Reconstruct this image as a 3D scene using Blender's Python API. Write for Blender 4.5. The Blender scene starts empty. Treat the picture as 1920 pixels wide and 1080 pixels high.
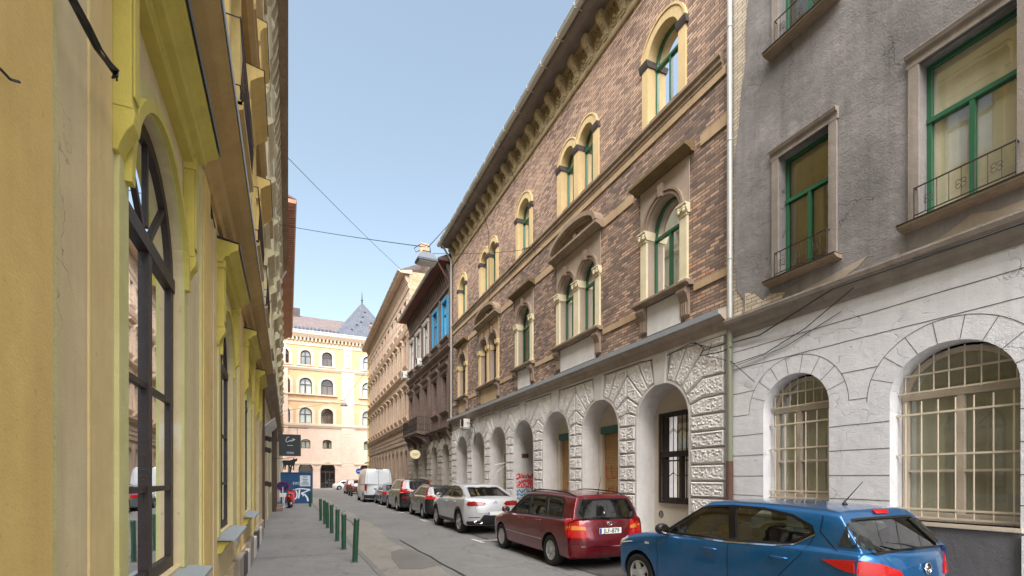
import bpy, bmesh, math, random
from mathutils import Vector, Matrix, noise
from mathutils.bvhtree import BVHTree
from mathutils.geometry import delaunay_2d_cdt
random.seed(7)
sc = bpy.context.scene
COL = sc.collection
R_ = math.radians
# ------------------------------------------------------------------ camera
TH = math.atan(420/900.); BE = TH-math.atan(391/900.); H = 1.75
cam = bpy.data.cameras.new('camera'); camo = bpy.data.objects.new('camera', cam); COL.objects.link(camo)
cam.sensor_width = 36; cam.lens = 900/1920*36; cam.shift_y = (897-540)/1920.
cam.clip_start = .05; cam.clip_end = 3000
camo.location = (0, 0, H); camo.rotation_euler = (R_(90), 0, -TH)
sc.camera = camo
# ------------------------------------------------------------------ light
SUN_EL, SUN_AZ = R_(54), R_(212)      # azimuth clockwise from +Y, sun behind the camera
w = bpy.data.worlds.new("World"); sc.world = w; w.use_nodes = True
nt = w.node_tree; bg = nt.nodes['Background']
sky = nt.nodes.new('ShaderNodeTexSky'); sky.sky_type = 'NISHITA'; sky.sun_disc = False
sky.sun_elevation = SUN_EL; sky.sun_rotation = SUN_AZ; sky.air_density = 1.0; sky.dust_density = 2.5; sky.ozone_density = .5
hs = nt.nodes.new('ShaderNodeHueSaturation'); hs.inputs['Saturation'].default_value = .72; hs.inputs['Hue'].default_value = .482; hs.inputs['Value'].default_value = .86
nt.links.new(sky.outputs[0], hs.inputs['Color']); nt.links.new(hs.outputs[0], bg.inputs[0]); bg.inputs[1].default_value = .105
sun = bpy.data.lights.new('sun', 'SUN'); suno = bpy.data.objects.new('sun', sun); COL.objects.link(suno)
sun.energy = 3.3; sun.angle = R_(80); sun.color = (1, .97, .94)
sd = Vector((math.sin(SUN_AZ)*math.cos(SUN_EL), math.cos(SUN_AZ)*math.cos(SUN_EL), math.sin(SUN_EL)))
suno.rotation_euler = sd.to_track_quat('Z', 'Y').to_euler(); suno.location = (0, -20, 40)
sc.view_settings.view_transform = 'Standard'; sc.view_settings.look = 'None'
sc.view_settings.exposure = 1.8; sc.view_settings.gamma = 1
sc.cycles.max_bounces = 7; sc.cycles.diffuse_bounces = 4; sc.cycles.transparent_max_bounces = 10
# ------------------------------------------------------------------ helpers
def lin(c):
    return tuple(((x/255.)/12.92 if x/255. < .04045 else (((x/255.)+.055)/1.055)**2.4) for x in c)
def tag(o, label=None, cat=None, group=None, kind=None):
    if label: o['label'] = label
    if cat: o['category'] = cat
    if group: o['group'] = group
    if kind: o['kind'] = kind
    return o
def empty(name, loc=(0, 0, 0), rz=0, parent=None):
    o = bpy.data.objects.new(name, None); COL.objects.link(o); o.location = loc; o.rotation_euler = (0, 0, rz)
    o.empty_display_size = .2
    if parent: o.parent = parent
    return o
def inside(p, poly):
    x, y = p; c = False; n = len(poly); j = n-1
    for i in range(n):
        xi, yi = poly[i]; xj, yj = poly[j]
        if (yi > y) != (yj > y) and x < (xj-xi)*(y-yi)/(yj-yi)+xi: c = not c
        j = i
    return c
def cdt(outer, holes=(), pts=()):
    V = []; E = []
    for lp in [outer]+list(holes):
        b = len(V); V += [Vector(p) for p in lp]; n = len(lp)
        E += [(b+i, b+(i+1) % n) for i in range(n)]
    V += [Vector(p) for p in pts]
    r = delaunay_2d_cdt(V, E, [], 0, 1e-6)
    vs = [tuple(v) for v in r[0]]; fs = []
    for f in r[2]:
        cx = sum(vs[i][0] for i in f)/len(f); cy = sum(vs[i][1] for i in f)/len(f)
        if inside((cx, cy), outer) and not any(inside((cx, cy), h) for h in holes): fs.append(tuple(f))
    return vs, fs
class MB:
    def __init__(s): s.v = []; s.f = []; s.cuts = []
    def cut(s):
        if s.v and (not s.cuts or s.cuts[-1][0] != len(s.v)): s.cuts.append((len(s.v), len(s.f)))
        return s
    def add(s, vs, fs):
        b = len(s.v); s.v += [tuple(v) for v in vs]; s.f += [tuple(b+i for i in f) for f in fs]; return s
    def box(s, x0, x1, y0, y1, z0, z1):
        return s.add([(x0, y0, z0), (x1, y0, z0), (x1, y1, z0), (x0, y1, z0), (x0, y0, z1), (x1, y0, z1), (x1, y1, z1), (x0, y1, z1)],
                     [(0, 3, 2, 1), (4, 5, 6, 7), (0, 1, 5, 4), (1, 2, 6, 5), (2, 3, 7, 6), (3, 0, 4, 7)])
    def quad(s, a, b, c, d): return s.add([a, b, c, d], [(0, 1, 2, 3)])
    def prism(s, poly, y0, y1, ax='y'):
        n = len(poly)
        m = {'y': lambda p, q, t: (p, t, q), 'x': lambda p, q, t: (t, p, q), 'z': lambda p, q, t: (p, q, t)}[ax]
        return s.add([m(p[0], p[1], y0) for p in poly]+[m(p[0], p[1], y1) for p in poly],
                     [tuple(range(n)), tuple(range(2*n-1, n-1, -1))]+[(i, i+n, (i+1) % n+n, (i+1) % n) for i in range(n)])
    def ring(s, out, inn, y0, y1):      # out / inn open or closed polylines with the same count, in x,z
        n = len(out)
        vs = [(p[0], y0, p[1]) for p in out]+[(p[0], y0, p[1]) for p in inn]+[(p[0], y1, p[1]) for p in out]+[(p[0], y1, p[1]) for p in inn]
        fs = []
        for i in range(n-1):
            j = i+1
            fs += [(2*n+i, 2*n+j, 3*n+j, 3*n+i), (i, j, 2*n+j, 2*n+i), (n+i, n+j, 3*n+j, 3*n+i), (i, j, n+j, n+i)]
        fs += [(0, n, 3*n, 2*n), (n-1, 2*n-1, 4*n-1, 3*n-1)]
        return s.add(vs, fs)
    def wall(s, outer, holes, y, depth=.3):
        vs, fs = cdt(outer, holes)
        s.add([(a, y, b) for a, b in vs], fs)
        for k, h in enumerate(holes):
            d = depth[k] if isinstance(depth, (list, tuple)) else depth
            n = len(h)
            s.add([(a, y, b) for a, b in h]+[(a, y-d, b) for a, b in h], [(i, (i+1) % n, (i+1) % n+n, i+n) for i in range(n)])
        return s
    def cyl(s, a, b, r, n=12, r2=None, cap=True):
        return s.tube([a, b], [r, r if r2 is None else r2], n, cap)
    def tube(s, pts, r, n=8, cap=True):
        pts = [Vector(p) for p in pts]; m = len(pts)
        if not isinstance(r, (list, tuple)): r = [r]*m
        vs = []; up = None
        for i, p in enumerate(pts):
            d = (pts[min(i+1, m-1)]-pts[max(i-1, 0)])
            if d.length < 1e-9: d = Vector((0, 0, 1))
            d.normalize()
            if up is None: up = Vector((0, 0, 1)) if abs(d.z) < .9 else Vector((1, 0, 0))
            a = d.cross(up).normalized(); b = a.cross(d).normalized(); up = b
            for k in range(n):
                t = 2*math.pi*k/n; vs.append(p+a*math.cos(t)*r[i]+b*math.sin(t)*r[i])
        fs = [(i*n+k, i*n+(k+1) % n, (i+1)*n+(k+1) % n, (i+1)*n+k) for i in range(m-1) for k in range(n)]
        if cap: fs += [tuple(range(n)), tuple(range(m*n-1, (m-1)*n-1, -1))]
        return s.add(vs, fs)
    def lathe(s, prof, n=24, ax='z', c=(0, 0, 0), cap=True):
        vs = []; m = len(prof)
        for r, h in prof:
            for k in range(n):
                t = 2*math.pi*k/n
                p = (r*math.cos(t), r*math.sin(t), h) if ax == 'z' else ((r*math.cos(t), h, r*math.sin(t)) if ax == 'y' else (h, r*math.cos(t), r*math.sin(t)))
                vs.append((p[0]+c[0], p[1]+c[1], p[2]+c[2]))
        fs = [(i*n+k, i*n+(k+1) % n, (i+1)*n+(k+1) % n, (i+1)*n+k) for i in range(m-1) for k in range(n)]
        if cap: fs += [tuple(range(n)), tuple(range(m*n-1, (m-1)*n-1, -1))]
        return s.add(vs, fs)
    def profile(s, pts, x0, x1): return s.prism(pts, x0, x1, 'x')
    def build(s, name, m, parent=None, smooth=False, bevel=0, doubles=False):
        if s.cuts:      # every piece becomes a mesh of its own
            ends = s.cuts+[(len(s.v), len(s.f))]; a = (0, 0); out = []
            for e in ends:
                if e[0] > a[0]:
                    q = MB(); q.v = s.v[a[0]:e[0]]; q.f = [tuple(i-a[0] for i in f) for f in s.f[a[1]:e[1]]]; out.append(q.build(name, m, parent, smooth, bevel, doubles)); a = e
            return out[0]
        me = bpy.data.meshes.new(name); me.from_pydata(s.v, [], s.f)
        bm = bmesh.new(); bm.from_mesh(me)
        if doubles: bmesh.ops.remove_doubles(bm, verts=bm.verts, dist=1e-4)
        bmesh.ops.recalc_face_normals(bm, faces=bm.faces)
        bm.to_mesh(me); bm.free()
        for x in (m if isinstance(m, (list, tuple)) else [m]): me.materials.append(x)
        o = bpy.data.objects.new(name, me); COL.objects.link(o)
        if parent: o.parent = parent
        if smooth:
            for p in me.polygons: p.use_smooth = True
            if smooth == 'a':
                try: me.set_sharp_from_angle(angle=R_(35))
                except Exception: pass
        if bevel:
            b = o.modifiers.new('bevel', 'BEVEL'); b.width = bevel; b.segments = 2; b.limit_method = 'ANGLE'; b.angle_limit = R_(40)
        return o
def arch(cx, w, z0, zs, n=16, rise=None):
    r = w/2.; rr = r if rise is None else rise
    p = [(cx+r, z0)]+[(cx+r*math.cos(math.pi*i/n), zs+rr*math.sin(math.pi*i/n)) for i in range(n+1)]+[(cx-r, z0)]
    return p
def rect(cx, w, z0, z1): return [(cx+w/2, z0), (cx+w/2, z1), (cx-w/2, z1), (cx-w/2, z0)]
def text_mesh(txt, size, name, m, parent, mat4, extrude=.002):
    cu = bpy.data.curves.new('txt', 'FONT'); cu.body = txt; cu.size = size; cu.extrude = extrude; cu.align_x = 'CENTER'; cu.align_y = 'CENTER'
    to = bpy.data.objects.new('txt', cu); COL.objects.link(to)
    dg = bpy.context.evaluated_depsgraph_get(); me = bpy.data.meshes.new_from_object(to.evaluated_get(dg)); bpy.data.objects.remove(to)
    me.transform(mat4); me.materials.clear(); me.materials.append(m)
    o = bpy.data.objects.new(name, me); COL.objects.link(o)
    if parent: o.parent = parent
    return o
# ------------------------------------------------------------------ materials
class NT:
    def __init__(s, name):
        s.m = bpy.data.materials.new(name); s.m.use_nodes = True; s.t = s.m.node_tree; s.b = s.t.nodes['Principled BSDF']
        s.tc = s.t.nodes.new('ShaderNodeTexCoord'); s.co = s.tc.outputs['Object']
    def n(s, typ, **k):
        x = s.t.nodes.new(typ)
        for a, v in k.items(): setattr(x, a, v)
        return x
    def l(s, a, b): s.t.links.new(a, b)
    def mapv(s, scale, rot=(0, 0, 0), loc=(0, 0, 0)):
        m = s.n('ShaderNodeMapping'); s.l(s.co, m.inputs[0]); m.inputs['Scale'].default_value = scale; m.inputs['Rotation'].default_value = rot; m.inputs['Location'].default_value = loc
        return m.outputs[0]
    def noise(s, scale, detail=4, rough=.55, vec=None, dist=0):
        x = s.n('ShaderNodeTexNoise'); s.l(vec or s.co, x.inputs['Vector']); x.inputs['Scale'].default_value = scale; x.inputs['Detail'].default_value = detail
        x.inputs['Roughness'].default_value = rough; x.inputs['Distortion'].default_value = dist
        return x.outputs['Fac']
    def ramp(s, fac, stops, interp='LINEAR'):
        x = s.n('ShaderNodeValToRGB'); s.l(fac, x.inputs[0]); e = x.color_ramp.elements; x.color_ramp.interpolation = interp
        while len(e) < len(stops): e.new(.5)
        for i, (p, c) in enumerate(stops):
            e[i].position = p; c = (c, c, c) if isinstance(c, (int, float)) else c; e[i].color = (*c, 1)
        return x.outputs[0]
    def mix(s, fac, a, b, blend='MIX'):
        x = s.n('ShaderNodeMix', data_type='RGBA', blend_type=blend)
        for sock, v in ((x.inputs[0], fac), (x.inputs[6], a), (x.inputs[7], b)):
            if hasattr(v, 'links'): s.l(v, sock)
            elif isinstance(v, (int, float)): sock.default_value = v
            else: sock.default_value = (*v, 1)
        return x.outputs[2]
    def math(s, op, a, b=None, c=None):
        x = s.n('ShaderNodeMath', operation=op)
        for i, v in enumerate((a, b, c)):
            if v is None: continue
            if hasattr(v, 'links'): s.l(v, x.inputs[i])
            else: x.inputs[i].default_value = v
        return x.outputs[0]
    def bump(s, h, strength=.3, dist=.02):
        x = s.n('ShaderNodeBump'); s.l(h, x.inputs['Height']); x.inputs['Strength'].default_value = strength; x.inputs['Distance'].default_value = dist
        s.l(x.outputs[0], s.b.inputs['Normal'])
    def done(s, col=None, rough=.8, metal=0, **k):
        if col is not None:
            if hasattr(col, 'links'): s.l(col, s.b.inputs['Base Color'])
            else: s.b.inputs['Base Color'].default_value = (*col, 1)
        if hasattr(rough, 'links'): s.l(rough, s.b.inputs['Roughness'])
        else: s.b.inputs['Roughness'].default_value = rough
        s.b.inputs['Metallic'].default_value = metal
        for a, v in k.items(): s.b.inputs[a.replace('_', ' ')].default_value = v
        return s.m
def plain(name, c, rough=.5, metal=0, var=.12, **k):
    s = NT(name); c = lin(c)
    f = s.noise(7, 5); col = s.mix(f, tuple(x*(1-var) for x in c), tuple(min(1, x*(1+var)) for x in c))
    return s.done(col, rough, metal, **k)
def stucco(name, c, c2=None, dirt=None, var=.2, streak=.35, bump=.35, patch=None, rough=.92, fine=55, grime=1., crack=0):
    s = NT(name); c = lin(c); c2 = lin(c2) if c2 else tuple(x*(1-var) for x in c); dirt = lin(dirt) if dirt else tuple(x*.45 for x in c)
    a = s.ramp(s.noise(.9, 6, .6), [(.35, 0), (.65, 1)])
    col = s.mix(a, c, c2)
    b = s.ramp(s.noise(5, 6, .7), [(.3, 0), (.75, 1)])
    col = s.mix(s.math('MULTIPLY', b, .45), col, tuple(x*.78 for x in c2))
    st = s.ramp(s.noise(1, 5, .65, s.mapv((4.5, 4.5, .28))), [(.5, 0), (.75, 1)])
    col = s.mix(s.math('MULTIPLY', st, streak), col, dirt)
    sp = s.ramp(s.noise(22, 3, .6), [(.66, 0), (.74, 1)])
    col = s.mix(s.math('MULTIPLY', sp, .3*grime), col, dirt)
    if patch:
        pm = s.ramp(s.noise(.55, 8, .62, s.mapv((1, 1, 1), loc=(3.1, 0, 1.7))), [(.60, 0), (.625, 1)])
        col = s.mix(pm, col, lin(patch))
    md = s.ramp(s.noise(2.2, 8, .72, s.mapv((1, 1, .7), loc=(7, 2, 5))), [(.42, 0), (.62, 1)])
    col = s.mix(s.math('MULTIPLY', md, .22*grime), col, tuple((x+y)/2 for x, y in zip(c2, dirt)))
    n1 = s.noise(fine, 4, .6); n2 = s.noise(6, 5, .6)
    h = s.math('ADD', s.math('MULTIPLY', n1, .5), n2)
    if crack:
        v2 = s.n('ShaderNodeTexVoronoi', feature='DISTANCE_TO_EDGE'); vec = s.n('ShaderNodeVectorMath', operation='ADD')
        nz = s.n('ShaderNodeTexNoise'); nz.inputs['Scale'].default_value = 2.5; nz.inputs['Detail'].default_value = 8; s.l(s.co, nz.inputs['Vector'])
        s.l(s.co, vec.inputs[0]); s.l(nz.outputs['Color'], vec.inputs[1]); s.l(vec.outputs[0], v2.inputs['Vector']); v2.inputs['Scale'].default_value = 1.1
        cm = s.ramp(v2.outputs['Distance'], [(0.0, 1), (.004, .6), (.009, 0)]); mk = s.ramp(s.noise(.9, 4), [(.5, 0), (.6, 1)]); cm = s.math('MULTIPLY', cm, mk)
        col = s.mix(s.math('MULTIPLY', cm, crack), col, tuple(x*.5 for x in dirt)); h = s.math('SUBTRACT', h, s.math('MULTIPLY', cm, 1.2))
    s.bump(h, bump, .02)
    return s.done(col, rough)
def brick(name, stops, bw=.26, bh=.075, mortar=(150, 140, 130), joint=.12, big=None, seed=0, bump=.6, zshift=None):
    s = NT(name)
    sep = s.n('ShaderNodeSeparateXYZ'); s.l(s.co, sep.inputs[0]); X, Y, Z = sep.outputs
    z = s.math('DIVIDE', Z, bh); row = s.math('FLOOR', z); fz = s.math('FRACT', z)
    odd = s.math('MULTIPLY', s.math('MODULO', s.math('ABSOLUTE', row), 2), .5)
    XY = s.math('ADD', X, s.math('MULTIPLY', Y, 1.0))
    x = s.math('ADD', s.math('DIVIDE', XY, bw), odd); cl = s.math('FLOOR', x); fx = s.math('FRACT', x)
    cb = s.n('ShaderNodeCombineXYZ'); s.l(cl, cb.inputs[0]); s.l(row, cb.inputs[1]); cb.inputs[2].default_value = seed
    wn = s.n('ShaderNodeTexWhiteNoise'); wn.noise_dimensions = '3D'; s.l(cb.outputs[0], wn.inputs['Vector'])
    r = wn.outputs['Value']
    bign = s.ramp(s.noise(.45, 4, .6), [(.35, 0), (.7, 1)])
    rr = s.math('ADD', s.math('MULTIPLY', r, .70), s.math('MULTIPLY', bign, .30))
    col = s.ramp(rr, [(p, lin(c)) for p, c in stops])
    if zshift:  # real change of brick between lower and upper storeys
        g = s.n('ShaderNodeMapRange'); s.l(Z, g.inputs[0]); g.inputs[1].default_value = zshift[0]; g.inputs[2].default_value = zshift[1]
        col2 = s.ramp(rr, [(p, lin(c)) for p, c in zshift[2]])
        col = s.mix(g.outputs[0], col, col2)
    col = s.mix(s.math('MULTIPLY', s.noise(30, 4), .25), col, tuple(x*.5 for x in lin(stops[0][1])))
    ex = s.math('MULTIPLY', s.math('MINIMUM', fx, s.math('SUBTRACT', 1, fx)), bw/bh)
    ez = s.math('MINIMUM', fz, s.math('SUBTRACT', 1, fz)); e = s.math('MINIMUM', ex, ez)
    mk = s.n('ShaderNodeMapRange'); s.l(e, mk.inputs[0]); mk.inputs[1].default_value = joint*.5; mk.inputs[2].default_value = joint*1.1; mk.inputs[3].default_value = 1; mk.inputs[4].default_value = 0
    col = s.mix(mk.outputs[0], col, lin(mortar))
    h = s.math('ADD', s.math('MULTIPLY', mk.outputs[0], -1), s.math('ADD', s.math('MULTIPLY', r, .5), s.math('MULTIPLY', s.noise(40, 3), .4)))
    s.bump(h, bump, .012)
    return s.done(col, .88)
def paint(name, c, c2=None, metal=.35, rough=.28):
    s = NT(name); c = lin(c)
    fl = s.noise(900, 2); col = s.mix(s.math('MULTIPLY', fl, .35), c, tuple(min(1, x*1.5) for x in c))
    dust = s.ramp(s.noise(3.5, 6, .7), [(.45, 0), (.8, 1)])
    col = s.mix(s.math('MULTIPLY', dust, .10), col, lin((150, 142, 128)))
    ro = s.math('ADD', rough, s.math('MULTIPLY', s.noise(6, 5, .7), .12))
    return s.done(col, ro, metal, Coat_Weight=.9, Coat_Roughness=.06)
def glassmat(name, tint=(236, 240, 238), mixf=.14, rough=.015, trans=None):
    m = bpy.data.materials.new(name); m.use_nodes = True; t = m.node_tree; t.nodes.clear()
    o = t.nodes.new('ShaderNodeOutputMaterial'); mx = t.nodes.new('ShaderNodeMixShader'); tr = t.nodes.new('ShaderNodeBsdfTransparent'); gl = t.nodes.new('ShaderNodeBsdfGlossy')
    tr.inputs[0].default_value = (*lin(tint), 1); gl.inputs['Roughness'].default_value = rough; gl.inputs[0].default_value = (.95, .97, 1, 1)
    fr = t.nodes.new('ShaderNodeFresnel'); fr.inputs[0].default_value = 1.5
    mr = t.nodes.new('ShaderNodeMapRange'); mr.inputs[1].default_value = 0; mr.inputs[2].default_value = 1; mr.inputs[3].default_value = mixf*.5; mr.inputs[4].default_value = 1
    tc = t.nodes.new('ShaderNodeTexCoord'); nz = t.nodes.new('ShaderNodeTexNoise'); nz.inputs['Scale'].default_value = 1.6; t.links.new(tc.outputs['Object'], nz.inputs['Vector'])
    bp = t.nodes.new('ShaderNodeBump'); bp.inputs['Strength'].default_value = .02; bp.inputs['Distance'].default_value = .05
    t.links.new(nz.outputs['Fac'], bp.inputs['Height']); t.links.new(bp.outputs[0], gl.inputs['Normal'])
    t.links.new(fr.outputs[0], mr.inputs[0]); t.links.new(mr.outputs[0], mx.inputs[0]); t.links.new(tr.outputs[0], mx.inputs[1]); t.links.new(gl.outputs[0], mx.inputs[2]); t.links.new(mx.outputs[0], o.inputs[0])
    return m
def asphalt(name, c, c2, crack=True, scale=1., agg=.5, stain=.5, rough=.88):
    s = NT(name); c = lin(c); c2 = lin(c2)
    a = s.ramp(s.noise(.35*scale, 7, .62), [(.32, 0), (.68, 1)]); col = s.mix(a, c, c2)
    st = s.ramp(s.noise(1.3*scale, 7, .7, s.mapv((1, .45, 1))), [(.5, 0), (.72, 1)]); col = s.mix(s.math('MULTIPLY', st, stain), col, tuple(x*.62 for x in c))
    v = s.n('ShaderNodeTexVoronoi'); s.l(s.co, v.inputs['Vector']); v.inputs['Scale'].default_value = 70
    ag = s.ramp(v.outputs['Color'], [(.2, .0), (.9, 1.)]); col = s.mix(s.math('MULTIPLY', ag, .55*agg), col, tuple(min(1, x*1.9) for x in c2))
    n3 = s.noise(160, 3); col = s.mix(s.math('MULTIPLY', s.ramp(n3, [(.4, 0), (.7, 1)]), .7*agg), col, tuple(x*.4 for x in c))
    h = s.math('ADD', s.math('MULTIPLY', v.outputs['Distance'], .4), n3)
    if crack:
        v2 = s.n('ShaderNodeTexVoronoi', feature='DISTANCE_TO_EDGE'); vec = s.n('ShaderNodeVectorMath', operation='ADD')
        nz = s.n('ShaderNodeTexNoise'); nz.inputs['Scale'].default_value = 1.8; nz.inputs['Detail'].default_value = 6; s.l(s.co, nz.inputs['Vector'])
        s.l(s.co, vec.inputs[0]); s.l(nz.outputs['Color'], vec.inputs[1]); s.l(vec.outputs[0], v2.inputs['Vector']); v2.inputs['Scale'].default_value = .42
        cm = s.ramp(v2.outputs['Distance'], [(0.0, 1), (.008, .6), (.014, 0)])
        mk = s.ramp(s.noise(.3, 3), [(.45, 0), (.6, 1)]); cm = s.math('MULTIPLY', cm, mk)
        col = s.mix(s.math('MULTIPLY', cm, .4), col, (.012, .011, .01)); h = s.math('SUBTRACT', h, s.math('MULTIPLY', cm, 1.5))
    s.bump(h, .35, .01)
    return s.done(col, rough)
M = {}
M['asphalt'] = asphalt('asphalt', (106, 105, 104), (126, 125, 122))
M['asphalt_old'] = asphalt('asphalt_old', (122, 118, 111), (140, 135, 127), stain=.8)
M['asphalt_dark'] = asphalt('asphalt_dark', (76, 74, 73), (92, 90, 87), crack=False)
M['asphalt_mid'] = asphalt('asphalt_mid', (100, 97, 93), (114, 110, 105), crack=False)
M['pave'] = asphalt('pavement_asphalt', (112, 111, 110), (130, 129, 126), stain=.6)
M['pave_r'] = asphalt('pavement_grey', (128, 126, 122), (146, 142, 136))
M['tar'] = plain('tar_seam', (45, 44, 44), .7)
M['kerb'] = stucco('kerb_stone', (124, 122, 118), streak=.2, bump=.5)
M['roadpaint'] = stucco('worn_road_paint', (215, 213, 205), (170, 168, 160), streak=.1, patch=(120, 118, 115))
M['yel_wall'] = stucco('tan_stucco', (226, 208, 164), (216, 194, 148), (128, 110, 82), streak=.3, bump=.16, fine=90, crack=.6, patch=(222, 210, 182))
M['och_wall'] = stucco('ochre_stucco', (234, 202, 128), (226, 190, 112), (140, 110, 68), streak=.2, bump=.16, fine=90)
M['och2_wall'] = stucco('soft_ochre_stucco', (230, 206, 148), (222, 194, 134), (140, 110, 70), streak=.2, bump=.16, fine=90)
M['yel_trim'] = stucco('lemon_trim', (212, 196, 100), (202, 184, 88), (130, 116, 66), streak=.22, bump=.2)
M['yel_up'] = stucco('upper_yellow_stucco', (222, 196, 128), (212, 182, 112), (140, 116, 80), streak=.2)
M['pale_trim'] = stucco('pale_lemon_trim', (216, 210, 150), (204, 196, 130), (130, 120, 80), streak=.2)
M['ochre_soffit'] = stucco('ochre_cornice', (196, 166, 108), (182, 150, 94), streak=.3)
M['flash'] = plain('zinc_flashing', (158, 166, 172), .5, .3)
M['dark_flash'] = plain('dark_sheet_metal', (52, 50, 48), .5, .3)
M['brown_wood'] = stucco('dark_brown_wood', (56, 43, 38), (44, 34, 31), streak=.3, bump=.3, rough=.5)
M['cream'] = stucco('cream_stucco', (214, 204, 172), (200, 188, 150), (140, 126, 98), streak=.3)
M['cream_orn'] = stucco('ornament_plaster', (194, 176, 142), (174, 156, 120), (110, 92, 64), streak=.35, bump=.8, fine=30)
M['orange_soffit'] = stucco('orange_brick_soffit', (176, 134, 108), (158, 116, 92), streak=.2)
M['grey_up'] = stucco('grey_cement_render', (152, 148, 146), (114, 111, 110), (84, 81, 80), streak=.55, bump=.9, fine=38, crack=.5)
M['grey_trim'] = stucco('grey_render_trim', (160, 150, 140), (138, 129, 120), (86, 76, 68), streak=.4, bump=.6)
M['white_low'] = stucco('white_painted_render', (232, 232, 234), (222, 223, 227), (160, 157, 152), streak=.2, bump=.75, grime=.7, crack=.12)
M['grey_plinth'] = stucco('slate_grey_plinth', (104, 105, 108), (92, 93, 98), streak=.3, bump=.9)
M['joint'] = plain('dirty_shaded_groove', (92, 88, 84), .95)  # groove dirt and recess shade put together into one dark colour
M['green'] = plain('green_window_paint', (44, 98, 68), .4)
M['green_box'] = plain('green_shutter_box', (30, 92, 80), .45)
M['rust_block'] = stucco('vermiculated_plaster', (236, 234, 230), (224, 221, 217), (170, 164, 158), streak=.18, bump=.9, fine=42)
M['r1_white'] = stucco('pale_grey_plaster', (224, 221, 217), (210, 207, 204), (140, 134, 126), streak=.25)
M['back_wall'] = stucco('cream_niche_plaster', (214, 205, 190), (200, 190, 174), streak=.25)
M['rust_joint'] = stucco('recessed_joint_plaster', (150, 144, 136), (136, 130, 122), streak=.2)
M['cornice'] = stucco('dusty_cornice', (178, 166, 152), (156, 144, 130), (100, 90, 80), streak=.4)
ups = [(0, (115, 95, 86)), (.2, (160, 132, 116)), (.5, (200, 166, 143)), (.8, (222, 188, 161)), (1, (234, 201, 163))]
M['brick1'] = brick('brown_brick', [(0, (85, 77, 73)), (.2, (119, 102, 93)), (.5, (154, 128, 111)), (.72, (182, 152, 131)), (.86, (210, 176, 148)), (.93, (196, 124, 88)), (1, (218, 124, 75))], zshift=(9.5, 13, ups), mortar=(97, 85, 75), bw=.25, bh=.076, joint=.15)
M['brick_tan'] = brick('pale_yellow_brick', [(0, (176, 164, 146)), (.5, (200, 188, 168)), (1, (216, 206, 188))], bw=.22, mortar=(140, 125, 105))
M['brick2'] = brick('dark_brown_brick', [(0, (84, 72, 70)), (.4, (108, 90, 84)), (.8, (128, 104, 94)), (1, (142, 116, 100))], mortar=(120, 108, 100))
M['brick3'] = brick('tan_brick', [(0, (150, 128, 110)), (.3, (186, 162, 140)), (.8, (208, 184, 160)), (1, (216, 194, 170))], mortar=(160, 140, 120))
M['brick_or'] = brick('orange_party_wall_brick', [(0, (170, 120, 90)), (.5, (196, 150, 116)), (1, (214, 178, 138))], mortar=(180, 160, 140))
M['buff'] = stucco('buff_surround', (222, 198, 150), (212, 186, 136), (150, 126, 94), streak=.2, bump=.3)
M['buff2'] = stucco('faded_buff_stone', (196, 172, 138), (180, 154, 120), (120, 100, 76), streak=.4)
M['cap'] = stucco('dark_impost_stone', (96, 86, 84), (78, 70, 70), streak=.2, bump=.8)
M['course'] = stucco('weathered_string_course', (164, 146, 124), (140, 122, 102), (92, 76, 60), streak=.5, bump=.8)
M['panel'] = stucco('brownish_window_panel', (182, 166, 150), (166, 150, 134), (112, 94, 80), streak=.3)
M['archiv'] = stucco('stone_archivolt', (158, 138, 120), (140, 120, 104), streak=.3)
M['pil'] = stucco('cream_pilaster', (226, 216, 184), (216, 204, 170), (160, 148, 118), streak=.2, bump=.2)
M['mossy'] = stucco('mossy_ledge', (128, 108, 74), (104, 86, 58), (70, 58, 40), streak=.4, bump=1., fine=20)
M['eave'] = stucco('dark_weathered_eave', (148, 138, 130), (124, 114, 108), streak=.5)
M['zinc'] = plain('zinc_gutter', (186, 184, 174), .55, .1)
M['pipe'] = plain('pale_downpipe', (172, 170, 165), .45, .2)
M['pipe_g'] = plain('greenish_downpipe', (120, 122, 104), .6)
M['rust'] = plain('rusty_iron', (92, 66, 54), .85)
M['iron'] = plain('dark_iron', (52, 44, 42), .6, .2)
M['frame_dark'] = plain('dark_window_frame', (70, 58, 54), .6)
M['frame_white'] = stucco('peeling_white_frame', (214, 204, 188), (196, 182, 162), (140, 120, 100), streak=.4, bump=.3, rough=.6)
M['bars'] = plain('cream_window_bars', (206, 194, 172), .6)
M['frame_blue'] = plain('bright_blue_frame', (52, 150, 196), .4)
M['frame_pale'] = plain('pale_grey_frame', (196, 192, 186), .5)
M['shutter'] = stucco('tan_roller_shutter', (196, 160, 108), (180, 142, 92), streak=.3, bump=.1, rough=.6)
M['curt'] = stucco('net_curtain', (238, 236, 230), (226, 223, 216), streak=.1, bump=.1)
M['curt_y'] = stucco('yellowed_blind', (232, 222, 196), (220, 208, 180), streak=.2, bump=.1)
M['curt_g'] = stucco('grey_green_blind', (198, 192, 172), (180, 174, 152), streak=.15, bump=.1)
M['room'] = plain('dark_room', (58, 55, 52), .9)
M['glass'] = glassmat('window_glass')
M['glass_left'] = glassmat('dusty_window_glass', (170, 172, 172), 1.1, .02)
M['glass_car'] = glassmat('car_glass', (205, 218, 206), .25, .01)
M['glass_tint'] = glassmat('tinted_car_glass', (70, 80, 84), .3, .01)
M['door'] = stucco('dark_wooden_door', (88, 68, 56), (70, 54, 46), streak=.3, rough=.5)
M['r2_gr'] = stucco('warm_grey_rustication', (186, 178, 166), (166, 158, 146), streak=.35, bump=.8)
M['r2_trim'] = stucco('brown_stone_trim', (128, 110, 98), (106, 90, 82), (70, 60, 54), streak=.4)
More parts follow.
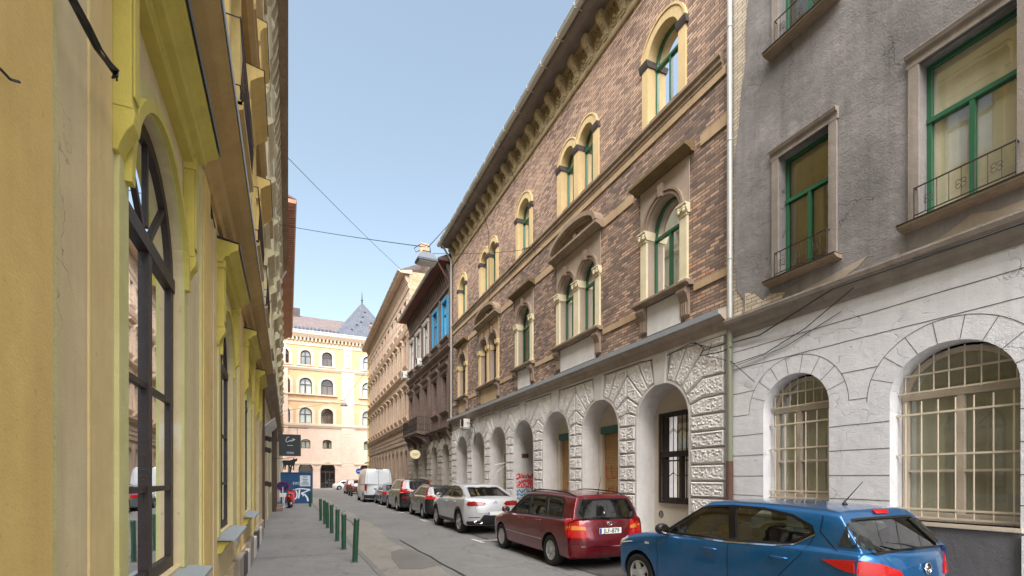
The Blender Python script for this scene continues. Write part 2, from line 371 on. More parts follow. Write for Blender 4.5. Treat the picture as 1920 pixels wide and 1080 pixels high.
M['red_soffit'] = stucco('red_brown_soffit', (126, 76, 66), (104, 62, 56), streak=.3)
M['tan_trim'] = stucco('tan_stone_trim', (206, 184, 162), (190, 166, 144), (112, 92, 74), streak=.35)
M['tan_dark'] = stucco('brown_tan_base', (176, 154, 134), (156, 136, 118), streak=.35, bump=.8)
M['roof_tile'] = brick('brown_roof_tiles', [(0, (90, 80, 80)), (.5, (106, 95, 94)), (1, (120, 108, 106))], bw=.4, bh=.3, mortar=(90, 76, 72), bump=.4)
M['slate'] = brick('grey_slate', [(0, (76, 80, 90)), (.5, (88, 92, 102)), (1, (98, 102, 112))], bw=.5, bh=.4, mortar=(66, 70, 78), bump=.2)
M['far_pink'] = stucco('peach_stucco', (226, 198, 180), (218, 188, 168), streak=.15, bump=.1)
M['far_or'] = stucco('apricot_stucco', (220, 184, 140), (212, 172, 130), streak=.15, bump=.1)
M['far_yel'] = stucco('primrose_stucco', (222, 196, 138), (212, 184, 126), streak=.1, bump=.1)
M['far_trim'] = stucco('pale_peach_trim', (222, 202, 180), (212, 190, 166), streak=.15, bump=.1)
M['chrome'] = plain('chrome', (214, 214, 214), .12, 1, 0)
M['alloy'] = plain('alloy_rim', (190, 190, 188), .35, .25)
M['tyre'] = plain('tyre_rubber', (34, 34, 34), .85)
M['black'] = plain('black_plastic', (30, 30, 32), .5)
M['satin'] = plain('black_trim', (18, 18, 20), .3)
M['seat'] = plain('seat_cloth', (78, 76, 78), .9); M['welld'] = plain('brake_disc', (84, 84, 84), .5, .5)
M['plate'] = plain('licence_plate_white', (232, 232, 226), .4, 0, .03)
M['plate_blue'] = plain('licence_plate_blue', (28, 66, 150), .4)
M['ink'] = plain('black_lettering', (16, 16, 18), .5)
def lampmat(name, c):
    s = NT(name); v = s.noise(60, 2, .5, s.mapv((1, 1, 4))); col = s.mix(v, tuple(x*.5 for x in lin(c)), lin(c))
    return s.done(col, .2, 0, Coat_Weight=.5, Coat_Roughness=.03)
M['tail'] = lampmat('red_tail_lamp', (206, 20, 22)); M['tail_dk'] = lampmat('dark_red_lamp', (150, 18, 26)); M['amber'] = lampmat('amber_lamp', (236, 150, 50)); M['clear'] = lampmat('clear_lamp', (222, 214, 204))
M['boll'] = paint('dark_green_bollard_paint', (10, 66, 44), metal=0, rough=.4)
M['white_p'] = plain('white_enamel', (226, 226, 224), .35)
M['red_p'] = plain('red_enamel', (206, 30, 40), .35)
M['blue_p'] = plain('blue_enamel', (30, 92, 176), .35)
M['sign_blk'] = plain('charcoal_sign_board', (42, 46, 48), .45)
M['cream_p'] = plain('cream_sign_board', (238, 226, 178), .5)
M['hoard'] = stucco('deep_blue_sheet', (24, 62, 116), (18, 82, 118), (20, 40, 70), streak=.3, bump=.15, rough=.6)
M['g_white'] = plain('white_spray', (220, 226, 232), .7); M['g_red'] = plain('red_spray', (216, 40, 62), .7); M['g_blue'] = plain('blue_spray', (88, 152, 186), .7)
M['g_dred'] = plain('faded_red_spray', (186, 84, 56), .8)
M['paper'] = plain('grey_notice_paper', (196, 206, 216), .8)
M['wire'] = plain('black_cable', (40, 38, 38), .6); M['step'] = stucco('reddish_stone_step', (150, 124, 112), streak=.3)
M['ac'] = plain('white_air_conditioner', (216, 214, 208), .5)
# ------------------------------------------------------------------ ground
def sheet(name, pts, z, m, kind='structure', thick=None):
    b = MB()
    if thick: b.prism(pts, z-thick, z, 'z')
    else: b.add([(x, y, z) for x, y in pts], [tuple(range(len(pts)))])
    o = b.build(name, m); o['kind'] = kind; return o
def kx(Y, d=6.85): return d/math.cos(BE)+Y*math.tan(BE)
sheet('ground', [(-400, -300), (500, -300), (500, 700), (-400, 700)], -.03, M['asphalt'])
sheet('road', [(1.25, -25), (kx(-25), -25), (kx(70), 70), (60, 70), (60, 91), (-60, 91), (-60, 84), (1.25, 84)], .0, M['asphalt'])
def jag(x0, ys, amp, seed):
    rnd = random.Random(seed); return [(x0+rnd.uniform(-amp, amp), y) for y in ys]
ys = [-6+i*.9 for i in range(60)]
sheet('old_road_strip', [(1.27, -6)]+[(2.62+.22*noise.noise(Vector((y*.5, 3, 0)))+.08*noise.noise(Vector((y*2.5, 1, 0)))+(.25 if y > 16 else 0), y) for y in ys]+[(1.27, ys[-1])], .004, M['asphalt_old'])
sheet('road_patch', [(1.95, 9.3), (2.3, 9.1), (2.8, 9.35), (2.83, 9.9), (2.78, 11.6), (2.5, 11.9), (2.2, 11.5), (2.05, 10.6)], .008, M['asphalt_mid'])
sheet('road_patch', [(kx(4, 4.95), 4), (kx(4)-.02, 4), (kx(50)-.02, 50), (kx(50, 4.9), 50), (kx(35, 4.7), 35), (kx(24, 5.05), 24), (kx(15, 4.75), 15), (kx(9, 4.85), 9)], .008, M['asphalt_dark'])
tb = MB()
def ribbon(b, pts, wd, z):
    for i in range(len(pts)-1):
        a = Vector(pts[i]); c = Vector(pts[i+1]); d = (c-a).normalized(); n = Vector((-d.y, d.x))*wd/2
        b.add([(a.x+n.x, a.y+n.y, z), (a.x-n.x, a.y-n.y, z), (c.x-n.x, c.y-n.y, z), (c.x+n.x, c.y+n.y, z)], [(0, 1, 2, 3)])
ribbon(tb, [(2.86+.03*noise.noise(Vector((y, 9, 0))), y) for y in [2+i*.4 for i in range(30)]], .035, .013)
ribbon(tb, [(2.3+.35*noise.noise(Vector((y*.35, 5, 0)))+(y-20)*.03, y) for y in [17.5+i*.35 for i in range(52)]], .05, .013)
ribbon(tb, [(kx(y, 4.85)+.1*noise.noise(Vector((y*.4, 15, 0))), y) for y in [6+i*.4 for i in range(50)]], .03, .013)
tb.build('road_seam', M['tar'])['kind'] = 'structure'
sheet('pavement', [(-.9, -25), (1.45, -25), (1.45, 84), (-.9, 84)], .03, M['pave'], thick=.05)
kb = MB()
for i in range(72): kb.box(1.455, 1.57, -10+i*1.3+.006, -10+(i+1)*1.3-.006, -.02, .036)
kb.build('kerb', M['kerb'], bevel=.008)['kind'] = 'structure'
tb = MB()
for y in (8.1, 11.6, 15.2, 18.4, 23, 27.5): ribbon(tb, [(-.7+i*.2, y+.06*noise.noise(Vector((i*.7, y, 0)))) for i in range(11)], .022, .034)
tb.build('pavement_seam', M['tar'])['kind'] = 'structure'
b = MB(); b.prism([(kx(-25)+.16, -25), (kx(-25)+3, -25), (kx(68)+3, 68), (kx(68)+.16, 68)], -.02, .12, 'z'); b.build('pavement', M['pave_r'])['kind'] = 'structure'
kb = MB()
for i in range(78):
    y0, y1 = -10+i+.006, -9+i-.006
    kb.prism([(kx(y0), y0), (kx(y0)+.155, y0), (kx(y1)+.155, y1), (kx(y1), y1)], -.02, .125, 'z')
kb.build('kerb', M['kerb'], bevel=.01)['kind'] = 'structure'
sheet('road_marking', [(4.72, 12.0), (4.84, 12.0), (4.84, 12.95), (4.72, 12.95)], .014, M['roadpaint'])
sheet('road_marking', [(4.84, 12.42), (6.2, 12.42), (6.2, 12.54), (4.84, 12.54)], .014, M['roadpaint'])
for y, x in ((19.0, 5.0), (24.0, 5.15), (30.6, 5.2), (47, 5.6)): sheet('road_marking', [(x, y), (x+.12, y), (x+.12, y+1), (x, y+1)], .014, M['roadpaint'])
# ------------------------------------------------------------------ facade pieces
def window(par, cx, w, z0, z1, y, fm, curt=None, arched=True, spring=None, t=.07, mull=(0,), bars_z=(), glass='glass', fan=False, room=True, seed=0, cgap=.25, n=16, depth=.08):
    """frame (window) with glass pane, optional curtain and dark interior behind; opening w wide, z0..z1 (top of arch)"""
    sp = spring if arched else z1
    rise = (z1-sp) if arched else 0
    if arched:
        po = arch(cx, w, z0, sp, n, rise); pi = arch(cx, w-2*t, z0+t, sp, n, max(rise-t, .02))
    else:
        po = [(cx+w/2, z0), (cx+w/2, z1), (cx-w/2, z1), (cx-w/2, z0)]; pi = [(cx+w/2-t, z0+t), (cx+w/2-t, z1-t), (cx-w/2+t, z1-t), (cx-w/2+t, z0+t)]
    b = MB(); b.ring(po+[po[0]], pi+[pi[0]], y-depth, y)
    ztr = spring if spring else z1
    for mx in mull: b.box(cx+mx-t*.5, cx+mx+t*.5, y-depth+.003, y+min(.012, depth*.2), z0+t*.6, (ztr if not fan or arched else z1)-.01)
    if spring: b.box(cx-w/2+.003, cx+w/2-.003, y-depth-.004, y+min(.02, depth*.3), spring-t*.55, spring+t*.6)
    for bz in bars_z: b.box(cx-w/2+.01, cx+w/2-.01, y-depth+.01, y-.004, bz-.018, bz+.018)
    if fan:
        for k in (1, 2, 3): 
            a = math.pi*k/4; r = (rise-t*.5)
            p0 = (cx+.12*math.cos(a), spring+.12*math.sin(a)); p1 = (cx+(w/2-t*.5)*math.cos(a), spring+r*math.sin(a))
            d = Vector((p1[0]-p0[0], p1[1]-p0[1])).normalized(); nn = (-d.y*.02, d.x*.02)
            b.prism([(p0[0]+nn[0], p0[1]+nn[1]), (p0[0]-nn[0], p0[1]-nn[1]), (p1[0]-nn[0], p1[1]-nn[1]), (p1[0]+nn[0], p1[1]+nn[1])], y-depth+.012, y-.006)
    wo = b.build('window', fm, par)
    g = MB(); g.add([(p[0], y-min(depth*.6, .05), p[1]) for p in po], [tuple(range(len(po)))]); g.build('pane', M[glass], wo)
    if room:
        r = MB(); x0, x1 = cx-w/2-.1, cx+w/2+.1; yb = y-.9
        r.quad((x0, yb, z0-.1), (x1, yb, z0-.1), (x1, yb, z1+.1), (x0, yb, z1+.1)); r.quad((x0, yb, z0-.1), (x0, y-depth-.01, z0-.1), (x0, y-depth-.01, z1+.1), (x0, yb, z1+.1))
        r.quad((x1, yb, z0-.1), (x1, y-depth-.01, z0-.1), (x1, y-depth-.01, z1+.1), (x1, yb, z1+.1)); r.quad((x0, yb, z0-.1), (x1, yb, z0-.1), (x1, y-depth-.01, z0-.1), (x0, y-depth-.01, z0-.1))
        r.quad((x0, yb, z1+.1), (x1, yb, z1+.1), (x1, y-depth-.01, z1+.1), (x0, y-depth-.01, z1+.1))
        r.build('interior', M['room'], wo)
    if curt:
        c = MB(); yc = y-depth-.02-(.02 if cgap > 0 else 0); rnd = random.Random(seed+int(cx*100))
        segs = []
        if cgap <= 0: segs = [(-w/2, w/2)]
        else:
            gL = rnd.uniform(.1, 1)*cgap*w; off = rnd.uniform(-.15, .15)*w; segs = [(-w/2, off-gL/2), (off+gL/2, w/2)]
        for a0, a1 in segs:
            N = max(3, int((a1-a0)/.035)); A = .018 if cgap > 0 else .004
            vs = []
            for i in range(N+1):
                xx = cx+a0+(a1-a0)*i/N; yy = yc+A*math.sin(i*1.9+rnd.random())
                vs += [(xx, yy, z0), (xx, yy+A*.4, z1)]
            c.add(vs, [(2*i, 2*i+2, 2*i+3, 2*i+1) for i in range(N)])
        c.build('curtain', M[curt], wo, smooth=True)
    return wo
def moulding(b, x0, x1, z, pts):  # pts (y, dz)
    b.profile([(-.05, z+pts[0][1])]+[(p[0], z+p[1]) for p in pts]+[(-.05, z+pts[-1][1])], x0, x1)
def rough_block(b, poly, y0, y1, amp=.02, step=.055, inset=.022, seed=0):
    cx = sum(p[0] for p in poly)/len(poly); cz = sum(p[1] for p in poly)/len(poly)
    # inset polygon
    n = len(poly); ins = []
    area = sum(poly[i][0]*poly[(i+1) % n][1]-poly[(i+1) % n][0]*poly[i][1] for i in range(n))
    sgn = 1 if area > 0 else -1
    def off(poly, d):
        out = []
        for i in range(n):
            p0 = Vector(poly[i-1]); p = Vector(poly[i]); p1 = Vector(poly[(i+1) % n])
            a = (p-p0).normalized(); c = (p1-p).normalized(); na = Vector((-a.y, a.x))*sgn; nc = Vector((-c.y, c.x))*sgn
            m = (na+nc); 
            if m.length < 1e-5: m = na
            m.normalize(); k = max(.4, m.dot(na)); out.append((p.x+m.x*d/k, p.y+m.y*d/k))
        return out
    P0 = off(poly, inset); P1 = off(poly, inset+.025)
    xs = [p[0] for p in P1]; zs = [p[1] for p in P1]
    if max(xs)-min(xs) < .06 or max(zs)-min(zs) < .06: return
    pts = []; k = 0
    z = min(zs)+step*.5
    while z < max(zs):
        x = min(xs)+step*.3*(k % 3)
        while x < max(xs):
            if inside((x, z), P1): pts.append((x+random.uniform(-.008, .008), z+random.uniform(-.008, .008)))
            x += step
        z += step; k += 1
    vs, fs = cdt(P1, (), pts)
    def hh(x, z): return y1+amp*max(-1, min(1.2, 2.2*noise.noise(Vector((x*27, z*27, seed)))+.8*noise.noise(Vector((x*45, z*45, 2)))))
    b.add([(x, hh(x, z), z) for x, z in vs], fs)
    m = len(P0)
    b.add([(x, y0, z) for x, z in P0]+[(x, y1-.012, z) for x, z in P0]+[(x, hh(x, z), z) for x, z in P1],
          [(i, (i+1) % m, (i+1) % m+m, i+m) for i in range(m)]+[(i+m, (i+1) % m+m, (i+1) % m+2*m, i+2*m) for i in range(m)])
def rustic(b, c, r, zs, ztop, zbot, half_l, half_r, course, y1, amp, key=True, step=.055, kang=13, nv=5, seed=0):
    """blocks round an arch centred c: jamb courses below spring, radial voussoirs above; extents half_l / half_r from centre"""
    for sgn, half in ((1, half_r), (-1, half_l)):
        b.cut()
        X = lambda d: c+sgn*d
        z = zs; k = 0
        while z > zbot+.1:
            z2 = max(zbot, z-course)
            rough_block(b, [(X(r+.06), z2), (X(half), z2), (X(half), z), (X(r+.06), z)], 0, y1, amp, step, seed=seed); z = z2
        a0 = R_(kang); a1 = R_(90)
        lim = min(half, 1.33)
        def outer(a):  # a from vertical
            dx, dz = math.sin(a), math.cos(a)
            t = min(lim/max(dx, 1e-6), (ztop-zs)/max(dz, 1e-6)); return (dx*t, zs+dz*t)
        ac = math.atan2(lim, ztop-zs)
        for i in range(nv):
            s0 = a0+(a1-a0)*i/nv; s1 = a0+(a1-a0)*(i+1)/nv
            rr = r+.06
            pts = [(rr*math.sin(s0+(s1-s0)*q/3), zs+rr*math.cos(s0+(s1-s0)*q/3)) for q in range(4)]
            o0, o1 = outer(s0), outer(s1)
            pl = pts+([(half, o1[1])] if half > lim+.05 and s1 > ac else [])+[o1]
            if half > lim+.05 and s1 > ac:
                pl = pts+[o1, (half, o1[1]), (half, o0[1] if s0 > ac else ztop)]
                pl.append(o0)
                if s0 <= ac: pl[-1] = o0
            elif s0 < ac < s1: pl = pts+[o1, (lim, ztop), o0]
            else: pl = pts+[o1, o0]
            pl = [(X(p[0]), p[1]) for p in pl]
            if s0 == s1: continue
            rough_block(b, pl, 0, y1, amp, step, seed=seed)
RLOC = (8*math.cos(BE), -8*math.sin(BE), 0); RROT = math.pi/2-BE
def rworld(s, y, z):   # right facade frame to world
    return Vector((RLOC[0]+s*math.sin(BE)-y*math.cos(BE), RLOC[1]+s*math.cos(BE)+y*math.sin(BE), z))
def gutter(par, x0, x1, y, z, r=.1):
    b = MB(); n = 8; vs = []
    for x in (x0, x1):
        for k in range(n+1):
            a = math.pi+math.pi*k/n; vs.append((x, y+r*math.cos(a), z+r*math.sin(a)))
    b.add(vs, [(k, k+1, k+n+2, k+n+1) for k in range(n)])
    b.tube([(x0, y+r, z), (x1, y+r, z)], .014, 6); b.add([(x0, y+r*math.cos(math.pi+math.pi*k/n), z+r*math.sin(math.pi+math.pi*k/n)) for k in range(n+1)], [tuple(range(n+1))])
    x = x0+.4
    while x < x1: b.box(x-.015, x+.015, y-r-.02, y+r+.006, z-r-.012, z-r+.004); b.box(x-.012, x+.012, y+r-.002, y+r+.018, z-r*.6, z+.03); x += 1.05
    b.build('gutter', M['zinc'], par)
def grille(par, xs, zs, x0, x1, z0, z1, y, m, rad=.009, name='grille', zig=None, archc=None):
    b = MB()
    for x in xs:
        zt = z1
        if archc:
            c, r, sp, rise = archc; d = min(.999, abs(x-c)/r); zt = sp+rise*math.sqrt(1-d*d)-.01
            if abs(x-c) >= r: continue
        b.tube([(x, y, z0), (x, y, zt)], rad, 5)
    for z in zs: b.box(x0, x1, y-rad*1.5, y+rad*1.5, z-rad*1.2, z+rad*1.2)
    if zig:
        for zz in zig:
            k = 0
            for i in range(len(xs)-1):
                b.tube([(xs[i], y+.006, zz+(.05 if i % 2 else -.05)), (xs[i+1], y+.006, zz+(-.05 if i % 2 else .05))], rad*.8, 5)
    return b.build(name, m, par)
# ================================================================== R0 grey and white house (right, nearest)
def build_r0():
    P = empty('apartment_house', RLOC, RROT)
    tag(P, 'grey rendered house with white arched ground floor and green windows, at the right edge', 'building')
    X1 = 7.17; X0 = -7
    gf = [(5.83, 1.24, 1.35, 3.0, .62), (3.6, 1.42, 1.14, 2.93, .68), (1.3, 1.42, 1.14, 2.93, .68), (-1.1, 1.24, 1.35, 3.0, .62), (-3.4, 1.42, 1.14, 2.93, .68)]
    holes = [arch(c, w, z0, sp, 20, rise) for c, w, z0, sp, rise in gf]
    b = MB(); b.wall([(X0, 1.08), (X1, 1.08), (X1, 4.62), (X0, 4.62)], holes, 0, .34); b.build('ground_floor_wall', M['white_low'], P)
    b = MB(); b.box(X0, X1, -.3, .0, 0, 1.08); 
    b.build('plinth', M['grey_plinth'], P)
    b = MB(); b.box(2.35, 2.86, .0, .06, 0, 1.05); b.build('pier_base', M['white_low'], P)
    # grooves as dark strips on the wall face, recess shade and dirt in their colour
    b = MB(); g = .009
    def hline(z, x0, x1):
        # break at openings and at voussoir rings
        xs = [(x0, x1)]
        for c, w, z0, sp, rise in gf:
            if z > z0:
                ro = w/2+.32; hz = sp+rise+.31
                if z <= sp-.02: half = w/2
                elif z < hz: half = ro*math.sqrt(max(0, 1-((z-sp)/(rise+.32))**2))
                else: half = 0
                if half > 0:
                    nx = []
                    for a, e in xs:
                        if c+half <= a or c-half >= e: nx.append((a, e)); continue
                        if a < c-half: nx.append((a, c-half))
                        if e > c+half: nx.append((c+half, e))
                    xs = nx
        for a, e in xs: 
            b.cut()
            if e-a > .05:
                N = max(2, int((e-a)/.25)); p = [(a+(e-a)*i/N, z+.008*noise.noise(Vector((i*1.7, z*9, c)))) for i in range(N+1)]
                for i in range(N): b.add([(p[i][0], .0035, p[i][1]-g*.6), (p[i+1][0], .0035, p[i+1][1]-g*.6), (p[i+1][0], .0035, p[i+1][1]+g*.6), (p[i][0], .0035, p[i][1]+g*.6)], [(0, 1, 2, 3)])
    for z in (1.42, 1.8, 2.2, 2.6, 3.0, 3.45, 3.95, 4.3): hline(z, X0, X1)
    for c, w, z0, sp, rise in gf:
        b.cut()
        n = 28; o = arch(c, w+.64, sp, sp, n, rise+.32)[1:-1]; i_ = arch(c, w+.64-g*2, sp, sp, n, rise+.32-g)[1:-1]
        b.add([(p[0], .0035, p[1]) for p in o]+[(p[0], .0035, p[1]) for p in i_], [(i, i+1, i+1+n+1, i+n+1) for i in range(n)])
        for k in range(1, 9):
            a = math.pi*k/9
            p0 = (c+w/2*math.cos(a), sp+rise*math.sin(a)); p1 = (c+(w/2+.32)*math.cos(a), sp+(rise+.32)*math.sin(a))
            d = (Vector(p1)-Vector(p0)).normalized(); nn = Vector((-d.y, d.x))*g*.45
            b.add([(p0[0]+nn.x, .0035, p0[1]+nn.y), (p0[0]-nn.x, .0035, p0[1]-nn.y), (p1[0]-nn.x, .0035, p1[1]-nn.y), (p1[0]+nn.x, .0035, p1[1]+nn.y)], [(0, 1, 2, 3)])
    b.build('groove_strip', M['joint'], P)
    # ground floor windows with bars
    for c, w, z0, sp, rise in gf:
        window(P, c, w-.02, z0, sp+rise-.04, -.3, M['frame_white'], 'curt_g', True, sp+.02, t=.075, mull=(0,) if w > 1.3 else (.12,), bars_z=(z0+.72,), cgap=0, depth=.07)
        b = MB(); b.box(c-w/2+.01, c+w/2-.01, -.31, -.27, z0, z0+.12); b.box(c-w/2-.02, c+w/2+.02, -.34, .03, z0-.05, z0); b.build('sill', M['frame_white'], P)
        N = 6 if w > 1.3 else 5
        xs = [c-w/2+.12+(w-.24)*i/N for i in range(N+1)]
        grille(P, xs, (z0+.05, z0+.17, z0+.95, sp-.25), c-w/2, c+w/2, z0+.01, sp-.07, -.17, M['bars'], .011)
        grille(P, [c-w/2+.1+(w-.2)*i/7 for i in range(8)], (sp+.07, sp+.32), c-w/2+.01, c+w/2-.01, sp+.04, sp+rise, -.2, M['bars'], .010, archc=(c, w/2-.02, sp, rise-.03))
    # cornice
    b = MB(); b.profile([(-.05, 4.6), (.03, 4.6), (.05, 4.66), (.10, 4.70), (.13, 4.78), (.20, 4.84), (.22, 4.9), (.22, 4.93), (-.05, 4.98)], X0, X1+.02); b.build('cornice', M['grey_trim'], P)
    # upper wall
    up = [(5.66, .92, 5.44, 7.62), (3.42, 1.02, 5.42, 7.62), (1.2, 1.02, 5.42, 7.62), (-1.0, .92, 5.44, 7.62), (-3.2, 1.02, 5.42, 7.62)]
    tops = [(c, w, 9.68, 11.9) for c, w, a, b_ in up]; tops2 = [(c, w, 13.5, 15.3) for c, w, a, b_ in up]
    holes = [rect(c, w, a, z) for c, w, a, z in up+tops+tops2]
    b = MB(); b.wall([(X0, 4.62), (6.86, 4.62), (6.9, 5.3), (7.08, 5.6), (7.12, 6.5), (7.1, 7.4), (7.12, 8.2), (7.0, 8.9), (6.96, 9.4), (6.84, 10.0), (6.86, 10.6), (6.78, 11.2), (6.8, 12), (6.75, 16.5), (X0, 16.5)], holes, 0, .3); b.build('upper_wall', M['grey_up'], P)
    # bare pale brick strip where render is gone, and exposed patches over the cornice
    b = MB(); b.quad((6.3, -.02, 4.62), (X1, -.02, 4.62), (X1, -.02, 16.5), (6.3, -.02, 16.5)); b.build('exposed_brick', M['brick_tan'], P)
    b = MB()
    vs, fs = cdt([(6.86, 4.99), (6.1, 4.99), (6.0, 5.12), (6.3, 5.2), (6.45, 5.12), (6.62, 5.3), (6.86, 5.42)]); b.add([(x, .006, z) for x, z in vs], fs)
    b.build('brick_patch', M['brick_tan'], P)
    b = MB()
    for pl in ([(5.95, 4.99), (5.0, 4.99), (4.75, 5.08), (4.6, 5.2), (4.85, 5.16), (5.2, 5.1)], [(3.9, 4.99), (2.2, 4.99), (2.4, 5.13), (3.1, 5.12), (3.35, 5.2), (3.55, 5.1)], [(4.4, 4.99), (4.15, 4.99), (4.2, 5.06)]):
        vs, fs = cdt(pl); b.add([(x, .005, z) for x, z in vs], fs); b.cut()
    b.build('plaster_scar', M['cornice'], P)
    b = MB(); b.box(X0, X1, -8, -1.3, 0, 16.5); b.build('core', M['grey_trim'], P)
    for j, (c, w, a, z) in enumerate(up+tops+tops2):
        b = MB()
        b.box(c-w/2-.13, c-w/2, 0, .035, a-.02, z+.1); b.box(c+w/2, c+w/2+.13, 0, .035, a-.02, z+.1)
        b.profile([(-.02, z), (.04, z), (.04, z+.1), (.08, z+.12), (.1, z+.17), (.1, z+.19), (-.02, z+.2)], c-w/2-.15, c+w/2+.15)
        b.build('window_surround', M['grey_trim'], P)
        b = MB(); b.profile([(-.3, a-.0), (.19, a-.05), (.19, a-.09), (.12, a-.12), (0, a-.13), (-.3, a-.1)], c-w/2-.2, c+w/2+.2); b.build('sill', M['course'], P)
        b = MB(); b.box(c-w/2-.202, c+w/2+.202, -.25, .205, a-.058, a-.046); b.build('sill_flashing', M['dark_flash'], P)
        zt = a+(z-a)*.64
        wo = window(P, c, w, a, z, -.17, M['green'], 'curt_y', False, zt, t=.055, mull=(0,), cgap=0, depth=.06)
        # balconet railing
        b = MB(); x0, x1 = c-w/2-.02, c+w/2+.02; yr = .1
        b.box(x0, x1, yr-.008, yr+.008, a+.41, a+.425); b.box(x0, x1, yr-.008, yr+.008, a+.03, a+.042)
        for q in (x0, x1): b.tube([(q, yr, a-.05), (q, yr, a+.43)], .009, 5); b.box(q-.006, q+.006, -.05, yr, a+.41, a+.425)
        for i in range(1, 8): b.tube([(x0+(x1-x0)*i/8, yr, a+.03), (x0+(x1-x0)*i/8, yr, a+.42)], .005, 5)
        for i in range(3):
            fx = x0+(x1-x0)*(i+.5)/3*1.0
            for q in range(4):
                aa = math.pi/4+q*math.pi/2; ctr = (fx+.038*math.cos(aa), a+.2+.038*math.sin(aa))
                b.tube([(ctr[0]+.03*math.cos(t), yr+.01, ctr[1]+.03*math.sin(t)) for t in [aa+math.pi+.5+k*.75 for k in range(8)]], .0045, 4)
        b.build('railing', M['iron'], P)
    # facade cables
    b = MB()
    b.tube([(7.2, .04, 4.5), (6.5, .05, 4.47), (5.0, .24, 4.78), (2, .24, 4.74), (-4, .2, 4.7)], .012, 5)
    b.tube([(7.2, .05, 4.05), (6.4, .03, 4.1), (5.6, .03, 4.35), (4.7, .2, 4.7)], .008, 5); b.tube([(7.2, .05, 4.0), (6.0, .02, 4.12), (5.0, .02, 4.45)], .006, 5)
    b.tube([(3.9, .24, 4.8), (3.0, .24, 4.75), (1.0, .2, 4.72), (-4, .2, 4.7)], .008, 5)
    b.build('facade_cable', M['wire'], P)
    b = MB(); b.prism([(X0, 16.5), (X0, 16.6), (X1, 16.6), (X1, 16.5)], -8, .6); b.build('roof', M['roof_tile'], P)
build_r0()
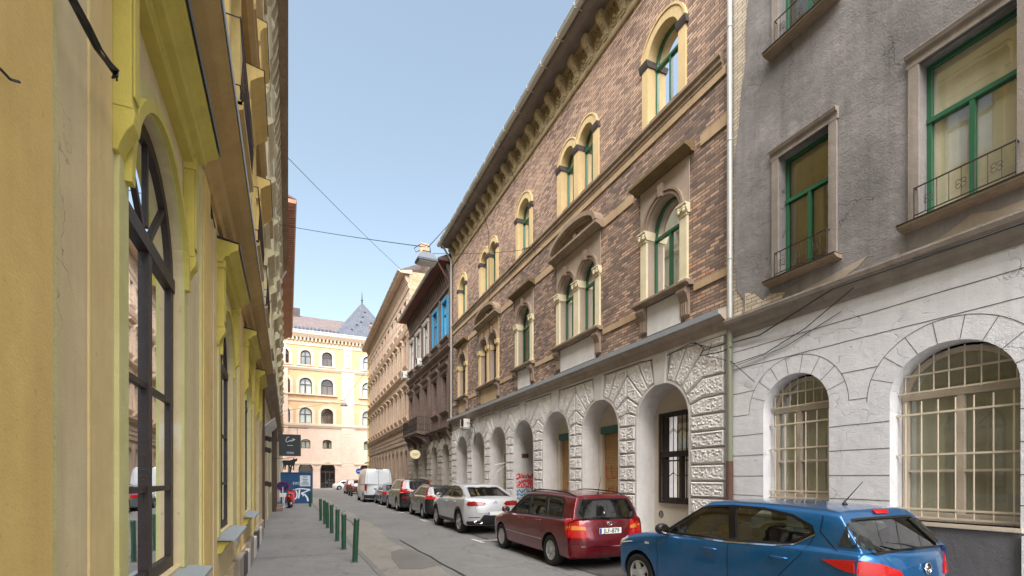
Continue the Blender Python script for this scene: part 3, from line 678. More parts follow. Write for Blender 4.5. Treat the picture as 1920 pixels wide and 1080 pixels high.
# ================================================================== R1 brick palace
def build_r1():
    P = empty('brick_palace', RLOC, RROT)
    tag(P, 'long brick house with rusticated white arcade, arched windows and carved eaves frieze', 'building')
    X0, X1 = 7.26, 27.1
    cs = [9.24, 11.88, 14.55, 17.21, 19.88, 22.53, 25.17]; r = .92; zs = 3.13; D = .53
    deps = [D, D, D, 1.0, D, D, D]
    b = MB(); b.wall([(X0, 0), (X1, 0), (X1, 4.82), (X0, 4.82)], [arch(c, 2*r, 0.0, zs, 24) for c in cs], 0, deps); b.build('ground_floor_wall', M['r1_white'], P)
    b = MB()
    for c in cs: b.ring(arch(c, 2*r+.13, 0, zs, 24), arch(c, 2*r, 0, zs, 24), 0, .055); b.cut()
    b.build('arch_ring', M['r1_white'], P)
    b = MB()
    for i, c in enumerate(cs):
        rustic(b, c, r, zs, 4.72, .62, 1.93 if i == 0 else 1.33, 1.88 if i == 6 else 1.33, .36, .07, .013, seed=i, step=.035 if i < 2 else (.045 if i < 4 else .07)); b.cut()
    b.build('rusticated_block', M['rust_block'], P)
    b = MB()
    for c in cs: b.prism([(c-.17, 4.03), (c+.17, 4.03), (c+.25, 4.74), (c-.25, 4.74)], 0, .10); b.cut()
    b.build('keystone', M['r1_white'], P)
    b = MB(); b.box(X0, X1, 0, .06, 4.72, 4.84); 
    b.build('plaster_band', M['r1_white'], P)
    b = MB()
    for i, c in enumerate(cs):
        a = c+r+.13 ; e = (cs[i+1]-r-.13) if i < 6 else X1
        b.box(a, e, 0, .09, 0, .6); b.cut()
    b.box(X0, cs[0]-r-.13, 0, .09, 0, .6); b.build('plinth', M['grey_plinth'], P)
    # niches
    yb = -D
    for i, c in enumerate(cs):
        out = arch(c, 2*r+.02, 0, zs, 20)
        if i == 0:
            h = [rect(c, 1.34, 1.15, 3.4)]
            b = MB(); b.wall(out, h, yb, .12); b.build('niche_wall', M['back_wall'], P)
            window(P, c, 1.34, 1.15, 3.4, yb-.04, M['frame_dark'], 'curt', False, 2.36, t=.08, mull=(0,), cgap=.02, depth=.08)
            xs = [c-.62+1.24*k/8 for k in range(9)]
            b = MB(); b.ring(rect(c, 1.38, 1.12, 3.42)+[rect(c, 1.38, 1.12, 3.42)[0]], rect(c, 1.28, 1.17, 3.37)+[rect(c, 1.28, 1.17, 3.37)[0]], yb, yb+.06); b.box(c-.66, c+.66, yb+.01, yb+.05, 2.30, 2.36); b.build('grille_frame', M['iron'], P)
            grille(P, xs, (1.25, 2.2, 2.42), c-.64, c+.64, 1.17, 3.37, yb+.05, M['iron'], .009, zig=(1.85, 2.95))
        elif i in (1, 2):
            h = [rect(c, 1.4, .2, 3.32)]
            b = MB(); b.wall(out, h, yb, .14); b.build('niche_wall', M['back_wall'], P)
            b = MB()
            for k in range(62): 
                z = .2+k*.05; b.profile([(yb-.13, z), (yb-.105, z+.012), (yb-.105, z+.036), (yb-.13, z+.048)], c-.7, c+.7)
            so = b.build('roller_shutter', M['shutter'], P)
            b = MB(); b.box(c-.74, c+.74, yb-.12, yb+.04, 3.12, 3.34); b.build('shutter_box', M['green_box'], P)
            g = MB()
            def stroke(pts, r_=.018): g.tube([(c+x, yb-.098, z) for x, z in pts], r_, 4)
            rnd = random.Random(i)
            if i == 1:
                stroke([(.62, 2.15), (.62, 1.75), (.45, 1.75)]); stroke([(.35, 2.15), (.33, 1.76), (.18, 1.78)]); stroke([(.05, 2.1), (.05, 1.78), (-.1, 1.8), (-.1, 2.12)]); stroke([(-.3, 2.12), (-.45, 2.1), (-.45, 1.8), (-.3, 1.78)])
                stroke([(.6, 1.1), (.48, 1.45), (.3, 1.48), (.22, 1.2), (.34, .98), (.55, 1.0), (.6, 1.1)]); stroke([(.08, 1.5), (.06, 1.0)]); stroke([(-.18, 1.5), (.04, 1.22), (-.2, 1.0)]); stroke([(-.35, 1.45), (-.5, 1.2), (-.35, 1.0)])
            else:
                stroke([(.3, 1.6), (.1, 1.2), (.35, .9)]); stroke([(-.1, 1.6), (-.15, 1.0), (.05, 1.1)]); stroke([(-.4, 1.5), (-.5, 1.1), (-.3, .95), (-.25, 1.3)])
            g.build('spray_tag', M['g_dred'], so)
        elif i == 3:
            y = -1.0
            b = MB(); b.box(c-r, c+r, y-.06, y, 0, 2.75)
            for k in (-1, 1):
                for z0, z1 in ((.2, .9), (1.05, 2.5)): b.box(c+k*.46-.3, c+k*.46+.3, y, y+.03, z0, z1)
            b.box(c-.03, c+.03, y, y+.05, 0, 2.75); b.box(c-r, c+r, y-.05, y+.08, 2.72, 2.86); b.build('door', M['door'], P, bevel=.006)
            window(P, c, 2*r-.04, 2.86, zs+r-.03, y, M['door'], None, True, zs, t=.07, mull=(-.3, .3), fan=True, depth=.06)
            # graffiti and house number plate on the far reveal (x = c + r)
            xr = c+r-.004
            g = MB(); rnd = random.Random(5)
            for rowz in (1.86, 1.66, 1.46):
                yy = -.08
                while yy > -.9:
                    pts = [(xr, yy, rowz+rnd.uniform(-.08, .08)), (xr, yy-.05, rowz+rnd.uniform(-.1, .1)), (xr, yy-.02, rowz+rnd.uniform(-.1, .1)), (xr, yy-.11, rowz+rnd.uniform(-.1, .1))]
                    g.tube(pts, .024, 4); yy -= .1
                g.tube([(xr, -.06, rowz-.09), (xr, -.5, rowz-.06+rnd.uniform(-.02, .02)), (xr, -.88, rowz-.1)], .012, 4)
            g.build('red_graffiti', M['g_red'], P)
            g = MB()
            for rowz in (1.22, 1.05, .88):
                yy = -.08
                while yy > -.9:
                    g.tube([(xr, yy, rowz+rnd.uniform(-.1, .1)), (xr, yy-.06, rowz+rnd.uniform(-.1, .1)), (xr, yy-.03, rowz+rnd.uniform(-.1, .1)), (xr, yy-.13, rowz+rnd.uniform(-.1, .1))], .026, 4); yy -= .11
            g.build('blue_graffiti', M['g_blue'], P)
            b = MB(); b.box(xr-.015, xr, -.62, -.32, 2.6, 2.78); b.build('number_plate', M['rust'], P)
        else:
            b = MB(); b.wall(out, [rect(c, 1.2, .25 if i > 4 else .9, 2.9)], yb, .1); b.build('niche_wall', M['back_wall'], P)
            if i == 4:
                window(P, c, 1.2, .9, 2.9, yb-.03, M['frame_dark'], 'curt_g', False, 2.4, t=.06, depth=.06)
                grille(P, [c-.55+1.1*k/7 for k in range(8)], (1.0, 1.5, 2, 2.5), c-.6, c+.6, .92, 2.88, yb+.05, M['iron'], .01)
                b = MB(); b.tube([(c-.3, yb+.1, 2.5), (c+.05, yb+.7, 2.35), (c+.1, yb+.62, 2.0), (c-.3, yb+.1, 2.5)], .02, 5); b.build('shutter_arm', M['white_p'], P)
            else:
                b = MB(); b.box(c-.6, c+.6, yb-.12, yb-.06, .25, 2.3); 
                for k in (-.3, .3): b.box(c+k-.22, c+k+.22, yb-.06, yb-.04, .4, 2.1)
                b.box(c-.6, c+.6, yb-.1, yb+.03, 2.3, 2.4); b.build('door', M['frame_dark'], P)
                window(P, c, 1.2, 2.4, 2.9, yb-.05, M['frame_dark'], None, False, None, t=.05, depth=.05)
    b = MB()
    for k in range(4): b.tube([(9.9+.03*math.cos(k), .0-.528, .78+.03*k)]+[(9.9+.09*math.cos(k*1.6+t)*(.5+.5*abs(math.sin(t*2.5))), -.528, .82+.09*math.sin(k*1.6+t)) for t in [q*.5 for q in range(12)]], .008, 4)
    b.build('small_graffiti', M['ink'], P)
    # main ground cornice
    b = MB(); b.profile([(-.05, 4.80), (.07, 4.80), (.09, 4.86), (.12, 4.9), (.14, 4.97), (.24, 5.03), (.27, 5.06), (.34, 5.08), (.34, 5.16), (-.05, 5.30)], X0-.05, X1); b.build('cornice', M['cornice'], P)
    b = MB(); b.profile([(.345, 5.05), (.352, 5.05), (.352, 5.17), (-.05, 5.31), (-.05, 5.302), (.345, 5.165)], X0-.055, X1); b.build('flashing', M['flash'], P)
    # upper brick wall with openings
    S2 = [9.19, 17.18, 25.17]; P2 = [13.19, 21.15]
    z2, sp2 = 10.74, 12.2
    z1, sp1 = 6.2, 7.98
    holes = []; W2 = []; W1 = []
    for c in S2: holes.append(arch(c, 1.07, z2, sp2, 18)); W2.append((c, 1.07, 'green' if c < 20 else 'green'))
    for c in P2:
        for d in (-.56, .56): holes.append(arch(c+d, .82, z2, sp2, 18)); W2.append((c+d, .82, 'green'))
    for c in S2: holes.append(arch(c, 1.16, z1, sp1, 18)); W1.append((c, 1.16, 'green' if c < 20 else 'frame_dark'))
    for c in P2:
        for d in (-.62, .62): holes.append(arch(c+d, .92, z1, sp1, 18)); W1.append((c+d, .92, 'green' if c < 20 else 'frame_dark'))
    b = MB(); b.wall([(X0, 4.82), (X1, 4.82), (X1, 14.2), (X0, 14.2)], holes, 0, .34)
    b.quad((X0, 0, 4.82), (X0, -3, 4.82), (X0, -3, 15.2), (X0, 0, 15.2)); b.build('brick_wall', M['brick1'], P)
    for c, w_, fm in W2: window(P, c, w_, z2, sp2+w_/2, -.2, M[fm], 'curt', True, sp2-.12, t=.055, mull=(0,) if w_ > 1 else (0,), cgap=.18, depth=.06)
    for c, w_, fm in W1: window(P, c, w_, z1, sp1+w_/2, -.2, M[fm], 'curt' if fm == 'green' else None, True, sp1-.2, t=.055, mull=(0,), cgap=.05, depth=.06)
    # lining of the openings (rendered reveals)
    for lst, zz, sp, nm, mt in ((W2, z2, sp2, 'upper', 'buff'), (W1, z1, sp1, 'lower', 'panel')):
        b = MB()
        for c, w_, fm in lst:
            h = arch(c, w_-.006, zz, sp, 18); n = len(h)
            b.add([(a, .004, q) for a, q in h]+[(a, -.36, q) for a, q in h], [(i, i+1, i+1+n, i+n) for i in range(n-1)]); b.cut()
        b.build('reveal', M[mt], P)
    # second floor surrounds
    b = MB(); cp = MB(); k = 0
    for c in S2:
        b.ring(arch(c, 1.52, z2-.1, sp2, 20), arch(c, 1.07, z2-.1, sp2, 20), 0, .05)
        b.ring(arch(c, 1.60, sp2, sp2, 20)[1:-1], arch(c, 1.50, sp2, sp2, 20)[1:-1], 0, .075); b.cut()
        for s in (-1, 1): cp.profile([(-.3, 12.1), (.07, 12.1), (.1, 12.18), (.12, 12.26), (-.3, 12.26)], c+s*.66-.16, c+s*.66+.16); cp.cut()
    for c in P2:
        for d in (-.56, .56):
            k += 1; b.ring(arch(c+d, 1.24, sp2, sp2, 20)[1:-1], arch(c+d, .82, sp2, sp2, 20)[1:-1], 0, .05+.003*(k % 2))
            b.ring(arch(c+d, 1.32, sp2, sp2, 20)[1:-1], arch(c+d, 1.22, sp2, sp2, 20)[1:-1], 0, .07+.003*(k % 2))
        for d in (-1.11, 0, 1.11):
            b.box(c+d-.14, c+d+.14, -.3, .05, z2-.1, sp2-.002); cp.profile([(-.3, 12.1), (.07, 12.1), (.1, 12.18), (.12, 12.26), (-.3, 12.26)], c+d-.17, c+d+.17); cp.cut()
        b.cut()
    b.build('window_surround', M['buff'], P); cp.build('impost', M['cap'], P)
    # courses and bands
    b = MB(); b.profile([(-.02, 10.28), (.05, 10.28), (.05, 10.34), (.09, 10.38), (.09, 10.46), (.14, 10.5), (.14, 10.56), (-.02, 10.66)], X0+.12, X1); b.build('string_course', M['course'], P)
    b = MB(); b.box(X0+.05, X1, 0, .035, 10.1, 10.28)
    for a, e in ((X0, 8.0), (10.35, 11.7), (14.7, 16.2), (18.2, 19.6), (22.6, 24.2)): b.cut(); b.box(a, e, 0, .03, 9.03, 9.26)
    for a, e in ((X0, 8.2), (10.2, 11.75), (14.6, 16.2), (18.15, 19.7), (22.4, 24.2), (26.2, X1)): b.cut(); b.box(a, e, 0, .03, 5.93, 6.09)
    b.build('stone_band', M['buff2'], P)
    # first floor surrounds
    for c, half, ds in [(c, .85, (0,)) for c in S2]+[(c, 1.32, (-.62, .62)) for c in P2]:
        far = c > 20; ow = .92 if len(ds) > 1 else 1.16
        b = MB(); b.wall([(c-half, 7.74), (c+half, 7.74), (c+half, 9.05), (c-half, 9.05)], [arch(c+d, ow+.02, 7.70, sp1, 18)[1:-1]+[] for d in ds], .03, .03) if False else None
        outer = [(c-half, sp1), (c-half, 9.05), (c+half, 9.05), (c+half, sp1)]
        # lower edge follows the arches
        low = []
        for d in reversed(ds): low += [(c+d+ow/2*math.cos(math.pi*i/18), sp1+ow/2*math.sin(math.pi*i/18)) for i in range(19)]
        vs, fs = cdt(outer+low)
        b.add([(x, .03, z) for x, z in vs], fs); b.box(c-half, c-half+.01, 0, .03, sp1, 9.05); b.box(c+half-.01, c+half, 0, .03, sp1, 9.05)
        b.box(c-half+.08, c+half-.08, .03, .036, 8.86, 8.88)
        b.build('window_panel', M['panel' if not far else 'buff2'], P)
        b = MB(); q = 0
        for d in ds:
            q += 1
            b.ring(arch(c+d, ow+.12, sp1, sp1, 20)[1:-1], arch(c+d, ow, sp1, sp1, 20)[1:-1], 0, .06)
            b.ring(arch(c+d, ow+.28, sp1, sp1, 20)[1:-1], arch(c+d, ow+.17, sp1, sp1, 20)[1:-1], 0, .085+.003*q)
            b.prism([(c+d-.05, sp1+ow/2-.02), (c+d+.05, sp1+ow/2-.02), (c+d+.08, sp1+ow/2+.27), (c+d-.08, sp1+ow/2+.27)], 0, .15); b.cut()
        b.build('archivolt', M['archiv'], P)
        b = MB(); cb = MB()
        cols = [c+ds[0]-ow/2-.12, c+ds[-1]+ow/2+.12]+([c] if len(ds) > 1 else [])
        for x in cols:
            wd = .12 if x != c else .155
            b.box(x-wd, x+wd, -.24, .06, z1+.1, 7.72); b.box(x-wd-.02, x+wd+.02, -.24, .09, z1, z1+.1)
            cb.box(x-wd-.01, x+wd+.01, -.24, .08, 7.72, 7.76); cb.profile([(-.24, 7.76), (.07, 7.76), (.13, 7.88), (.12, 7.92), (.15, 7.95), (.15, 7.98), (-.24, 7.98)], x-wd-.04, x+wd+.04)
            for s in (-1, 1):
                for zz in (7.8, 7.86): cb.lathe([(.001, -.02), (.04, -.01), (.045, .01), (.03, .02), (.001, .025)], 8, 'y', (x+s*(wd-.04), .12, zz+.02))
                cb.lathe([(.001, -.02), (.035, 0), (.001, .02)], 8, 'y', (x, .12, 7.83))
            b.cut(); cb.cut()
        pm = 'pil' if not far else 'buff'
        b.build('pilaster', M[pm], P, bevel=.012); cb.build('capital', M[pm], P)
        # sill, brackets and panel below
        b = MB(); b.profile([(-.28, 6.12), (.14, 6.08), (.16, 6.12), (.24, 6.14), (.24, 6.19), (-.28, 6.22)], c-half-.12, c+half+.12); b.build('sill', M['course'], P)
        b = MB()
        for s in (-1, 1):
            x = c+s*(half-.12); b.profile([(-.02, 5.45), (.06, 5.45), (.06, 5.75), (.1, 5.88), (.16, 5.94), (.18, 6.0), (.16, 6.08), (-.02, 6.08)], x-.13, x+.13)
            for g_ in (-.06, 0, .06): b.box(x+g_-.012, x+g_+.012, .06, .085, 5.47, 5.74)
            b.lathe([(.001, -.14), (.06, -.14), (.06, .14), (.001, .14)], 10, 'x', (x, .13, 5.98)); b.cut()
        b.build('bracket', M['archiv'], P)
        b = MB(); b.box(c-half+.28, c+half-.28, 0, .04, 5.34, 6.06); b.build('apron_panel', M['r1_white' if not far else 'buff2'], P)
        # hood
        b = MB(); xw = half+.15
        b.profile([(-.02, 9.05), (.1, 9.05), (.14, 9.1), (.22, 9.13), (.3, 9.15), (.3, 9.22), (.02, 9.28), (-.02, 9.28)], c-xw, c+xw)
        if len(ds) > 1:
            n = 16; rise = .62
            o = [(c+xw*math.cos(math.pi*i/n), 9.25+rise*math.sin(math.pi*i/n)) for i in range(n+1)]; i1 = [(c+(xw-.14)*math.cos(math.pi*i/n), 9.25+(rise-.14)*math.sin(math.pi*i/n)) for i in range(n+1)]
            b.ring(o, i1, 0, .3); i2 = [(c+(xw-.22)*math.cos(math.pi*i/n), 9.25+(rise-.22)*math.sin(math.pi*i/n)) for i in range(n+1)]; b.ring(i1, i2, 0, .16)
        b.build('window_hood', M['course'] if len(ds) > 1 else M['mossy'], P)
        if len(ds) > 1:
            b = MB(); vs, fs = cdt([(p[0], p[1]) for p in i2]); b.add([(x, .03, z) for x, z in vs], fs)
            for t in range(9):
                a = math.pi*(t+.5)/9; b.lathe([(.001, -.03), (.055, 0), (.05, .03), (.001, .045)], 8, 'y', (c+.45*math.cos(a), .06, 9.3+.26*math.sin(a)))
            b.lathe([(.001, -.03), (.12, 0), (.1, .06), (.001, .09)], 12, 'y', (c, .06, 9.42)); b.build('pediment_relief', M['archiv'], P)
    # frieze and consoles
    b = MB(); b.box(X0, X1, -.02, .03, 14.2, 15.12); b.profile([(0, 14.13), (.06, 14.13), (.09, 14.18), (.09, 14.22), (0, 14.24)], X0, X1); b.box(X0, X1, .03, .16, 15.0, 15.12)
    b.build('frieze', M['cream_orn'], P)
    b = MB(); x = X0+.25; i = 0
    rs = MB()
    while x < X1-.1:
        b.profile([(.03, 14.28), (.1, 14.28), (.13, 14.34), (.1, 14.44), (.15, 14.58), (.22, 14.68), (.31, 14.74), (.36, 14.84), (.36, 14.95), (.32, 15.0), (.03, 15.0)], x-.1, x+.1)
        b.lathe([(.001, -.13), (.07, -.13), (.085, 0), (.07, .13), (.001, .13)], 10, 'x', (x, .28, 14.86)); b.lathe([(.001, -.125), (.05, -.125), (.05, .125), (.001, .125)], 8, 'x', (x, .11, 14.38))
        for z_, y_ in ((14.5, .13), (14.6, .17), (14.7, .25)): b.lathe([(.001, -.02), (.06, 0), (.001, .03)], 8, 'y', (x, y_, z_))
        xm = x+.4
        for t in range(8):
            a = t*math.pi/4; rs.lathe([(.001, -.02), (.045, 0), (.001, .035)], 6, 'y', (xm+.12*math.cos(a), .05, 14.62+.12*math.sin(a)))
        rs.lathe([(.001, -.02), (.07, 0), (.05, .05), (.001, .07)], 10, 'y', (xm, .05, 14.62))
        n = 12; o = [(xm+.2*math.cos(2*math.pi*k/n), 14.62+.24*math.sin(2*math.pi*k/n)) for k in range(n+1)]; q = [(xm+.17*math.cos(2*math.pi*k/n), 14.62+.21*math.sin(2*math.pi*k/n)) for k in range(n+1)]
        rs.ring(o, q, .03, .06)
        for k in range(4): rs.box(xm-.24+k*.13, xm-.18+k*.13, .03, .1, 14.9, 15.0)
        b.cut(); rs.cut(); x += .8
    b.build('console', M['cream_orn'], P); rs.build('rosette_panel', M['cream_orn'], P)
    b = MB(); b.box(X0-.1, X1, -.2, .74, 15.12, 15.17); b.profile([(.5, 15.05), (.7, 15.05), (.74, 15.12), (.5, 15.12)], X0-.1, X1); b.build('eaves', M['eave'], P)
    b = MB(); b.profile([(.78, 15.17), (.78, 15.2), (-5, 18.4), (-5, 15.17)], X0, X1); b.build('roof', M['roof_tile'], P)
    gutter(P, X0-.1, X1, .85, 15.2, .11)
    b = MB()
    for i in range(13): x = X0+.5+i*1.55; b.lathe([(.001, 0), (.035, .02), (.05, .07), (.03, .12), (.001, .14)], 7, 'z', (x, .9, 15.2)); b.cut()
    b.build('snow_hook', M['wire'], P)
    b = MB(); b.box(X0, X1, -8, -1.05, 0, 15.1); b.build('core', M['panel'], P)
    # downpipes
    b = MB(); b.tube([(7.17, .07, 4.95), (7.17, .07, 15.0), (7.17, .6, 15.05)], .055, 10)
    for z in (6.2, 8.6, 10.9, 13.2): b.lathe([(.062, -.015), (.066, 0), (.062, .015)], 12, 'z', (7.17, .07, z))
    b.build('downpipe', M['pipe'], P, smooth='a')
    b = MB(); b.tube([(7.17, .07, .0), (7.17, .07, 5.0)], .06, 10); b.build('downpipe', M['pipe_g'], P, smooth='a')
    b = MB(); b.tube([(7.17, .07, 0.0), (7.17, .07, 2.1)], .068, 10); b.build('downpipe_foot', M['rust'], P, smooth='a')
    b = MB(); b.tube([(27.0, .12, 5.2), (27.0, .12, 14.4), (26.8, .75, 15.15)], .06, 8); b.build('downpipe', M['pipe'], P, smooth='a')
    # cable lines along the cornice
    b = MB(); b.tube([(27, .06, 4.72), (20, .07, 4.74), (13, .07, 4.72), (10, .07, 4.74), (9.2, .07, 4.64), (8.2, .1, 4.76), (7.6, .1, 4.5), (7.1, .09, 4.52)], .009, 5)
    b.tube([(8.1, .1, 4.75), (7.8, .13, 4.55), (7.9, .13, 4.4), (7.3, .13, 4.35), (7.1, .1, 4.4)], .012, 5); b.tube([(7.6, .11, 4.6), (7.7, .13, 4.35), (7.1, .1, 4.1), (6.6, .05, 3.6)], .007, 5)
    b.tube([(20.5, .87, 15.1), (20.9, .1, 13.2), (20.8, .08, 6)], .012, 5); b.tube([(17.6, .87, 15.1), (17.9, .1, 13.9)], .012, 5)
    b.build('facade_cable', M['wire'], P)
build_r1()
# ================================================================== simple palace facade helper
def openings(P, axes, w, z0, z1, fm, curt='curt', arched=False, y=-.2, mull=(0,), spring=None, wall_m=None, seed=0, t=.06, room=False, trans=.66):
    for c in axes:
        sp = spring if arched else z0+(z1-z0)*trans
        window(P, c, w, z0, z1, y, M[fm], curt, arched, sp, t=t, mull=mull, cgap=.3, room=room, depth=.05, n=10, seed=seed)
def build_r2():
    P = empty('dark_brick_house', RLOC, RROT)
    tag(P, 'narrower dark brown brick house with bright blue windows and an iron balcony', 'building')
    X0, X1 = 27.12, 39.5
    ax = [28.66, 31.0, 33.55, 36.05, 38.5]; w_ = 1.06
    ga = [28.4, 31.2, 34.0, 36.7]; gr = .72
    b = MB(); b.wall([(X0, 0), (X1, 0), (X1, 4.35), (X0, 4.35)], [arch(c, 2*gr, 0 if i in (1, 3) else .8, 3.1, 16) for i, c in enumerate(ga)], 0, .45); b.build('ground_floor_wall', M['r2_gr'], P)
    b = MB()
    for i, c in enumerate(ga): rustic(b, c, gr, 3.1, 4.25, .5, 1.28 if i == 0 else 1.4, 2.8 if i == 3 else 1.4, .38, .09, .015, seed=i, step=.12, nv=4); b.cut()
    b.build('rusticated_block', M['r2_gr'], P)
    for i, c in enumerate(ga):
        window(P, c, 2*gr-.02, 0 if i in (1, 3) else .8, 3.1+gr-.01, -.4, M['frame_dark'], None if i in (1, 3) else 'curt_g', True, 3.1, room=False, n=12)
        b = MB(); b.quad((c-.8, -.9, 0), (c+.8, -.9, 0), (c+.8, -.9, 3.9), (c-.8, -.9, 3.9)); b.build('interior', M['room'], P)
    b = MB(); b.profile([(-.05, 4.35), (.08, 4.35), (.1, 4.6), (.3, 4.7), (.38, 4.78), (.38, 4.86), (-.05, 4.95)], X0, X1)
    b.build('cornice', M['r2_trim'], P)
    b = MB()
    for c in (27.4, 29.8, 32.2, 37.4, 39.2): b.profile([(-.02, 4.0), (.1, 4.0), (.18, 4.2), (.3, 4.5), (.3, 4.7), (-.02, 4.7)], c-.12, c+.12); b.cut()
    b.build('bracket', M['r2_trim'], P)
    holes = [rect(c, w_, 5.95 if i < 2 else 5.0, 8.05) for i, c in enumerate(ax)]+[rect(c, w_, 10.45, 12.6) for c in ax]
    b = MB(); b.wall([(X0, 4.35), (X1, 4.35), (X1, 14.4), (X0, 14.4)], holes, 0, .25)
    b.quad((X1, 0, 13.), (X1, -4, 13.), (X1, -4, 14.6), (X1, 0, 14.6)); b.build('brick_wall', M['brick2'], P)
    for i, c in enumerate(ax):
        a1 = 5.95 if i < 2 else 5.0
        window(P, c, w_, a1, 8.05, -.18, M['frame_dark'], 'curt' if i != 2 else None, False, 7.35, room=False, cgap=.3)
        fm = 'frame_blue' if i < 2 else 'frame_pale'
        window(P, c, w_, 10.45, 12.6, -.06, M[fm], None if i < 2 else 'curt', False, 11.9, t=.09, room=False, cgap=.1, glass='glass')
        if i < 2:
            b = MB()
            for s in (-1, 1): b.box(c+s*.62-.07, c+s*.62+.07, 0, .09, 10.42, 12.66)
            b.box(c-.69, c+.69, 0, .10, 12.62, 12.76); b.build('window_casing', M['frame_blue'], P)
        else:
            b = MB()
            for s in (-1, 1): b.box(c+s*.62-.08, c+s*.62+.08, 0, .07, 10.45, 12.62)
            b.profile([(0, 12.62), (.12, 12.62), (.2, 12.8), (0, 12.86)], c-.76, c+.76); b.build('window_casing', M['frame_pale'], P)
        for z0, z1 in ((a1, 8.05), (10.4, 12.8)):
            b = MB()
            if z0 < 9:
                for s in (-1, 1): b.box(c+s*.68-.1, c+s*.68+.1, 0, .1, z0-.05, 8.25)
                b.profile([(-.02, 8.25), (.1, 8.25), (.12, 8.5), (.24, 8.58), (.28, 8.7), (-.02, 8.78)], c-.92, c+.92); b.profile([(-.02, 8.1), (.08, 8.1), (.14, 8.2), (-.02, 8.2)], c-.8, c+.8)
            b.profile([(-.2, z0-.02), (.2, z0-.06), (.2, z0-.14), (.05, z0-.3), (-.02, z0-.3)], c-.85, c+.85)
            b.build('window_surround', M['r2_trim'], P)
        b = MB(); b.box(c-1.2, c-.95, 0, .09, 5.0, 9.2); b.cut(); b.box(c-1.2, c-.95, 0, .07, 9.8, 13.1); b.build('pilaster', M['r2_trim'], P)
    b = MB(); b.profile([(-.02, 9.15), (.08, 9.15), (.1, 9.35), (.24, 9.45), (.3, 9.55), (.3, 9.62), (-.02, 9.72)], X0, X1); b.cut()
    b.profile([(-.02, 13.1), (.1, 13.1), (.14, 13.25), (-.02, 13.3)], X0, X1); b.cut(); b.profile([(-.02, 9.95), (.06, 9.95), (.1, 10.06), (-.02, 10.1)], X0, X1); b.build('string_course', M['r2_trim'], P)
    b = MB(); x = X0+.25
    while x < X1: b.profile([(-.02, 13.4), (.08, 13.4), (.2, 13.9), (.32, 14.2), (.32, 14.36), (-.02, 14.36)], x-.06, x+.06); b.cut(); x += .42
    b.build('console', M['r2_trim'], P)
    b = MB(); b.box(X0, X1+.1, -.2, .85, 14.4, 14.47); b.build('eaves', M['red_soffit'], P)
    b = MB(); b.prism([(.88, 14.47), (.88, 14.52), (-4, 17), (-4, 14.47)], X0, X1, 'x'); b.build('roof', M['roof_tile'], P)
    gutter(P, X0+.1, X1+.15, .93, 14.5, .09)
    b = MB(); b.box(X0, X1, -8, -1, 0, 14.3); b.build('core', M['r2_trim'], P)
    b = MB(); b.tube([(27.3, .1, 5), (27.3, .1, 13.2), (27.35, .8, 14.3)], .055, 8); b.build('downpipe', M['rust'], P)
    # balcony
    x0, x1 = 32.35, 37.3
    b = MB(); b.profile([(0, 4.72), (.5, 4.72), (.95, 4.82), (1.02, 4.86), (1.02, 4.98), (0, 4.98)], x0, x1)
    bo = b.build('balcony', M['r2_trim'], P)
    b = MB()
    for x in (32.7, 35.0, 36.9): b.profile([(0, 3.95), (.15, 3.95), (.25, 4.2), (.6, 4.45), (.9, 4.6), (.9, 4.74), (0, 4.74)], x-.14, x+.14); b.cut()
    b.build('balcony_bracket', M['r2_trim'], bo)
    b = MB(); ya = .95
    for a, e in (((x0+.05, ya), (x1-.05, ya)), ((x0+.05, .05), (x0+.05, ya)), ((x1-.05, .05), (x1-.05, ya))):
        L = math.dist(a, e); n = max(2, int(L/.13))
        for i in range(n+1):
            x = a[0]+(e[0]-a[0])*i/n; y = a[1]+(e[1]-a[1])*i/n; b.tube([(x, y, 4.98), (x, y, 5.95)], .011, 4)
        for z in (5.05, 5.45, 5.95): b.tube([(*a, z), (*e, z)], .016, 4)
    b.build('balcony_railing', M['iron'], bo)
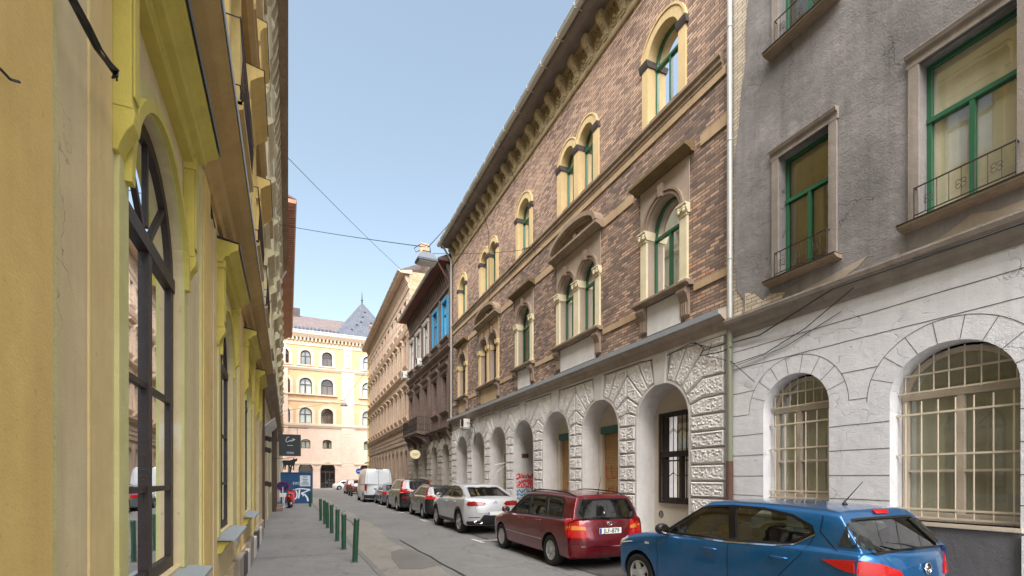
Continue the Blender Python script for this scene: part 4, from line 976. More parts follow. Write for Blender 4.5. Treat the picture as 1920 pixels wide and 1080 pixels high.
    # trained vine trunks on the ground floor wall
build_r2()
def build_r3():
    P = empty('tan_apartment_block', RLOC, RROT)
    tag(P, 'long tall tan brick apartment block at the far end of the right row', 'building')
    X0, X1 = 39.52, 66.2; n = 12; pitch = (X1-X0-.8)/n
    ax = [X0+.4+pitch*(i+.5) for i in range(n)]
    ga = ax
    b = MB()
    b.wall([(X0, 0), (X1, 0), (X1, 6.1), (X0, 6.1)], [arch(c, 1.15, .7 if i != 1 else 0, 3.6, 8) for i, c in enumerate(ga)], 0, .35); b.build('ground_floor_wall', M['tan_dark'], P)
    rows = [(7.0, 9.0), (11.3, 13.2), (14.9, 16.6)]
    holes = [rect(c, 1.0, a, z) for a, z in rows for c in ax]
    b = MB(); b.wall([(X0, 6.1), (X1, 6.1), (X1, 18.6), (X0, 18.6)], holes, 0, .25)
    b.build('brick_wall', M['brick3'], P)
    b = MB(); b.quad((X0, 0, 14), (X0, -10, 14), (X0, -10, 21.5), (X0, 0, 18.9)); b.box(X0, X0+.6, -1.6, -.9, 18.9, 21.3); b.build('party_wall', M['brick_or'], P)
    b = MB()
    for z in range(14): 
        b.box(X0, X1, 0, .07, .5+z*.38, .5+z*.38+.3) if z*.38+.5 > 4.4 else None
    b.build('rustication', M['tan_dark'], P)
    b = MB(); q = []
    for i, c in enumerate(ax):
        b.box(c-pitch/2-.28, c-pitch/2+.28, 0, .08, 0, 4.4); b.cut()
    b.build('pier', M['tan_dark'], P)
    for i, c in enumerate(ga): window(P, c, 1.13, .7 if i != 1 else 0, 4.15, -.3, M['frame_dark'], None, True, 3.6, room=False, n=8)
    for r, (a, z) in enumerate(rows):
        for i, c in enumerate(ax):
            window(P, c, 1.0, a, z, -.18, M['frame_dark'], 'curt' if (i+r) % 3 else None, False, a+(z-a)*.66, room=False, cgap=.4)
            b = MB()
            for s in (-1, 1): b.box(c+s*.6-.09, c+s*.6+.09, 0, .1, a-.1, z+.12)
            if r < 2: b.profile([(-.02, z+.12), (.08, z+.12), (.1, z+.38), (.28, z+.48), (.3, z+.56), (-.02, z+.64)], c-.82, c+.82)
            else: b.profile([(-.02, z+.1), (.12, z+.1), (.14, z+.22), (-.02, z+.24)], c-.74, c+.74)
            b.profile([(-.2, a), (.2, a-.05), (.18, a-.14), (.05, a-.4), (-.02, a-.4)], c-.76, c+.76)
            b.build('window_surround', M['tan_trim'], P)
    b = MB()
    for z, d in ((6.05, .3), (10.3, .28), (14.2, .14), (17.4, .14)): b.profile([(-.02, z), (.06, z), (.1, z+.15), (d, z+.25), (d, z+.33), (-.02, z+.42)], X0, X1); b.cut()
    b.build('string_course', M['tan_trim'], P)
    b = MB()
    for i in range(60): x = X0+.3+i*.44; b.profile([(-.02, 17.9), (.1, 17.9), (.35, 18.3), (.35, 18.5), (-.02, 18.5)], x-.07, x+.07); b.cut()
    b.build('console', M['tan_trim'], P)
    b = MB(); b.prism([(-.2, 18.55), (.78, 18.55), (.84, 18.7), (-.2, 18.9)], X0-.05, X1+.1, 'x'); b.build('eaves', M['tan_trim'], P)
    b = MB(); b.prism([(.8, 18.72), (.8, 18.78), (-6, 22), (-6, 18.9)], X0, X1, 'x'); b.build('roof', M['roof_tile'], P)
    gutter(P, X0, X1+.1, .88, 18.78, .09)
    b = MB(); b.box(X0+.02, X1-.01, -10, -1, 0, 18.5); b.build('core', M['brick3'], P)
    b = MB(); b.box(X1-2.6, X1-1.9, -.6, .1, 19.2, 21.2); b.box(X1-2.7, X1-1.8, -.7, .2, 21.2, 21.4); b.build('chimney', M['brick_or'], P)
    b = MB(); b.tube([(X1+.05, .12, 0), (X1+.05, .12, 18.5)], .07, 6); b.build('downpipe', M['yel_trim'], P)
build_r3()
# ================================================================== far corner palace
def build_far():
    P = empty('corner_palace', (0, 91, 0), math.pi)      # local x = -X world, local y = towards us
    tag(P, 'peach and yellow corner palace closing the street, with grey pyramid tower roof', 'building')
    ax = [-a for a in (-14.7, -11.2, -7.7, -4.2, -.7, 2.8, 6.3, 13.3, 16.8, 20.3, 23.8, 27.3)]
    X0, X1 = -30, 17
    ga = [(-2.8, 2.3), (-6.4, 2.5), (-13.6, 3.6)]+[(-a, 2.4) for a in (-11.2, -7.7, -4.2, -.7, 17.8, 21.3, 24.8)]
    b = MB(); b.wall([(X0, 0), (X1, 0), (X1, 11.1), (X0, 11.1)], [arch(c, w_, 0, 3.3 if w_ < 3 else 3.0, 14) for c, w_ in ga]+[arch(c, 1.5, 7.0, 8.2, 8, .4) for c in ax], 0, .4); b.build('ground_floor_wall', M['far_pink'], P)
    for c, w_ in ga:
        s = 3.3 if w_ < 3 else 3.0
        wo = window(P, c, w_-.05, 0, s+w_/2-.03, -.35, M['frame_dark'], None, True, s-.4, t=.12, mull=(-.35, .35), room=True, n=10, depth=.1)
        b = MB(); b.ring(arch(c, w_+.8, s, s, 12)[1:-1], arch(c, w_+.02, s, s, 12)[1:-1], 0, .08); b.build('arch_ring', M['far_trim'], P)
    for c in ax:
        window(P, c, 1.48, 7.0, 8.58, -.3, M['frame_dark'], 'curt_g', True, 8.2, t=.1, mull=(0,), room=False, n=8)
    rows = [(11.4, 14.1, 2.0), (16.5, 19.3, 2.0), (21.55, 24.1, 1.7)]
    for k, (za, zb, wd) in enumerate(rows):
        a = (11.1, 15.5, 21.2)[k]; e = (15.5, 21.2, 26.8)[k]
        sp = zb-wd/2*.9
        b = MB(); b.wall([(X0, a), (X1, a), (X1, e), (X0, e)], [arch(c, wd, za, sp, 12, wd/2*.9) for c in ax], 0, .4); b.build('storey_wall', M['far_or' if k < 2 else 'far_yel'], P)
        for i, c in enumerate(ax):
            window(P, c, wd-.04, za, zb-.02, -.3, M['frame_dark'], 'curt' if i % 2 else None, True, sp-.25, t=.11, mull=(0,), room=False, cgap=.3, n=10, depth=.06)
            b = MB(); o = arch(c, wd+1.05, za, sp, 12, wd/2*.9+.5); q = arch(c, wd+.02, za, sp, 12, wd/2*.9+.01); b.ring(o, q, 0, .1)
            b.box(c-wd/2-.7, c+wd/2+.7, 0, .3, za-.22, za-.002)
            b.build('window_surround', M['far_trim'], P)
    b = MB()
    for z in (4.15,): b.profile([(0, z), (.15, z), (.2, z+.25), (0, z+.3)], X0, X1); b.cut()
    b.profile([(0, 10.6), (.1, 10.6), (.3, 11.0), (.3, 11.15), (0, 11.3)], X0, X1); b.cut(); b.profile([(0, 20.6), (.1, 20.6), (.3, 21.0), (.3, 21.15), (0, 21.3)], X0, X1); b.cut()
    b.profile([(0, 15.2), (.1, 15.2), (.12, 15.5), (0, 15.55)], X0, X1); b.cut()
    b.box(X0, X1, 0, .12, 24.9, 25.6); b.cut(); b.profile([(0, 26.2), (.5, 26.2), (.8, 26.6), (.95, 26.8), (.95, 27.05), (0, 27.2)], X0, X1)
    b.build('cornice', M['far_trim'], P)
    b = MB(); x = X0
    while x < X1: b.box(x, x+.26, .12, .5, 25.65, 26.2); b.cut(); x += .62
    b.build('dentil', M['far_trim'], P)
    for c in (-9.8, 1.1, -25):
        b = MB(); b.box(c-1.1, c+1.1, 0, .16, 0, 21.0); b.box(c-.7, c+.7, .0, .12, 21.3, 24.9)
        for z in range(0, 18): b.box(c-.9, c+.9, .16, .2, .4+z*.58, .4+z*.58+.5) if z*.58 < 9.8 else None
        b.build('pilaster', M['far_pink'], P)
    b = MB(); b.box(-10.25, -9.35, .12, .22, 21.6, 24.2); b.box(-10.15, -9.45, .22, .3, 21.9, 23.6); b.lathe([(.001, -.05), (.4, 0), (.001, .2)], 10, 'y', (-9.8, .25, 24.0)); b.build('relief', M['far_trim'], P)
    b = MB(); b.add([(X0, .6, 27.1), (X1, .6, 27.1), (X1, -6, 31.8), (X0, -6, 31.8), (X1, -14, 27), (X0, -14, 27)], [(0, 1, 2, 3), (3, 2, 4, 5), (1, 4, 2), (0, 3, 5)]); b.build('roof', M['roof_tile'], P)
    b = MB(); b.prism([(.95, 27.05), (1.0, 27.2), (.3, 27.6), (.3, 27.2)], X0, X1, 'x'); 
    i = 0; x = -8.5
    b.build('flashing', M['flash'], P)
    b = MB(); x = -8
    while x < X1: b.lathe([(.001, -.04), (.28, 0), (.001, .04)], 8, 'y', (x, .45, 27.75)); x += .62
    b.build('snow_guard', M['slate'], P)
    # tower
    cx = -12.9; h = 5.6
    b = MB(); b.add([(cx-h, .7, 27.15), (cx+h, .7, 27.15), (cx+h, -10.5, 27.15), (cx-h, -10.5, 27.15), (cx, -4.9, 35.6)], [(0, 1, 4), (1, 2, 4), (2, 3, 4), (3, 0, 4), (0, 3, 2, 1)]); t = b.build('tower_roof', M['slate'], P)
    b = MB(); b.tube([(cx, -4.9, 35.3), (cx, -4.9, 37.6)], [.16, .03], 6); b.lathe([(.001, -.25), (.22, 0), (.001, .25)], 8, 'z', (cx, -4.9, 36.0)); b.build('finial', M['dark_flash'], t)
    b = MB()
    for k, (dx, z) in enumerate(((-2.1, 29.3), (-1.2, 30.8), (.2, 32.0), (1.4, 30.0), (2.4, 28.8), (-.3, 33.2), (.6, 30.8))): f = (z-27.15)/8.45; b.box(cx+dx-.2, cx+dx+.2, .7-5.6*f-.3, .7-5.6*f+.14, z-.12, z+.12); b.cut()
    b.build('roof_hatch', M['dark_flash'], t)
    b = MB(); b.box(-2, 4.5, -7, -5.4, 31, 33.0); b.build('chimney', M['cap'], P)
    b = MB(); b.box(X0, X1, -14, -1.5, 0, 27); b.build('core', M['far_pink'], P)
build_far()
# ================================================================== left row
def L_empty(name, label):
    P = empty(name, (-.75, 0, 0), -math.pi/2); tag(P, label, 'building'); return P
def build_l1():
    P = L_empty('yellow_palace', 'yellow stuccoed palace with tall arched brown windows, along the left pavement')
    # local x = -Y world ; facade from Y=-8 .. 16.6
    A, B = -16.6, 8
    cs = [-(3.74+3.65*k) for k in range(-3, 4)]; w_ = 1.44; zb, sp = 1.08, 3.22
    b = MB(); holes = [arch(c, w_, zb, sp, 24) for c in cs if c != cs[-1]]
    dc = cs[-1]; holes.append(arch(dc, 1.5, .0, sp, 24))
    b.wall([(A, 0), (B, 0), (B, 4.8), (A, 4.8)], holes, 0, .2); b.build('ground_floor_wall', M['yel_wall'], P)
    for c in cs[:-1]:
        wo = window(P, c, w_-.01, zb, sp+w_/2-.005, -.05, M['brown_wood'], None, True, sp, t=.085, mull=(0,), bars_z=(zb+.6, zb+1.25), glass='glass_left', fan=True, depth=.035, n=24)
        b = MB(); b.ring(arch(c, w_+.3, zb-.02, sp, 24), arch(c, w_, zb-.02, sp, 24), 0, .02); b.build('window_band', M['pale_trim'], P)
        b = MB()
        b.ring(arch(c, w_+.14, sp, sp, 24)[1:-1], arch(c, w_+.02, sp, sp, 24)[1:-1], 0, .05); b.build('archivolt', M['yel_trim'], P)
    b = MB(); b.box(dc-.75, dc+.75, -.18, -.1, 0, 3.1)
    for k in (-.38, .38):
        for z0, z1 in ((.3, 1.1), (1.3, 2.9)): b.box(dc+k-.28, dc+k+.28, -.1, -.07, z0, z1)
    b.build('door', M['brown_wood'], P)
    window(P, dc, 1.48, 3.1, sp+.74, -.1, M['brown_wood'], None, True, 3.2, t=.07, fan=False, n=20)
    for c in cs:
        # drops either side, entablature and hood
        b = MB()
        for s in (-1, 1):
            x = c+s*(w_/2+.125)
            b.box(x-.058, x+.058, .0, .075, 3.53, 4.29); b.box(x-.04, x+.04, .075, .085, 3.58, 4.2)
            b.profile([(0, 3.53), (.078, 3.53), (.088, 3.49), (.082, 3.44), (.055, 3.40), (.03, 3.34), (.02, 3.30), (0, 3.30)], x-.058, x+.058)
            b.box(x-.062, x+.062, .0, .082, 3.51, 3.532)
            b.box(x-.075, x+.075, 0, .09, 4.2, 4.29); b.cut()
        b.build('hood_pilaster', M['yel_trim'], P, bevel=.006)
        b = MB(); b.box(c-w_/2-.19, c+w_/2+.19, 0, .10, 4.05, 4.22) if False else None
        x0, x1 = c-w_/2-.2, c+w_/2+.2
        b.profile([(0, 4.26), (.07, 4.26), (.07, 4.29), (.085, 4.30), (.085, 4.33), (.13, 4.34), (.14, 4.37), (.18, 4.40), (.22, 4.42), (.225, 4.49), (0, 4.52)], x0-.02, x1+.02); b.build('window_hood', M['yel_trim'], P)
        b = MB(); b.profile([(.232, 4.45), (.238, 4.45), (.238, 4.502), (0, 4.55), (0, 4.525), (.232, 4.496)], x0-.03, x1+.03); b.build('hood_flashing', M['dark_flash'], P)
        if c != dc:
            b = MB(); b.profile([(-.1, 1.07), (.19, 1.03), (.19, 1.0), (.17, 1.0), (.17, 1.015), (-.1, 1.03)], c-w_/2-.16, c+w_/2+.16); b.build('sill', M['flash'], P)
            b = MB(); b.profile([(0, .86), (.05, .88), (.08, .95), (.13, 1.0), (0, 1.01)], c-w_/2-.1, c+w_/2+.1); b.build('sill_moulding', M['yel_trim'], P)
    # pilaster strips between windows
    for k in range(-3, 4):
        c = -(3.74+3.65*k)+1.825
        b = MB(); b.box(c-.21, c+.21, 0, .03, .5, 4.7); b.build('pilaster_strip', M['och_wall'], P)
        b = MB(); b.box(c-.27, c-.21, 0, .02, .5, 4.7); b.cut(); b.box(c+.21, c+.28, 0, .02, .5, 4.7); b.build('strip_edge', M['pale_trim'], P)
        b = MB(); b.box(c-.9, c-.62, 0, .008, .5, 4.7); b.build('painted_band', M['och2_wall'], P)
    b = MB(); b.box(A, B, 0, .03, 0, .5)
    b.build('plinth_band', M['yel_wall'], P)
    for k in range(1, 8):
        b = MB(); x = -7.6-k*1.15
        if x < A+.3: break
        h = .42+.1*(k % 2); b.box(x-.5, x+.5, 0, .1, 0, h)
        b.build('plinth_stone', M['cornice'] if k % 2 else M['r1_white'], P, bevel=.012)
    b = MB()
    for y in (9.2, 12.9): b.box(-y-.3, -y+.3, .0, .12, .12, .5); b.box(-y-.2, -y+.2, .12, .125, .18, .44); b.cut()
    b.build('cellar_vent', M['cap'], P)
    b = MB(); b.box(-8.9-.12, -8.9+.12, 0, .03, .68, .95); b.build('wall_hatch', M['cornice'], P)
    # cornice
    b = MB(); b.profile([(-.05, 4.68), (.04, 4.68), (.06, 4.76), (.12, 4.80), (.14, 4.9), (.24, 4.95), (.30, 5.0), (.33, 5.02), (.33, 5.1), (-.05, 5.18)], A, B); b.build('cornice', M['ochre_soffit'], P)
    b = MB(); b.profile([(.335, 5.03), (.342, 5.03), (.342, 5.115), (-.05, 5.2), (-.05, 5.19), (.335, 5.108)], A-.01, B); b.build('flashing', M['flash'], P)
    # upper floors
    rows = [(6.3, 8.7, .34), (10.7, 12.7, .26), (14.4, 16.0, .18)]
    b = MB(); b.wall([(A, 4.8), (B, 4.8), (B, 18.8), (A, 18.8)], [rect(c, 1.2, a, z) for a, z, d in rows for c in cs], 0, .2); b.build('upper_wall', M['yel_up'], P)
    for a, z, d in rows:
        for c in cs:
            window(P, c, 1.18, a, z, -.05, M['brown_wood'], 'curt', False, a+(z-a)*.65, glass='glass_left', room=False)
            b = MB()
            for s in (-1, 1): b.box(c+s*.72-.1, c+s*.72+.1, 0, .12, a-.1, z+.15)
            b.profile([(0, z+.15), (.1, z+.15), (.12, z+.4), (d*.7, z+.5), (d, z+.56), (d, z+.66), (0, z+.72)], c-.95, c+.95); b.build('window_surround', M['yel_up'], P)
            b = MB(); b.profile([(0, a-.1), (d*.8, a-.1), (d*.8, a-.18), (.1, a-.3), (0, a-.5)], c-.9, c+.9); b.build('sill', M['ochre_soffit'], P)
            b = MB(); b.profile([(0, z+.722), (d+.01, z+.665), (d+.01, z+.655), (d+.016, z+.655), (d+.016, z+.672), (0, z+.73)], c-.96, c+.96); b.build('hood_flashing', M['dark_flash'], P)
            if a < 7:
                b = MB(); b.box(c-.9, c+.9, 0, .26, a-.14, a-.1); 
                for zz in (a+.1, a+.9): b.tube([(c-.88, .02, zz), (c-.88, .24, zz), (c+.88, .24, zz), (c+.88, .02, zz)], .010, 4)
                for i in range(15): x = c-.9+1.8*i/14; b.tube([(x, .24, a-.08), (x, .27, a+.4), (x, .24, a+.9)], .007, 4)
                b.build('balconet', M['iron'], P)
    b = MB(); b.profile([(-.02, 9.9), (.1, 9.9), (.2, 10.05), (.2, 10.15), (-.02, 10.2)], A, B); b.build('string_course', M['ochre_soffit'], P)
    b = MB(); b.profile([(-.02, 17.6), (.1, 17.6), (.2, 18.2), (.74, 18.5), (.74, 18.75), (-.02, 18.8)], A, B); b.build('eaves', M['cream_orn'], P)
    b = MB(); b.box(A, B, -8, -1.2, 0, 18.7); b.build('core', M['yel_up'], P)
    b = MB(); b.quad((A, 0, 0), (A, -8, 0), (A, -8, 18.7), (A, 0, 18.7)); b.build('end_wall', M['yel_up'], P)
    # cable bundle and stray wire on the near wall
    b = MB(); rnd = random.Random(3)
    for k in range(6):
        o = [rnd.uniform(-.012, .012) for _ in range(6)]
        b.tube([(-2.090+o[0]*.8, .05+.004*k, 3.450+o[1]*.6), (-2.200+o[1]*.8, .05+.004*k, 3.440+o[3]*.6), (-2.320+o[2]*.8, .05+.004*k, 3.460+o[5]*.6), (-2.450+o[3]*.8, .05+.004*k, 3.470+o[1]*.6), (-2.570+o[4]*.8, .05+.004*k, 3.510+o[3]*.6), (-2.670+o[5]*.8, .05+.004*k, 3.550+o[5]*.6), (-2.650+o[0]*.8, .05+.004*k, 3.510+o[1]*.6)], .0045, 5)
    b.build('cable_bundle', M['wire'], P)
    b = MB(); b.tube([(-1.670, .05, 2.820), (-1.750, .05, 2.850), (-1.800, .05, 2.860), (-1.850, .05, 2.890)], .004, 5); b.build('stray_wire', M['wire'], P)
    b = MB(); b.tube([(-5.35, .02, 4.7), (-5.6, .02, 4.62), (-5.95, .02, 4.5)], .008, 4); b.tube([(-5.55, .02, 4.7), (-5.9, .02, 4.58), (-6.2, .02, 4.52)], .006, 4); b.build('facade_wire', M['wire'], P)
build_l1()
def build_l2():
    P = L_empty('cream_house', 'cream house with ornate plaster eaves frieze, left side beyond the yellow palace')
    A, B = -43, -16.62
    cs = [-(18.4+3.4*k) for k in range(8)]
    holes = [rect(c, 1.3, 1.1 if i not in (1, 3) else 0, 3.7) for i, c in enumerate(cs)]
    b = MB(); b.wall([(A, 0), (B, 0), (B, 4.9), (A, 4.9)], holes, 0, .3); b.build('ground_floor_wall', M['cream'], P)
    for i, c in enumerate(cs): window(P, c, 1.28, 1.1 if i not in (1, 3) else 0, 3.7, -.1, M['brown_wood'], None, False, 2.8, glass='glass_left')
    b = MB()
    for s in (-1, 1): b.box(cs[3]+s*.85-.2, cs[3]+s*.85+.2, 0, .2, 0, 3.9); b.cut()
    b.box(cs[3]-1.05, cs[3]+1.05, 0, .24, 3.9, 4.2); b.build('door_surround', M['door'], P)
    rows = [(6.2, 8.5, .3), (10.6, 12.8, .28), (14.6, 16.4, .2)]
    b = MB(); b.wall([(A, 4.9), (B, 4.9), (B, 19), (A, 19)], [rect(c, 1.1, a, z) for a, z, d in rows for c in cs], 0, .2); b.build('upper_wall', M['cream'], P)
    for a, z, d in rows:
        for c in cs:
            window(P, c, 1.08, a, z, -.05, M['frame_pale'], 'curt', False, a+(z-a)*.65, glass='glass_left', room=False)
            b = MB()
            for s in (-1, 1): b.box(c+s*.68-.1, c+s*.68+.1, 0, .16, a-.1, z+.15)
            b.profile([(0, z+.15), (.14, z+.15), (.16, z+.4), (d, z+.5), (d+.05, z+.56), (d+.05, z+.66), (0, z+.72)], c-.95, c+.95)
            b.lathe([(.001, -.2), (.18, -.1), (.2, .1), (.001, .2)], 8, 'y', (c, .16, z+.9)); b.build('window_surround', M['cream'], P)
            b = MB(); b.profile([(0, a-.1), (d, a-.1), (d, a-.2), (.1, a-.3), (0, a-.7)], c-.9, c+.9); b.build('sill', M['cream_orn'], P)
    b = MB(); b.profile([(-.05, 4.7), (.06, 4.7), (.16, 4.9), (.36, 5.0), (.38, 5.15), (-.05, 5.25)], A, B); b.build('cornice', M['course'], P)
    b = MB(); b.profile([(-.02, 9.5), (.1, 9.5), (.22, 9.75), (-.02, 9.85)], A, B); b.cut(); b.profile([(-.02, 13.5), (.1, 13.5), (.22, 13.75), (-.02, 13.85)], A, B); b.build('string_course', M['cream'], P)
    b = MB(); b.box(A, B, 0, .08, 17.0, 18.6); b.profile([(0, 16.8), (.14, 16.8), (.16, 17.0), (0, 17.05)], A, B); b.build('frieze', M['cream_orn'], P)
    b = MB(); x = A+.3; k = 0
    while x < B-.2:
        b.profile([(.08, 17.2), (.18, 17.2), (.2, 17.6), (.34, 18.0), (.42, 18.4), (.42, 18.62), (.08, 18.62)], x-.12, x+.12)
        for t in range(5): b.lathe([(.001, -.03), (.09, 0), (.001, .09)], 7, 'y', (x+.38+.13*math.cos(t*1.3), .08+.03*(t % 2), 17.9+.32*math.sin(t*1.3)))
        b.cut(); x += .74; k += 1
    b.build('console', M['cream_orn'], P)
    b = MB(); b.box(A, B, -.1, .70, 18.62, 18.78); b.cut(); b.prism([(.62, 18.78), (.74, 18.8), (.74, 18.95), (.3, 19.0), (-.1, 19.0), (-.1, 18.78)], A, B, 'x'); b.build('eaves', M['course'], P)
    b = MB(); b.box(A, B, -8, -1.2, 0, 18.9); b.build('core', M['cream'], P)
    b = MB(); b.prism([(.76, 18.96), (.76, 19.04), (-6, 22), (-6, 19)], A, B, 'x'); b.build('roof', M['roof_tile'], P)
    b = MB(); b.tube([(A+.15, .14, 0), (A+.15, .14, 17.6), (A+.1, .6, 18.5)], .075, 10)
    for z in (3, 7.9, 12, 15): b.lathe([(.085, -.06), (.1, 0), (.085, .06)], 10, 'z', (A+.15, .14, z))
    b.build('downpipe', M['zinc'], P, smooth='a')
    b = MB(); b.prism([(.02, 3.35), (.36, 3.7), (.37, 3.72), (.02, 3.38)], -20.5, -17.2, 'x'); b.build('awning', M['white_p'], P)
    b = MB(); b.tube([(-16.9, .06, .2), (-16.9, .06, 4.6)], .035, 8); b.build('downpipe', M['rust'], P)
    for z_, x_ in ((2.6, -17.4), (1.5, -17.6), (3.0, -17.9)):
        b = MB(); b.box(x_-.05, x_+.05, 0, .16, z_, z_+.16); b.lathe([(.001, -.09), (.07, -.05), (.06, .07), (.001, .1)], 8, 'z', (x_, .2, z_+.05)); b.build('wall_lamp', M['iron'], P)
build_l2()
def build_l3():
    P = L_empty('tall_brick_house', 'tallest house of the left row, with ribbed orange eaves soffit')
    A, B = -84, -43.02
    cs = [-(45.5+3.7*k) for k in range(10)]
    rows = [(1.0, 3.6), (6.5, 8.6), (10.8, 12.8), (15, 17), (19.3, 21.2)]
    b = MB(); b.wall([(A, 0), (B, 0), (B, 24.2), (A, 24.2)], [rect(c, 1.2, a, z) for a, z in rows for c in cs], 0, .2); b.build('wall', M['cream'], P)
    for a, z in rows:
        for c in cs:
            window(P, c, 1.18, a, z, -.05, M['frame_dark'], None, False, a+(z-a)*.65, glass='glass_left', room=False)
            if a > 2: b = MB(); b.profile([(0, z+.1), (.1, z+.1), (.25, z+.4), (0, z+.5)], c-.85, c+.85); b.build('window_hood', M['cream_orn'], P)
    b = MB(); b.prism([(-.1, 24.2), (1.3, 24.2), (1.38, 24.35), (1.38, 24.5), (-.1, 24.8)], A, B, 'x'); b.build('eaves', M['orange_soffit'], P)
    b = MB(); x = A+.2
    for i in range(96): b.profile([(0, 23.7), (.2, 23.75), (.9, 24.05), (1.25, 24.1), (1.25, 24.2), (0, 24.2)], x-.08, x+.08); b.cut(); x += .42
    b.build('rafter', M['orange_soffit'], P)
    b = MB(); b.box(A, B, -8, -1, 0, 24.2); b.build('core', M['cream'], P)
    b = MB(); b.prism([(1.4, 24.5), (1.4, 24.58), (-6, 27.5), (-6, 24.8)], A, B, 'x'); b.build('roof', M['roof_tile'], P)
build_l3()
# ================================================================== cars
def interp(tab, x):
    if x <= tab[0][0]: return tab[0][1]
    for (a, va), (b, vb) in zip(tab, tab[1:]):
        if x <= b: t = (x-a)/(b-a); return va+(vb-va)*t
    return tab[-1][1]
def half_loop(kind, hw, xF, xA, xB, xC, xD, xR, zf, nC=11):
    """left half of a plan loop from the front centre round the side to the rear centre"""
    P = []
    if kind == 'low':
        for t in (0, .35, .65, .86, .955): P.append((xA+(xF-xA)*(1-t**3.0), hw*t))
        for i in range(1, 6): t = i/5; P.append((xA+(xB-xA)*t, hw*(.955+.045*min(1, t*1.6))))
        for i in range(1, nC+1): t = i/nC; P.append((xB+(xC-xB)*t, hw))
        for i in range(1, 5): t = i/4; P.append((xC+(xD-xC)*t, hw*(1-.045*t*t)))
        for t in (.86, .65, .35, 0): P.append((xD+(xR-xD)*(1-t**3.0), hw*t))
    else:
        for t in (0, .15, .3, .45, .6): P.append((xB+(xF-xB)*(1-t**2.2), hw*t))
        for t in (.7, .8, .9, .97, 1): P.append((xB+(xF-xB)*(1-t**2.2), hw*t))
        for i in range(1, nC+1): t = i/nC; P.append((xB+(xC-xB)*t, hw))
        for t in (.97, .9, .8, .7): P.append((xC+(xR-xC)*(1-t**2.2), hw*t))
        for t in (.55, .4, .2, 0): P.append((xC+(xR-xC)*(1-t**2.2), hw*t))
    return [(x, y, zf(x)) for x, y in P]
def loft(halves):
    vs = []; n = len(halves[0]); ring = 2*n-2
    for hl in halves:
        vs += hl+[(x, -y, z) for x, y, z in hl[1:-1][::-1]]
    fs = []
    for k in range(len(halves)-1):
        for i in range(ring): fs.append((k*ring+i, k*ring+(i+1) % ring, (k+1)*ring+(i+1) % ring, (k+1)*ring+i))
    def cap(k):
        b = k*ring; out = []
        for i in range(n-1):
            l0, l1 = b+i, b+i+1; r0 = b+(ring-i) % ring; r1 = b+(ring-i-1) if i < n-2 else l1
            f = []
            for q in (l0, l1, r1, r0):
                if q not in f: f.append(q)
            if len(f) > 2: out.append(tuple(f))
        return out
    return vs, fs+cap(0)+cap(len(halves)-1)
def mesh_obj(vs, fs, mats, sub=0):
    me = bpy.data.meshes.new('m'); me.from_pydata(vs, [], fs)
    bm = bmesh.new(); bm.from_mesh(me); bmesh.ops.remove_doubles(bm, verts=bm.verts, dist=1e-5); bmesh.ops.recalc_face_normals(bm, faces=bm.faces); bm.to_mesh(me); bm.free()
    for m in mats: me.materials.append(m)
    o = bpy.data.objects.new('m', me); COL.objects.link(o)
    if sub: s = o.modifiers.new('s', 'SUBSURF'); s.levels = sub; s.render_levels = sub
    return o
def bake(o, name):
    dg = bpy.context.evaluated_depsgraph_get(); me = bpy.data.meshes.new_from_object(o.evaluated_get(dg)); me.name = name
    o.modifiers.clear(); o.data = me; return o
